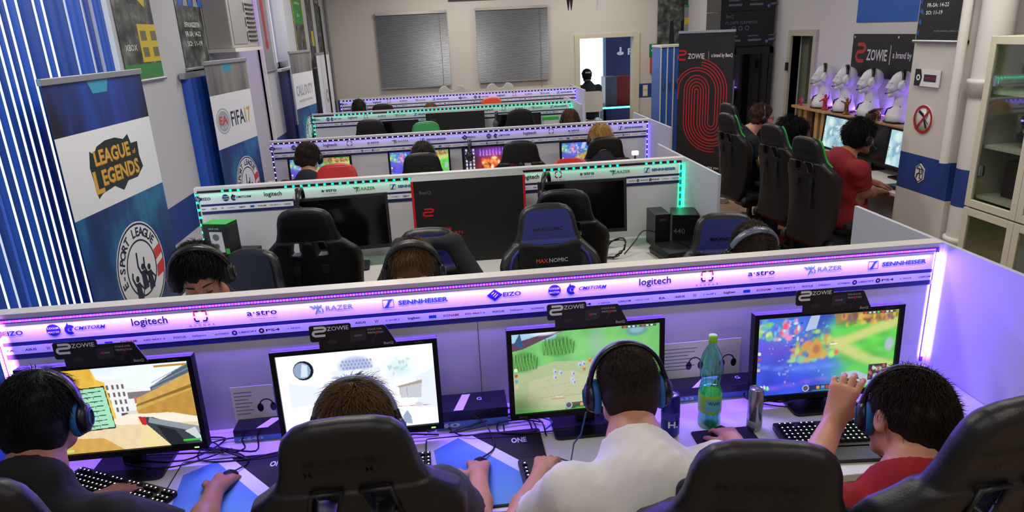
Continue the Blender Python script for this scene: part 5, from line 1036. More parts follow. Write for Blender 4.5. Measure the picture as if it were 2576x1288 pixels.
def headset(label, c, M, band, cup, cushion, style=0, group='headsets worn by the players', wire=None, sc=1.0, back=0, stand=None):
    t = thing('headset', label, 'headset', c, 0, group); Mw = np.eye(4); Mw[:3,:3] = M*sc; mb = lambda: (lambda q: (setattr(q, 'M', Mw), q)[1])(MB())
    R_ = .103; oy = -.012+back; tz = .020
    pts = [(R_*math.sin(a), oy, tz+(.112)*math.cos(a)) for a in np.linspace(-1.35, 1.35, 22)]
    m = mb(); rings = []
    for k, p in enumerate(pts):
        a = -1.35+2.7*k/21; wd = .019*(1-.35*abs(a)/1.35); th = .005
        nx, nz = math.sin(a), math.cos(a); rings.append(np.array([(p[0]+nx*th, p[1]-wd, p[2]+nz*th), (p[0]+nx*th*1.5, p[1], p[2]+nz*th*1.5), (p[0]+nx*th, p[1]+wd, p[2]+nz*th), (p[0]-nx*th, p[1]+wd, p[2]-nz*th), (p[0]-nx*th, p[1]-wd, p[2]-nz*th)]))
    m.sweep(rings, 0, True); b = obj('headband', m, band, t)
    m = mb(); rr = [r_[:, :] - np.array([math.sin(-1.35+2.7*k/21),0,math.cos(-1.35+2.7*k/21)])*.009 for k, r_ in enumerate(rings)]; m.sweep(rr[4:18], 0, True); obj('band_pad', m, fabric, b)
    for s_ in (-1,1):
        m = mb(); m.tube([(s_*.101,oy,.045),(s_*.108,oy,.015),(s_*.106,oy,-.005)], [.008,.011,.008], 8); obj('yoke', m, cup, t)
        m = mb(); pr_ = [(.0,.122),(.018,.121),(.027,.115),(.031,.104),(.031,.098),(.0,.097)]
        rg = []
        for rad_, xx in pr_: q = np.linspace(0, 2*PI, 25)[:-1]; rg.append(np.stack([np.full(24, s_*xx), oy+.004+np.cos(q)*rad_*1.02, -.012+np.sin(q)*rad_*1.38], 1))
        m.sweep(rg, 0, True); cp = obj('ear_cup', m, cup, t)
        m = mb(); q = np.linspace(0, 2*PI, 29)[:-1]; m.tube([(s_*.089, oy+.004+.026*math.cos(a), -.012+.038*math.sin(a)) for a in q], .0115, 8, closed=True); obj('ear_cushion', m, cushion, t)
        if style == 1: m = mb(); m.tube([(s_*.1225, oy+.004+.014*math.cos(a), -.012+.022*math.sin(a)) for a in q], .0018, 6, closed=True); obj('cup_ring', m, cushion if cushion != fabric else mgrey, cp)
    if wire is not None: obj('cable', MB().tube([np.array(p)-c for p in wire], .0025, 6), mat('cable teal', (.10,.35,.45), .5), t)
    return t
def mic(t, c, M, s_=-1, col=None):
    m = MB(); Mw = np.eye(4); Mw[:3,:3] = M; m.M = Mw; m.tube([(s_*.105,.02,-.035),(s_*.095,.08,-.07),(s_*.055,.115,-.078)], [.003,.003,.003], 6); m.ell = None; m.lathe([(0,-.01),(.007,-.006),(.007,.006),(0,.01)], 10, 0, (s_*.05,.118,-.078), 'x'); obj('microphone', m, col or black, t)
hblk = 'hair black'; CB = mat('headset blue pad', (.05,.36,.62), .55); HB = mat('headset blue black', (.045,.05,.11), .3); HG = mat('headset silver band', (.42,.45,.52), .35, .3)
whirl = lambda P, rs: np.stack([-(P[:,2]-.3)*.9, -.4-.0*P[:,0], P[:,0]*.9-.5], 1)
# --- four players of the nearest row
p1, c, M, L, r = person('person with short black hair and black shirt at the left edge, hand on a mouse', (-1.125,1.735,1.235), (-.06,1,-.14), (0,.1,1), (-1.12,1.63,1.125), (-1.33,1.60,1.02), (-.94,1.60,.995), (-1.38,1.72,.83), (-.79,1.70,.83), (-1.20,1.98,.79), (-.83,1.985,.785), (-1.10,1.54,.60), (-1.22,1.95,.56), (-1.00,1.95,.56), (-1.22,1.95,.09), (-1.0,1.95,.09), skin2, mat('black shirt', (.045,.045,.055), .85, bump=.3), hair=hair_fn((.028,.025,.03), hblk, 8000, .028, .0011, .010, -.80, .5, lump=.004, seed=3), sleeve=.62, hr=dict(f=(.10,1,-.16), curl=.28, u=(.1,.1,1)), hl=dict(curl=.25))
headset('dark headset with blue ear pads on the black haired player at the left edge', c, M, HB, HB, CB, 1)
p2, c2, M2, L2, r2_ = person('person with tousled brown hair behind the black chair, right hand on a mouse', (-.285,1.61,1.185), (.03,1,-.45), (0,.4,1), (-.27,1.52,1.085), (-.46,1.55,1.01), (-.08,1.55,1.01), (-.52,1.68,.84), (.01,1.62,.84), (-.42,1.93,.79), (.025,1.915,.785), (-.28,1.66,.60), (-.38,2.05,.56), (-.18,2.05,.56), (-.38,2.10,.09), (-.16,2.10,.09), skin1, mat('grey shirt', (.22,.22,.25), .85, bump=.3), hair=hair_fn((.36,.26,.17), 'hair brown', 9000, .040, .0012, .008, -.7, .5, flow=lambda P, rs: np.stack([P[:,0]*.5+.35*np.sin(P[:,2]*7), -.2+.5*P[:,2], -.7+.0*P[:,0]],1), lift=.26, wob=.38, seed=8, lump=.007), sleeve=.55, hr=dict(f=(.05,1,-.15), curl=.32, u=(.05,.1,1)))
headset('silver banded headset on the brown haired player behind the black chair', c2, M2, HG, HB, CB, 1, sc=1.03, back=-.02)
wt = mat('white tee', (.90,.89,.88), .85, bump=.25, bscale=400)
p3, c3, M3, L3, r3 = person('person in a white t-shirt seen from behind with buzzed dark hair', (.447,1.665,1.20), (.02,1,-.22), (0,.22,1), (.435,1.53,1.115), (.245,1.435,1.06), (.635,1.45,1.07), (.10,1.56,.84), (.84,1.62,.86), (.225,1.875,.800), (.90,1.95,.795), (.46,1.335,.60), (.34,1.74,.57), (.58,1.74,.57), (.32,1.84,.09), (.60,1.84,.09), skin1, wt, hair=hair_fn((.15,.105,.075), 'hair buzzed brown', 9000, .010, .0009, .004, -.78, .45, lift=.7, wob=.3, seed=5, lump=.0015, rough=.7), sleeve=.52, h=.006, fat=1.06, col=-.005, hl=dict(f=(.30,.95,-.1), curl=.30, u=(0,.1,1)), hr=dict(f=(.05,1,-.15), curl=.30, u=(0,.1,1)))
headset('dark headset with bright blue pads on the player in the white t-shirt', c3, M3, HB, HB, CB, 1, wire=[L3((-.115,.01,-.06)), L3((-.13,.03,-.13)), (.32,1.80,.95), (.33,1.92,.80), (.30,2.02,.752)])
rd = mat('red tee', (.62,.09,.14), .85, bump=.25, bscale=400)
p4, c4, M4, L4, r4 = person('person in a red t-shirt at the right raising a loose fist', (1.115,1.44,1.175), (-.16,1,-.22), (.08,.22,1), (1.06,1.31,1.075), (.875,1.30,1.02), (1.245,1.31,1.02), (.81,1.37,1.03), (1.38,1.45,.85), (1.01,1.57,1.10), (1.42,1.78,.79), (1.05,1.31,.62), (.95,1.70,.58), (1.17,1.70,.58), (.95,1.80,.09), (1.17,1.80,.09), skin1, rd, hair=hair_fn((.13,.095,.075), 'hair dark brown', 11000, .030, .0011, .002, -.80, .5, flow=whirl, lift=.36, wob=.4, seed=9, lump=.005), sleeve=.50, h=.006, fat=1.0, hl=dict(f=(.35,.25,.9), u=(-.6,-.75,.3), curl=.58, thumb=.6, spread=1.3), hr=dict(curl=.3))
headset('dark headset on the player in the red t-shirt, its right cup showing', c4+M4@np.array([.012,0,0]), M4@np.array(Matrix.Rotation(R(-40),3,'Z')), HB, HB, CB, 1)
# --- three players facing the camera behind the nearest partition
nv = mat('navy shirt', (.06,.07,.15), .85, bump=.3)
def seated(x, y, dirv, z=1.22, w=.19, rc=.20):
    d = nrm([dirv[0], dirv[1], 0]); r = np.array([d[1], -d[0], 0]); P = lambda a, b, c: np.array([x, y, 0])+r*a+d*b+np.array([0,0,c])
    return dict(neck=P(0,-.11,z-.135), SL=P(-w,-.13,z-.20), SR=P(w,-.13,z-.20), EL=P(-w-.05,-.03,z-.42), ER=P(w+.05,-.03,z-.42), WL_=P(-.16,rc,.80), WR_=P(.18,rc,.80), pel=P(0,-.24,.60), KL=P(-.11,.12,.57), KR=P(.11,.12,.57), AL=P(-.11,.16,.09), AR=P(.11,.16,.09))
q1 = person('person with black hair and headphones looking down by the left wall', (-1.05,2.80,1.25), (.22,-1,-.42), (0,-.38,1), **seated(-1.05,2.83,(.15,-1),1.235,rc=.05), skin=skin2, shirt=nv, hair=hair_fn((.022,.02,.022), hblk, 6000, .040, .0013, .009, -.7, .54, flow=lambda P, rs: np.stack([P[:,0]*.3+.2, .9+0*P[:,0], -.25-.2*P[:,2]],1), lift=.35, wob=.3, seed=12, lump=.007), eyes=True, h=.0055)
headset('black headset on the black haired player looking down by the left wall', q1[1], q1[2], black, black, fabric, 1, sc=1.08)
q2 = person('person with brown hair bent forward over the desk behind the nearest partition', (-.175,2.72,1.225), (-.02,-1,-.38), (0,-.38,1), **seated(-.17,2.80,(0,-1),1.22,rc=.05), skin=skin1, shirt=nv, hair=hair_fn((.36,.26,.17), 'hair mid brown', 6000, .036, .0013, .006, -.7, .46, flow=lambda P, rs: np.stack([P[:,0]*.3-.1, .9+0*P[:,0], -.15-.2*P[:,2]],1), lift=.32, wob=.3, seed=15, lump=.005), eyes=True, h=.007)
headset('black headset on the bent brown haired player before the tall carton', q2[1], q2[2], dgrey, black, fabric, 1, sc=1.08)
q3 = person('person with short hair of whom only the crown shows, under the green lit tower', (1.285,2.72,1.19), (0,-1,-.5), (0,-.45,1), **seated(1.285,2.79,(0,-1),1.20,rc=.05), skin=skin1, shirt=nv, hair=hair_fn((.20,.15,.11), 'hair ash brown', 4000, .022, .0013, .008, -.7, .5, lift=.5, seed=18, lump=.003), h=.008)
headset('black and silver headset on the low head at the right of the nearest partition', q3[1], q3[2], HG, black, fabric, 1)
# --- third row and farther, seen from behind
def far(label, x, y, z, col, name, dirv=(0,1), hs=None, ln=.04, n=1500, shirt=nv, tilt=-.2, skin=skin1, h=.010, cap=.012, fat=1, glasses=False, back=-.7, w=.19, sleeve=.6, mc=False, **kw):
    d = nrm([dirv[0],dirv[1],0]); q = person(label, (x,y,z), (d[0],d[1],tilt), (d[0]*-tilt,d[1]*-tilt,1), **{**seated(x-d[0]*.02, y-d[1]*.02, dirv, z-.01, w), **kw}, skin=skin, shirt=shirt, hair=hair_fn(col, name, n, ln, .0022, cap, back, .5, lift=.22, seed=int(abs(x*97))%50, lump=.006, hx_=.008), h=h, fat=fat, glasses=glasses, sleeve=sleeve)
    if hs: hd = headset(hs[0], q[1], q[2], hs[1], hs[1], fabric, 0)
    if hs and mc: mic(hd, q[1], q[2], 1)
    return q
far('person with brown hair in the third row bowed beside the red chair top', -1.175, 5.98, 1.20, (.16,.11,.08), 'hair far brown', hs=('dark headset on the bowed brown haired player in the third row', black))
far('person under a silver headset behind the second black chair of the third row', -.205, 5.93, 1.155, (.22,.19,.17), 'hair far grey', hs=('silver grey headset on the second player of the third row', HG))
far('person with straight blond hair and headset in the third row', 1.35, 5.98, 1.205, (.72,.56,.34), 'hair blond', ln=.055, hs=('black headset over the blond hair in the third row', black))
far('person with dark hair in the farthest row at its left end', -1.22, 10.35, 1.17, (.14,.11,.07), 'hair far dark', hs=('silver headset on the dark head at the left of the farthest row', HG), h=.013, n=700)
far('person with light brown hair in the farthest row, third place', -.18, 9.98, 1.10, (.40,.30,.20), 'hair far light', hs=('light headset on the low head of the farthest row', mgrey), h=.013, n=700)
far('person with brown hair at the right end of the fourth row', 1.44, 7.95, 1.13, (.30,.21,.13), 'hair far chestnut', hs=('dark headset on the head at the right end of the fourth row', black), h=.012, n=900)
# --- along the right wall
far('person in glasses and a dark navy t-shirt by the black cooler', 3.18, 6.73, 1.21, (.24,.16,.10), 'hair wall brown', (1,-.12), ('black headset on the player in glasses', black), ln=.035, n=2500, tilt=-.12, h=.008, glasses=True, shirt=mat('deep navy tee', (.05,.06,.12), .85), skin=skin1, mc=True, pel=(3.24,6.74,.60))
far('person with big curly black hair in a yellow top', 3.10, 5.93, 1.145, (.02,.018,.02), 'hair curly black', (1,.1), ('black headset in the curly black hair', black), ln=.075, n=4500, tilt=-.1, h=.009, cap=.045, skin=skin3, shirt=mat('yellow top', (.80,.76,.36), .85), back=-1.1, w=.16, pel=(3.13,5.93,.58))
far('big person in a dark red t-shirt at the desk by the pillar', 3.24, 5.13, 1.235, (.035,.03,.03), 'hair wall black', (1,.12), ('black headset with a microphone on the player in dark red', black), ln=.06, n=4000, tilt=-.12, h=.007, cap=.022, skin=skin2, shirt=mat('dark red tee', (.50,.07,.10), .85, bump=.2), fat=1.22, w=.20, pants=mat('grey marl trousers', (.52,.51,.50), .9, noise=.25, nscale=90), back=-.85, mc=True, ER=(3.20,4.95,.84), WR_=(3.44,5.11,.79), EL=(3.30,5.42,.86), WL_=(3.58,5.36,.79), pel=(3.16,5.12,.61))
# person beyond the doorway
far('person in a dark cap and shirt sitting on a white chair beyond the doorway', 2.77, 13.4, 1.25, (.12,.10,.09), 'hair cap dark', (0,1), None, n=500, h=.013, tilt=0, shirt=mat('charcoal tee', (.10,.11,.13), .85))
t = thing('cap', 'black cap with a white rear label worn by the seated person beyond the doorway', 'cap', (2.77,13.4,1.25)); s = SDF((-.13,-.15,-.02),(.13,.22,.17), .008); s.ell((0,-.015,.04),(.098,.118,.105)); s.cut((0,0,.035),(0,-.2,-1)); s.rbox((0,.13,.045),(.075,.07,.006),.004,.01); link('crown', s.mesh('crown'), mat('cap black', (.06,.06,.07), .8), t); obj('rear_label', MB().box(-.05,.05,-.128,-.118,.06,.09), pr[1], t)
# jacket over the chair behind the nearest partition
t = thing('jacket', 'dark grey hooded jacket hung over the blue topped chair behind the bent player', 'jacket', (-.13,3.14,0)); s = SDF((-.36,-.22,.5),(.36,.30,1.32), .011)
s.cone((-.13,.10,1.19),(.13,.10,1.19),.035,.035,.03).cone((-.13,.09,1.18),(-.24,.02,.95),.045,.05,.04).cone((.13,.09,1.18),(.25,.02,.95),.045,.05,.04).cone((-.24,.0,.95),(-.26,.0,.6),.05,.04,.05).cone((.25,0,.95),(.26,0,.6),.055,.04,.05); s.warp(.006,14,4); link('shell', s.mesh('shell', (0,0,0)), mat('jacket grey', (.11,.12,.14), .9, bump=.3), t); obj('drawstring', MB().tube([(.12,-.02,1.17),(.14,-.03,1.1),(.13,-.04,1.02)], .003, 6), black, t)
# ================================================================ RIGHT WALL STATIONS
wood = ramp_mat('light wood', [(.35,(.62,.47,.28)),(.6,(.72,.57,.36))], (1,8,1), nsc=4, rough=.5)
woodd = ramp_mat('dark wood', [(.35,(.20,.14,.09)),(.6,(.33,.24,.15))], (1,8,1), nsc=4, rough=.6)
sx0, sz = 4.12, 1.165
t = thing('display_shelf', 'light wooden shelf carrying the white mannequin heads on the right wall', 'shelf', (sx0, 6.6, sz))
obj('board', MB().box(0,WR-sx0-.001,-1.75,1.38,-.03,0), wood, t, bevel=.003)
for k in range(24): obj('back_slat', MB().box(.06,.09,-1.70+k*.128,-1.63+k*.128,-sz+.76,-.03), wood if k % 3 else woodd, t)
obj('back_panel', MB().box(.10,.12,-1.74,1.36,-sz+.75,-.03), woodd, t)
area('shelf_led_light', (WR-.05, 6.6, sz+.03), (0,R(180-25),0), .02, 2.8, 9, (.30,.13,1))
tt = thing('led_bar', 'violet LED bar along the wall behind the mannequin heads', 'LED bar', (WR-.03, 6.6, sz+.001)); obj('housing', MB().box(-.012,.012,-1.5,1.3,0,.012), white, tt); obj('diffuser', MB().box(-.010,.010,-1.49,1.29,.012,.014), mat('violet diffuser', (.25,.1,1), .4, emit=5, srgb=False), tt)
for k in range(2):
    t = thing('desk', ['white desk by the right wall under the mannequin shelf, near the pillar','white desk by the right wall under the mannequin shelf, near the closet door'][k], 'desk', (3.62, 4.98+.05+k*1.46, 0), 0, 'white gaming desks')
    obj('desk_top', MB().box(0,.60,0,1.45,.717,.745), white, t, bevel=.003)
    for y in (.02,1.40): obj('leg', MB().box(.04,.56,y,y+.025,0,.717), white, t)
for lb, y, k in (('lit monitor with a pale game map in front of the big player in dark red', 5.62, 'grid'),('small looking lit monitor behind the curly hair by the right wall', 6.72, 'grid')):
    monitor(lb, 3.98, y, .82, R(-90), k, 100, zt=.745)
a_ = (3.98, 6.18); monitor('switched off monitor between the two lit ones by the right wall', 3.98, 6.18, .82, R(-90), None, zt=.745)
t = thing('keyboard', 'black keyboard before the big player in dark red', 'keyboard', (3.76, 5.2, .745), R(-88)); obj('base', MB().box(-.22,.22,-.07,.07,0,.02), black, t, bevel=.004)
mb = MB(); [mb.box(-.21+i*.028,-.187+i*.028,-.06+j*.024,-.04+j*.024,.02,.028) for i in range(15) for j in range(5)]; obj('keys', mb, dgrey, t)
mq = mat('mannequin white', (.80,.80,.82), .45)
def man_mesh():
    c, M = hframe((0,0,.37), (-.12,1,.0)); c = np.array([0,.0,.35]); M = np.eye(3)
    S = SDF((-.18,-.16,-.001),(.18,.18,.50), .0075); L = head_sdf(S, c, M); S.cone(L((0,-.02,-.06)), (0,-.03,.16), .052, .056, .03); S.cone((0,-.03,.16), (0,-.02,.06), .058, .10, .05)
    S.ell((0,-.01,.04), (.155,.10,.09), .04); S.cut((0,0,.002), (0,0,-1)); return S.mesh('mannequin_head')
MAN = man_mesh(); hw_ = mat('headset white shell', (.82,.82,.84), .35)
def trim_tube(): 
    mb = MB(); mb.tube([(.10,.07,.02),(.075,.09,.07),(.03,.08,.12),(-.03,.03,.15),(-.07,-.02,.15)], .007, 8); mb.tube([(-.155,.0,.012),(-.10,.085,.012),(0,.105,.012),(.10,.085,.012),(.155,0,.012),(.10,-.09,.012),(0,-.11,.012),(-.10,-.09,.012)], .008, 8, closed=True); return mb.mesh('edge_trim')
TR = trim_tube()
for k, (px, py) in enumerate(((2065,262),(2122,278),(2187,298),(2280,318))):
    # base centre on the shelf board
    y = [7.56, 7.12, 6.67, 6.20][k]; x = 4.25; rz = R(62)
    nm = ['farthest one, beside the closet door','second from the closet door','third from the closet door, under the black wall sign','nearest one, half hidden by the pillar'][k]
    t = thing('mannequin_bust', 'white mannequin bust on the shelf, '+nm, 'mannequin', (x,y,sz), rz, 'white mannequin busts on the shelf'); link('bust', MAN, mq, t); link('edge_trim', TR, black, t)
    Mz = np.array(Matrix.Rotation(rz, 3, 'Z')); hd = headset('white headset on a mannequin, '+nm, np.array([x,y,sz+.35]), Mz, [black,black,black,hw_][3] if False else black, hw_, hw_, 1, 'headsets on the mannequins')
    mic(hd, None, Mz, -1, black)
rdf = mat('red figure plastic', (.70,.16,.18), .4); gdf = mat('gold figure', (.55,.42,.18), .3, .6)
def figure(label, x, y, z, m, s=1, kind=0):
    t = thing('figurine', label, 'figurine', (x,y,z)); S = SDF(np.array((-.08,-.08,0))*s, np.array((.08,.10,.24))*s, .005*s)
    q = lambda *a: np.array(a)*s
    S.ell(q(0,0,.01), q(.05,.05,.012), .0); S.cone(q(-.02,0,.01), q(-.012,.0,.09), .012*s, .016*s, .01); S.cone(q(.025,.01,.01), q(.012,0,.09), .012*s, .016*s, .01); S.ell(q(0,0,.12), q(.03,.022,.038), .01); S.ell(q(0,.005,.178), q(.018,.02,.022), .01)
    S.cone(q(-.028,0,.14), q(-.06,.03,.11+.05*kind), .011*s, .008*s, .01); S.cone(q(.028,0,.14), q(.06,.03,.17), .011*s, .008*s, .01); S.cone(q(.06,.03,.13), q(.062,.035,.225), .005*s, .004*s, .003)
    link('body', S.mesh('body'), m, t); return t
figure('red figurine with raised arm between the two far mannequin busts', 4.18, 7.34, sz, rdf, .85)
figure('small red figurine lying low at the far end of the wooden shelf', 4.17, 7.85, sz, rdf, .45, 1)
figure('gold figurine behind the third mannequin bust', 4.17, 6.90, sz, gdf, .85, 1)
t = thing('gift_box', 'open brown trinket box with golden bits between the near mannequin busts', 'box', (4.17,6.435,sz)); obj('base', MB().box(-.05,.05,-.05,.05,0,.06), woodd, t, bevel=.004); obj('lid', MB().box(-.05,.05,-.05,.05,0,.015), gdf, t, loc=(.02,0,.08), rot=(R(-24),0,0), bevel=.003)
figure('golden small figurine leaning on the trinket box', 4.17, 6.36, sz+.0, gdf, .5, 1)
# signs on the right wall
def wsign(label, y0, y1, z0, z1, mats, draw, cat='sign', name='wall_sign', x=WR):
    t = thing(name, label, cat, (x-.001, (y0+y1)/2, z0)); w = y1-y0; h = z1-z0; mb = MB().box(-.012,0,-w/2,w/2,0,h,0); draw(mb, w, h); obj('plate', mb, mats, t); return t
def zs(mb, w, h):
    f = -.0135; glyph(mb, w/2-.16, f, h*.52, .15, .24, .036, 2, 'yz', -1); mb.text('ZOWIE', f, w/2-.44, h*.52, .15, 1, w=.34, plane='yz', flip=-1, bold=.02); mb.fill([(w/2-.655,h*.32),(w/2-.665,h*.32),(w/2-.665,h*.75),(w/2-.655,h*.75)], f, 1, 'yz'); mb.text('a brand by BenQ', f, w/2-.93, h*.52, .085, 1, w=.46, plane='yz', flip=-1, bold=.02)
    for y, z in ((w/2-.03,.03),(w/2-.03,h-.03),(0,h-.03),(-w/2+.03,.03)): mb.ring((f,y,z), 0, .012, 10, 1, plane='yz')
wsign('black wall sign with red emblem and white lettering above the mannequin heads', 5.75, 7.27, 1.53, 1.955, [mat('sign charcoal', (.09,.09,.095), .5), mat('sign white', (.75,.75,.78), .5), mat('sign emblem red', (.68,.16,.18), .5)], zs)
def sen(mb, w, h):
    f = -.0135; mb.stroke([(w/2-.12,.28),(w/2-.36,.28),(w/2-.36,.55),(w/2-.12,.55)], .02, f, 1, 'yz', True); mb.fill([(w/2-.15,.29),(w/2-.21,.36),(w/2-.23,.50),(w/2-.33,.54),(w/2-.26,.42),(w/2-.24,.30)], f-.0005, 1, 'yz'); mb.text('SENNHEISER', f, w/2-.95, .42, .17, 1, w=1.05, plane='yz', flip=-1, bold=.05)
wsign('large blue wall banner with white lettering at the top edge of the frame, right wall', 5.75, 7.25, 2.07, 2.75, [mat('sign blue', (.10,.34,.68), .5), pr[1], pr[1]], sen)
# pillar signs (on the face towards the aisle)
def psign(label, c, w, h, mats, draw, name='wall_sign', cat='sign', d=.008):
    t = thing(name, label, cat, (PX-.001, c.y, c.z)); mb = MB(); draw(mb, w, h, -d-.0008); obj('plate', mb, mats, t); return t
S_ = 1.0
nosm = [mat('nosmoke white', (.86,.84,.80), .5), mat('nosmoke red', (.66,.10,.14), .5), mat('nosmoke black', (.08,.08,.08), .5)]
c = atX(2324,300,PX)
def ns(mb, w, h, f):
    mb.lathe([(0,-.004),(w/2,-.004),(w/2,0),(0,0)], 40, 0, (0,0,0), 'x'); mb.ring((f,0,0), w/2*.82, w/2, 40, 1, plane='yz'); mb.stroke([(.068,-.078),(-.068,.078)], .016, f-.0006, 1, 'yz')
    mb.stroke([(-.045,-.06),(.00,.03)], .018, f-.0003, 2, 'yz'); mb.stroke([(.0,.03),(.05,.055)], .022, f-.0003, 2, 'yz'); mb.stroke([(-.03,.08),(-.05,.03),(-.03,0),(-.06,-.03)], .006, f-.0003, 2, 'yz')
psign('round no smoking sign on the white pillar', c, .205, .205, nosm, ns)
c = atX(2314,436,PX)
def em(mb, w, h, f):
    hexa = [(w/2*math.cos(a), h/2*math.sin(a)) for a in np.linspace(PI/2, 2.5*PI, 7)[:-1]]; mb.prism(hexa, -.004, 0, 0, 'yz'); mb.stroke([(y*.86,z*.86) for y, z in hexa], .007, f, 1, 'yz', True)
    mb.stroke([(.025,.035),(-.005,.035),(-.005,.005),(.022,-.01),(.022,-.035)], .011, f, 1, 'yz'); mb.stroke([(-.012,.035),(-.030,.035),(-.030,-.0),(-.012,-.0),(-.012,-.035),(-.03,-.035)], .009, f, 1, 'yz'); mb.text('ARENA', f, 0, h/2+.012, .02, 1, w=.05, plane='yz', flip=-1)
psign('small white hexagonal emblem on the blue band of the pillar', c, .12, .15, [pr[1], pr[0]], em, cat='emblem', name='wall_emblem')
c = atX(2338,196,PX)
def cp(mb, w, h, f): mb.box(-.02,-.012,-w/2,w/2,-h/2,h/2,0); mb.box(-.012,0,-w/2+.01,-w/2+.02,-h/2+.01,-h/2+.02,2).box(-.012,0,-w/2+.01,-w/2+.02,h/2-.02,h/2-.01,2); f=-.0212; mb.fill([(w/2,-h/2),(w/2,h/2),(w/2-.06,h/2),(w/2-.08,0),(w/2-.06,-h/2)], f, 1, 'yz'); mb.ring((f-.0004,w/2-.04,0), .012, .024, 6, 0, plane='yz'); mb.fill([(w/2-.10,-.025),(w/2-.10,.025),(-w/2+.03,.025),(-w/2+.03,-.025)], f, 3, 'yz'); mb.text('COSPLAY ZONE', f-.0004, 0-.03, 0, .02, 4, w=.11, plane='yz', flip=-1)
psign('small clear plate with a dark emblem on the white pillar above the round sign', c, .26, .12, [pr[1], pr[0], chrome, mat('plate dark purple', (.22,.14,.22), .5), pr[6]], cp)
a, b = atX(2300,0,PX), atX(2412,105,PX)
t = thing('poster', 'black opening hours poster hung on the white pillar', 'poster', (PX-.014, (PY0+PY1)/2+.0, b.z)); w = .50; h = .85
mb = MB().box(0,.002,-w/2,w/2,0,h,0); f = -.001
mb.text('\u00d6FFNUNGSZEITEN', f, .06, .30, .030, 1, w=.19, plane='yz', flip=-1); mb.text('FR-SA: 14-22', f, .06, .245, .036, 1, w=.22, plane='yz', flip=-1, bold=.02); mb.text('SO: 11-19', f, .09, .195, .036, 1, w=.17, plane='yz', flip=-1, bold=.02); mb.text('WWW.ARENA-GAMING.AT', f, -.06, .07, .014, 9, w=.26, plane='yz', flip=-1)
for k in range(10): mb.fill([(w/2-.02-.02*(k%3),.04+.07*k),(w/2-.005,.06+.07*k),(w/2-.03,.09+.07*k)], f, 7, 'yz'); mb.fill([(-w/2+.01+.02*(k%3),.30+.05*k),(-w/2+.06,.33+.05*k),(-w/2+.03,.36+.05*k)], f, 7, 'yz')
obj('print', mb, pr, t); obj('rail', MB().cyl((-.004,-w/2-.02,0),(-.004,w/2+.02,0),.011,None,10), alu, t); obj('end_cap', MB().cyl((-.004,-w/2-.03,0),(-.004,-w/2-.015,0),.014,None,10), black, t)
# down pipe next to the pillar
p0 = atY(2450,410,PY0-.13); t = thing('down_pipe', 'thick white pipe with collars and a blue painted band beside the pillar', 'pipe', (p0.x, PY0-.13, 0)); r = .098
obj('pipe', MB().cyl((0,0,0),(0,0,BZ0-.02),r,None,28,0).cyl((0,0,BZ0-.02),(0,0,BZ1-.01),r+.0005,None,28,1).cyl((0,0,BZ1-.01),(0,0,CEIL),r,None,28,0), [white, blueband], t)
for z in (.62, 1.70): obj('collar', MB().lathe([(r,-.10),(r+.012,-.10),(r+.012,-.02),(r+.018,-.012),(r+.018,.012),(r,.016)], 28, 0, (0,0,z)), white, t)
t2 = thing('thin_pipe', 'thin white pipe with a clamp between the pillar and the thick pipe', 'pipe', (p0.x-.15, PY0-.04, 0)); obj('pipe', MB().cyl((0,0,1.15),(0,0,CEIL),.03,None,16), white, t2); obj('clamp', MB().cyl((0,0,2.25),(0,0,2.28),.04,None,16), alu, t2)
# glass display cabinet on the right
cx_, cy1 = 3.22, 3.90; cw, cd = .80, .38
cabm = mat('cabinet cream white', (.80,.78,.70), .4)
for q in range(2):
    y1 = cy1-q*(cw+.004); t = thing('glass_cabinet', ['white glass door cabinet right of the thick pipe','second white glass door cabinet, nearer to the camera'][q], 'cabinet', (cx_, y1, 0), 0, 'white glass door cabinets')
    H = 2.0; body = MB().box(0,cd,-.02,0,0,H).box(0,cd,-cw,-cw+.02,0,H).box(cd-.01,cd,-cw,0,0,H).box(0,cd,-cw,0,H-.03,H).box(0,cd,-cw,0,.0,.08); obj('body', body, cabm, t, bevel=.002)
    for z in (.42,.95,1.05,1.36,1.68): obj('shelf_board', MB().box(.02,cd-.01,-cw+.02,-.02,z-.009,z+.009), cabm, t)
    for dn, (y0_, y1_) in enumerate(((-cw/2,0),(-cw,-cw/2))):
        m = MB()
        for z0, z1 in ((.08,.98),(.99,H)): m.box(-.02,0,y0_+.001,y0_+.045,z0,z1).box(-.02,0,y1_-.045,y1_-.001,z0,z1).box(-.02,0,y0_+.045,y1_-.045,z0,z0+.045).box(-.02,0,y0_+.045,y1_-.045,z1-.045,z1)
        dd = obj('door', m, cabm, t, bevel=.002); obj('glass', MB().box(-.012,-.008,y0_+.045,y1_-.045,.12,H-.045), glassm('cabinet glass', (.93,.97,.94)), dd)
        for z in (1.22,1.75): obj('hinge', MB().cyl((0,y1_-.07,z-.03),(0,y1_-.07,z+.03),.016,None,10), chrome, dd)
        for z in (.5, 1.5): obj('knob', MB().cyl((-.02,y0_+.02 if dn == 0 else y1_-.02,z),(-.045,y0_+.02 if dn == 0 else y1_-.02,z),.012,None,12), chrome, dd)
def led_fan(label, y, z, col, nm):
    t = thing('led_graphics_card', label, 'computer part', (cx_+.18, y, z)); obj('housing', MB().box(-.06,.06,-.13,.13,0,.05), black, t, bevel=.006); b = MB(); [b.box(-.064,-.06,-.11+k*.03,-.095+k*.03,.02,.03) for k in range(8)]; obj('lights', b, mat(nm, col, .4, emit=5, srgb=False), t)
led_fan('black computer part with green lights on the upper shelf of the glass cabinet', 3.62, 1.70, (0,1,.4), 'fan green'); led_fan('black computer part with violet lights on the middle shelf of the glass cabinet', 3.62, 1.50, (.15,.08,1), 'fan violet')
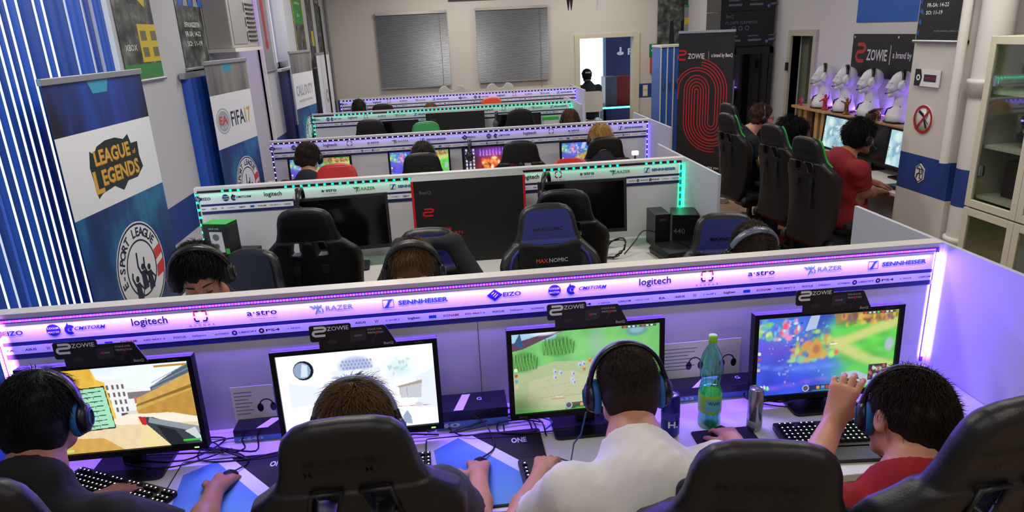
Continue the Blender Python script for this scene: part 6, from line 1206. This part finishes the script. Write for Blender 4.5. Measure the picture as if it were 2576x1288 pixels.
t = thing('bag', 'dark crumpled bag in the glass cabinet under the violet lights', 'bag', (cx_+.18,3.66,1.369)); s = SDF((-.12,-.16,0),(.12,.16,.2), .008); s.ell((0,0,.06),(.08,.12,.06)); s.warp(.012,40,2); link('body', s.mesh('body'), dgrey, t)
bb = thing('box', 'brown box standing in the glass cabinet behind the lower door', 'box', (cx_+.2,3.74,1.06)); obj('body', MB().box(-.08,.08,-.05,.05,0,.22), mat('box brown', (.25,.18,.17), .6), bb)
t = thing('trophy', 'small silver cup beside the brown box in the glass cabinet', 'trophy', (cx_+.16,3.60,1.06)); obj('cup', MB().lathe([(.0,0),(.035,0),(.035,.02),(.012,.03),(.012,.06),(.04,.10),(.045,.14),(.038,.14),(.0,.09)], 20), chrome, t)
# rug in the right aisle
t = MB().box(2.3,3.9,4.4,6.7,.0,.008); tag(obj('rug', t, ramp_mat('red rug', [(.4,(.45,.06,.07)),(.6,(.55,.10,.09))], nsc=60, rough=.95)), 'red rug under the gaming chairs along the right wall', 'rug')
# ================================================================ NEAR DESK CLUTTER
def mousepad(label, x0, x1, y0, y1, kind, rz=0):
    cx, cy = (x0+x1)/2, (y0+y1)/2; w, h = x1-x0, y1-y0; t = thing('mouse_pad', label, 'mouse pad', (cx,cy,DZ+.0005), rz, 'printed desk mats')
    mb = MB().prism(rrect(-w/2,w/2,-h/2,h/2,.012), 0, .004, 0, 'xy'); z = .0044
    pm = [mat('pad black', (.05,.05,.07), .8), mat('pad white', (.82,.83,.88), .75), ramp_mat('pad blue print', [(.3,(.30,.45,.80)),(.7,(.38,.62,.88))], nsc=2, rough=.75)]
    if kind == 1:
        mb.fill([(-w*.49,-h*.48),(-w*.49,h*.48),(-w*.10,h*.48),(w*.40,-h*.10),(w*.49,-h*.16),(w*.49,-h*.48)], z, 1, 'xy')
        mb.fill([(-w*.34,-h*.48),(-w*.43,h*.30),(-w*.22,h*.46),(w*.34,-h*.20),(w*.40,-h*.48)], z+.0003, 2, 'xy')
        mb.text('ONE', w*.30, h*.34, z+.0003, .042, 1, w=.055, plane='xy', bold=.03)
    elif kind == 2: mb.text('G', 0, h*.3, z, .05, 2, plane='xy')
    obj('mat', mb, pm, t); return t
mousepad('desk mat with blue and white wedges on black under the black haired player\'s mouse hand', -1.02, -.585, 1.80, 2.22, 1)
mousepad('desk mat with blue and white wedges on black at the joint of the nearest desks', -.155, .265, 1.80, 2.22, 1)
mousepad('plain dark mouse pad at the right hand of the player in white', .80, 1.02, 1.83, 2.10, 2)
def keyboard(label, x, y, rz, w=.45, d=.155, num=True, font='G710', glow=(.85,.95,1), rest=True):
    t = thing('keyboard', label, 'keyboard', (x,y,DZ+.0008), R(rz), 'backlit keyboards')
    obj('base', MB().prism(rrect(-w/2,w/2,-d/2,d/2,.012), 0, .018, 0, 'xy'), black, t, bevel=.003)
    k = MB(); g = MB(); n = int(w/.0195); x0 = -w/2+.012
    for j in range(6):
        for i in range(n):
            if (i == n-4 or (j == 5 and i % 4 == 3)): continue
            a = x0+i*.0195; b = -d/2+.018+j*.0205+(.006 if j == 5 else 0); sp = j == 0 and 4 <= i <= 9
            k.add([(a,b,.018),(a+.017,b,.018),(a+.017,b+.017,.018),(a,b+.017,.018),(a+.002,b+.002,.027),(a+.015,b+.002,.027),(a+.015,b+.015,.027),(a+.002,b+.015,.027)], [(0,1,5,4),(1,2,6,5),(2,3,7,6),(3,0,4,7),(4,5,6,7)])
            if not sp: g.fill([(a+.006,b+.008),(a+.0105,b+.008),(a+.0105,b+.0122),(a+.006,b+.0122)], .0274, 0, 'xy')
    obj('keys', k, mat('key black', (.03,.03,.04), .5), t, kind='stuff'); obj('key_legends', g, mat('key glow', glow, .5, emit=2.6, srgb=False), t, kind='stuff')
    if rest: obj('wrist_rest', MB().prism(rrect(-w/2,w/2,-d/2-.075,-d/2-.002,.012), 0, .014, 0, 'xy').text(font, w/2-.05, -d/2-.035, .0146, .022, 1, w=.05, plane='xy', bold=.03), [dgrey, mgrey], t, bevel=.003)
    return t
keyboard('backlit black keyboard of the black haired player at the left edge', -1.20, 2.06, -27)
keyboard('backlit keyboard end poking out beside the big black chair at the bottom', -.365, 2.03, 2)
keyboard('wide backlit keyboard under the raised arm of the player in red', 1.315, 1.985, -5, rest=True)
keyboard('small blue rimmed keypad under the left hand of the player in white', .215, 1.93, 3, w=.10, d=.17, font='G13', rest=True)
def mouse(label, x, y, rz, col=black, z=DZ+.005):
    t = thing('computer_mouse', label, 'mouse', (x,y,z), R(rz)); s = SDF((-.045,-.075,-.002),(.045,.075,.05), .003); s.ell((0,-.008,.008),(.032,.058,.030)).ell((0,.03,.004),(.029,.035,.022),.02); s.cut((0,0,.0),(0,0,-1)); link('shell', s.mesh('shell'), col, t); obj('scroll_wheel', MB().lathe([(0,-.004),(.009,-.004),(.009,.004),(0,.004)], 14, 0, (0,.035,.026), 'x'), dgrey, t); return t
mouse('dark mouse under the hand of the black haired player', -.822, 2.055, -8); mouse('dark mouse under the hand of the brown haired player', .032, 1.985, -4); mouse('dark mouse under the right hand of the player in white', .902, 2.03, 0); mouse('dark mouse at the right of the wide keyboard', 1.70, 1.98, 0)
def cable(label, pts, r=.003, m=black, z=None):
    P = [np.array(p, float) for p in pts]; Q = []
    for i in range(len(P)-1):                       # smooth the polyline
        a = P[max(0,i-1)]; b = P[i]; c = P[i+1]; d = P[min(len(P)-1,i+2)]
        for t in np.linspace(0,1,7)[:-1]: Q.append(.5*((2*b)+(-a+c)*t+(2*a-5*b+4*c-d)*t*t+(-a+3*b-3*c+d)*t**3))
    Q.append(P[-1]); return tag(obj('cable', MB().tube(Q, r, 6), m), label, 'cable', 'loose desk cables')
z_ = DZ+.004
rs = np.random.RandomState(4)
cable('mouse cable curving from the black haired player\'s mouse to the monitor', [(-.815,2.11,z_+.012),(-.78,2.18,z_+.004),(-.86,2.26,z_),(-1.0,2.30,z_),(-1.1,2.36,z_)])
cable('mouse cable looping up from the brown haired player\'s mouse', [(.035,2.04,z_+.015),(.09,2.12,z_+.004),(.07,2.24,z_+.02),(.02,2.28,z_+.05),(.02,2.36,z_)])
for k, (x, lb) in enumerate(((-1.05,'tangled black cables under the street monitor'),(-.80,'tangled black cables between the two left monitors'),(-.30,'black cables running under the washed out monitor'),(.10,'black cables looping left of the meadow monitor'),(.33,'teal tinted cable bunch under the meadow monitor'),(1.30,'thin cables under the map monitor'))):
    pts = [(x+rs.uniform(-.2,.2), 2.33-.035*abs(j-3)+rs.uniform(-.05,.05), z_+rs.uniform(0,.03)) for j in range(8)]
    cable(lb, pts, .0032, black if k != 4 else mat('cable teal', (.10,.35,.45), .5)); 
    pts = [(x+.2*math.cos(q)+rs.uniform(-.05,.05), 2.26+.06*math.sin(q)+rs.uniform(-.03,.03), z_+rs.uniform(0,.02)) for q in np.linspace(0,6,9)]
    cable('second loop of '+lb.split(' ',1)[1] if False else lb+', looser loop', pts, .0028)
# headset cartons and cards along the partition
def card(label, x, w, h, y=2.405, rz=0, two=False):
    t = thing('info_card', label, 'card', (x,y,DZ+.001), rz, 'white headset leaflets'); w0 = w; mb = MB().box(-w/2,w/2,-.002,.0,.03,h,0).box(-w/2,w/2,-.03,.0,0,.03,2); f = -.0026
    for k in range(7): mb.fill([(-w*.44,h*.88-k*.015),(-w*.44+w*(.42 if k else .55)*(.8+.2*(k%2)),h*.88-k*.015),(-w*.44+w*(.42 if k else .55)*(.8+.2*(k%2)),h*.88-k*.015-.004),(-w*.44,h*.88-k*.015-.004)], f, 1)
    for cx in ((w*.30,) if not two else (w*.36, -w*.02)): mb.ring((cx,f,h*.55), .022, .027, 20, 2, 0, PI); mb.ring((cx-.024,f,h*.50), 0, .012, 12, 2, sz=1.5); mb.ring((cx+.024,f,h*.50), 0, .012, 12, 2, sz=1.5)
    mb.text('logitech G', 0, -.0304, .015, .012, 3, w=.05); obj('leaflet', mb, [mat('card white', (.95,.95,.97), .4), mat('card grey print', (.55,.55,.60), .5), black, pr[1]], t)
card('white headset leaflet standing left of the washed out monitor, fully visible', -.80, .155, .185); card('white headset leaflet partly behind the washed out monitor', -.585, .155, .185)
card('wide white headset leaflet with two pictures behind the green bottle', .93, .36, .21, two=True)
def carton(label, x, y, w, d, h, txt, rz=0, flag=True):
    t = thing('headset_carton', label, 'carton', (x,y,DZ+.001), R(rz), 'flat headset cartons'); mb = MB().box(-w/2,w/2,0,d,0,h,0); mb.box(-w/2-.0005,w/2+.0005,-.0006,0,0,h*.45,1); mb.text(txt, -w*.32, -.0012, h*.24, h*.32, 2, w=min(w*.3,.09), bold=.03)
    if flag: mb.fill([(-w*.25,.005),(-w*.12,.005),(w*.0,d-.01),(-w*.12,d-.01)], h+.0006, 2, 'xy'); mb.text('G', w*.12, d*.6, h+.0006, .03, 2, plane='xy')
    obj('box', mb, [mat('carton night', (.06,.06,.10), .35), mat('carton blue', (.12,.30,.75), .4), mat('carton print white', (.85,.86,.92), .5)], t, bevel=.002); return t
carton('flat dark blue carton in front of the leaflets between the two left monitors', -.70, 2.32, .33, .08, .05, 'A640'); carton('flat black and blue carton right of the washed out monitor', .02, 2.27, .27, .13, .075, '40'); carton('flat dark carton behind the bottle and the slim can', 1.02, 2.31, .55, .09, .055, 'G633')
# drinks
def bottle():
    x, y = .885, 2.14; t = thing('water_bottle', 'green tinted plastic bottle with lime label between the two right monitors', 'bottle', (x,y,DZ+.001)); gm = glassm('bottle green plastic', (.36,.88,.62), .35, .08); 
    prof = [(.0,.006),(.030,.0),(.040,.006),(.041,.03),(.038,.045),(.041,.06),(.041,.15),(.037,.165),(.034,.18),(.039,.20),(.042,.23),(.041,.255),(.034,.285),(.022,.310),(.014,.325),(.013,.340)]
    obj('body', MB().lathe(prof, 32), gm, t); obj('water', MB().lathe([(0,.008),(.036,.010),(.038,.16),(.034,.172),(0,.172)], 24), glassm('water inside', (.62,.95,.80), .2, .05), t)
    lb = obj('label', MB().lathe([(.0415,.065),(.0420,.066),(.0420,.135),(.0415,.136)], 32), mat('label lime', (.55,.78,.12), .4), t)
    m = MB(); q = np.linspace(-2.3,-.9,12); m.grid(np.outer(np.ones(2), np.cos(q))*.0424, np.outer(np.ones(2), np.sin(q))*.0424, np.outer([.075,.125], np.ones(12)), 0); obj('label_patch', m, mat('label aqua', (.35,.70,.72), .4), lb)
    m = MB(); m.text('Waldq', 0, 0, 0, .02, 0, w=.045, bold=.02); v = m.v[0]; a = v[:,0]/.0428-1.57; v[:,1] = np.sin(a)*.0429; v[:,0] = np.cos(a)*.0429; v[:,2] += .108; obj('label_lettering', m, mat('label ink', (.15,.30,.45), .5), lb)
    obj('cap', MB().lathe([(0,.362),(.014,.362),(.0155,.358),(.0155,.338),(.014,.336),(0,.336)], 24), mat('cap lime', (.55,.85,.10), .4), t)
bottle()
def can(label, x, y, h, r, m, txt=None, bands=()):
    t = thing('drink_can', label, 'can', (x,y,DZ+.001)); obj('body', MB().lathe([(0,.003),(r*.72,0),(r*.80,.003),(r,.012),(r,h-.014),(r*.86,h-.004),(r*.88,h),(r*.82,h),(r*.80,h-.004),(0,h-.005)], 32), m, t)
    obj('lid', MB().lathe([(0,h-.0045),(r*.80,h-.0045),(r*.80,h-.0035),(0,h-.0035)], 24), alu, t); obj('pull_tab', MB().prism(rrect(-.006,.006,-.010,.010,.004), h-.0035, h-.001, 0, 'xy'), chrome, t)
    for z0, z1, mm in bands: obj('printed_band', MB().lathe([(r+.0002,z0),(r+.0005,z0+.0005),(r+.0005,z1-.0005),(r+.0002,z1)], 32), mm, t)
    if txt:
        mb = MB(); mb.text(txt, 0, 0, 0, .035, 0, w=r*1.1, bold=.03); v = mb.v[0]; a = v[:,0]/r-1.57; v[:,1] = np.sin(a)*(r+.0008); v[:,0] = np.cos(a)*(r+.0008); v[:,2] += h*.35; obj('lettering', mb, pr[1], t)
c_ = atZ(1902,1088,DZ); can('slim silver drink can left of the map monitor', c_.x, c_.y+.02, .168, .0265, mat('can silver', (.66,.68,.74), .22, .85), bands=((.02,.045,mat('can label grey', (.60,.60,.66), .4)),))
can('tall dark blue drink can right of the player in white', .725, 2.10, .168, .033, mat('can blue', (.08,.12,.50), .3, .3), 'H.', bands=((.075,.105,mat('can purple', (.20,.18,.62), .35)),))
tag(obj('foil_scrap', MB().box(-.012,.012,-.01,.01,0,.003), mat('pink scrap', (.85,.40,.62), .4), loc=(.725,2.10,DZ+.171), rot=(0,.1,.4)), 'small pink scrap lying on the tall blue can', 'scrap')
t = thing('white_cable_loop', 'thin white cable loops under the raised hand by the map monitor', 'cable', (1.45,2.14,DZ+.004)); obj('loop', MB().tube([(.04*math.cos(q)+.01*q, .03*math.sin(q), .01*abs(math.sin(q*.5))) for q in np.linspace(0,14,50)], .0022, 6), white, t)
# router like lit gadget at the far left edge of the desk
t = thing('led_gadget', 'small glowing pink and white gadget at the far left edge of the desk', 'gadget', (-1.60,2.10,DZ+.001)); obj('body', MB().box(-.02,.02,-.02,.02,0,.10), white, t, bevel=.006); obj('lights', MB().box(-.018,.018,-.022,-.02,.02,.09), mat('gadget glow', (.9,.4,1), .4, emit=5, srgb=False), t)
# ================================================================ SECOND ROW OBJECTS
zf = DZ+.001
t = thing('monitor_carton', 'tall black and red monitor carton standing on the second desk row', 'carton', (.118, 4.25, zf)); w, h = .3575, .545
mb = MB().box(-w,w,0,.17,0,h,0); mb.box(-w-.001,-w,0,.17,0,h,1).box(w,w+.001,0,.17,0,h,1).box(-w,-w+.014,-.001,0,0,h,1).box(w-.014,w,-.001,0,0,h,1).box(-w,w,0,.17,h,h+.001,2); f = -.0012
mb.text('BenQ', -w+.085, f, h-.075, .028, 3, w=.072, bold=.02); glyph(mb, -w+.095, f, h-.205, .062, .062, .012, 1); mb.text('FOR', -w+.21, f, h-.315, .026, 1, w=.05, bold=.02); mb.text('ESPORTS', -w+.245, f, h-.345, .026, 1, w=.12, bold=.02); mb.text('XL2430', -w+.20, f, h-.41, .060, 1, w=.21)
mb.box(-.10,.04,.07,.085,h+.001,h+.0016,4)
obj('box', mb, [mat('carton matt black', (.05,.05,.055), .55), mat('carton red', (.80,.08,.10), .45), mat('carton grey top', (.50,.52,.52), .5), mat('carton dim print', (.38,.36,.34), .5), mat('tape amber', (.55,.35,.20), .3)], t)
t = thing('headset_box', 'green and white speaker headset box at the left end of the second row', 'box', (-1.455, 4.24, zf+.165), R(-16)); w = .082
mb = MB().box(-w,w,0,.12,0,.20,0).box(-w,w,0,.12,.18,.2005,1); f=-.001; mb.fill([(-w*.45,.012),(w*.60,.02),(w*.55,.15),(-w*.50,.15)], f, 2); mb.ring((.0,f-.0005,.115), 0, .022, 18, 3); mb.ring((.0,f-.0005,.06), 0, .016, 18, 3); mb.fill([(w*.65,.01),(w*.98,.01),(w*.98,.045),(w*.65,.045)], f, 1); mb.text('XBOX ONE', -w*.1, f, .17, .014, 2, w=.07)
mb.fill([(0,0),(0,0)], f, 2) if False else None
mb.box(-w-.001,-w,0,.12,0,.18,2); obj('box', mb, [mat('box dark', (.06,.07,.07), .4), mat('box green', (.25,.72,.28), .4), mat('box white', (.85,.86,.86), .4), mat('box print grey', (.40,.42,.45), .4)], t)
t = thing('headset_carton', 'black carton under the green and white box on the second row', 'carton', (-1.44, 4.24, zf), R(-10), 'flat headset cartons'); obj('box', MB().box(-.13,.17,-.0,.2,0,.163), black, t, bevel=.003); obj('print', MB().box(.06,.14,-.002,0,.06,.13), mgrey, t)
for k, (px, py, w, h, lb) in enumerate(((1690,537,.16,.235,'black computer tower carton with 440 print under the green LED run'),(1672,540,.10,.235,'narrow black tower box half behind the carton with the print'))):
    x = (1.49, 1.36)[k]; t = thing('tower_box', lb, 'box', (x, 4.15+.05*k, zf), R(-14*(1-k))); mb = MB().box(-w/2,w/2,0,.20,0,h,0); mb.box(-w/2-.0008,w/2,0,.2,h,h+.0008,2)
    if k == 0: mb.text('440', -.035, -.0012, h*.55, .05, 1, w=.075); 
    else: mb.text('SONY', 0, -.0012, h*.85, .016, 1, w=.04)
    obj('box', mb, [black, mgrey, mat('tower top dark', (.10,.13,.12), .35)], t, bevel=.002)
t = thing('game_console', 'flat black game console on the second desk row by the tower boxes', 'console', (1.28, 4.03, zf), R(8)); obj('case', MB().prism([(0,0),(.31,.0),(.32,.035),(.28,.062),(.02,.062),(-.01,.035)], -.12, .12), dgrey, t, bevel=.004); obj('gloss_strip', MB().box(.18,.19,-.121,.121,.001,.0625), blackg, t)
pts = [(1.02+.075*math.cos(q)+rs.uniform(-.012,.012), 4.12+.05*math.sin(q)+rs.uniform(-.01,.01), zf+.055+.05*math.sin(q*1.0+.8)+rs.uniform(-.008,.01)) for q in np.linspace(0,24,70)]
tag(obj('cable_coil', MB().tube(pts, .0038, 6), black), 'coiled black cable bundle on the second desk row', 'cable')
cable('black cable arching from the coil to the tower boxes on the second row', [(1.08,4.10,zf+.02),(1.16,4.15,zf+.08),(1.24,4.22,zf+.13),(1.34,4.22,zf+.10),(1.38,4.2,zf+.03)], .004)
cable('thin grey cable lying flat on the second desk row', [(.9,4.0,z_),(1.0,3.95,z_),(1.1,3.98,z_),(1.2,3.92,z_)], .0035)
cable('black cables beside the left black chair on the second row', [(-.42,4.2,z_),(-.35,4.05,z_+.02),(-.40,3.95,z_),(-.30,4.0,z_)], .004)
keyboard_dark = thing('laptop', 'closed dark keyboard case on the second desk row beside the left chair', 'laptop', (-.33,4.08,zf), R(5)); obj('case', MB().box(-.12,.12,-.08,.08,0,.02), black, keyboard_dark, bevel=.003)
t = thing('receipt', 'white paper with a blue printed block at the left of the second row', 'paper', (-1.16,3.96,DZ+.0012), R(-12)); obj('sheet', MB().box(-.05,.05,-.07,.07,0,.0008).fill([(-.03,-.02),(.03,-.02),(.03,.04),(-.03,.04)], .0012, 1, 'xy'), [pr[1], mat('print soft blue', (.35,.48,.70), .5)], t)
for nm, x, rz_ in (('left',-.93,10),('right',.60,-12)):
    cH = np.array([x,4.255,1.175]); headset('dark headset hanging over the top corner of the %s dark monitor in the second row' % nm, cH, np.array(Matrix.Rotation(R(80+rz_),3,'Z')), black, dgrey, fabric, 1, 'headsets hung on monitors', sc=.9)
# ================================================================ FARTHER ROWS
t = thing('monitor_carton', 'black monitor carton on the fourth desk row', 'carton', (.132, 8.5, zf)); mb = MB().box(-.356,.356,0,.17,0,.50,0).box(-.356,.356,0,.17,.50,.501,2); mb.text('BenQ', -.27, -.0012, .42, .028, 1, w=.07); obj('box', mb, [_M['carton matt black'], _M['carton dim print'], _M['carton grey top']], t)
t = thing('web_camera', 'white web camera with a lit face at the right of the third row', 'camera', (1.77,6.35,zf)); obj('stand', MB().cyl((0,0,0),(0,0,.24),.008,None,8).cyl((0,0,0),(0,0,.01),.05,None,16), dgrey, t); obj('head', MB().box(-.03,.03,-.02,.02,.235,.275), mat('cam white', (.95,.95,1), .4, emit=1.2), t, bevel=.006)
cH = np.array([.20,6.30,1.10]); headset('black headset hanging over the left corner of the blazing monitor in the third row', cH, np.array(Matrix.Rotation(R(85),3,'Z')), black, dgrey, fabric, 1, 'headsets hung on monitors', sc=.95)
cH = np.array([.62,8.48,1.10]); headset('headset hanging over the dark monitor right of the fourth row carton', cH, np.array(Matrix.Rotation(R(80),3,'Z')), black, mgrey, fabric, 1, 'headsets hung on monitors', sc=.95)
t = thing('headset_box', 'small green topped box at the right end of the fourth row', 'box', (1.31,8.55,zf)); obj('box', MB().box(-.09,.09,0,.1,0,.36,0).box(-.10,.10,-.001,.1,.33,.37,1), [mat('box white', (.85,.86,.86), .4), mat('box green', (.25,.72,.28), .4)], t)
for x, lb in ((.17,'pale chair back showing above the farthest partition, left one'),(.98,'pale chair back showing above the farthest partition, right one')):
    t = thing('plastic_chair', lb, 'chair', (x,11.75,0)); cm = mat('pale chair shell', (.70,.70,.68), .4)
    S = SDF((-.26,-.30,.40),(.26,.26,1.36), .014); X,Y,Z = np.meshgrid(*S.ax, indexing='ij', sparse=True); S.D = np.maximum(np.abs(Y-.22-.06*(Z-.4)+.5*X**2)-.024, np.sqrt(np.maximum(np.abs(X)-.12,0)**2+np.maximum(np.abs(Z-.92)-.28,0)**2)-.12).astype(np.float32)+0*S.D; link('shell', S.mesh('shell'), cm, t)
    obj('seat', MB().prism(rrect(-.22,.22,-.24,.22,.06), .43, .46, 0, 'xy'), cm, t, bevel=.01)
    for a, b in ((-1,-1),(-1,1),(1,-1),(1,1)): obj('leg', MB().cyl((a*.17,b*.17,.43),(a*.21,b*.22,0),.011,None,8), chrome, t)
t = thing('plastic_chair', 'white chair under the capped person beyond the doorway', 'chair', (2.77,13.2,0)); cm = mat('pale chair shell'); obj('seat', MB().prism(rrect(-.22,.22,-.24,.22,.06), .43, .46, 0, 'xy'), cm, t, bevel=.01); obj('backrest', MB().prism(rrect(-.21,.21,.62,1.0,.06), -.245, -.225), white, t, bevel=.008)
for a, b in ((-1,-1),(-1,1),(1,-1),(1,1)): obj('leg', MB().cyl((a*.17,b*.17,.43),(a*.24,b*.24,0),.013,None,8), white, t)
[obj('back_post', MB().cyl((a*.15,-.235,.44),(a*.15,-.235,.7),.01), white, t) for a in (-1,1)]
# ceiling fixtures (above the frame, they light the room)
for k, (x, y) in enumerate(LAMPS):
    t = thing('ceiling_light', 'long white ceiling light fixture above the desk rows', 'light', (x,y,CEIL-.001), 0, 'ceiling lights'); obj('housing', MB().box(-.62,.62,-.16,.16,-.07,0), white, t, bevel=.005)
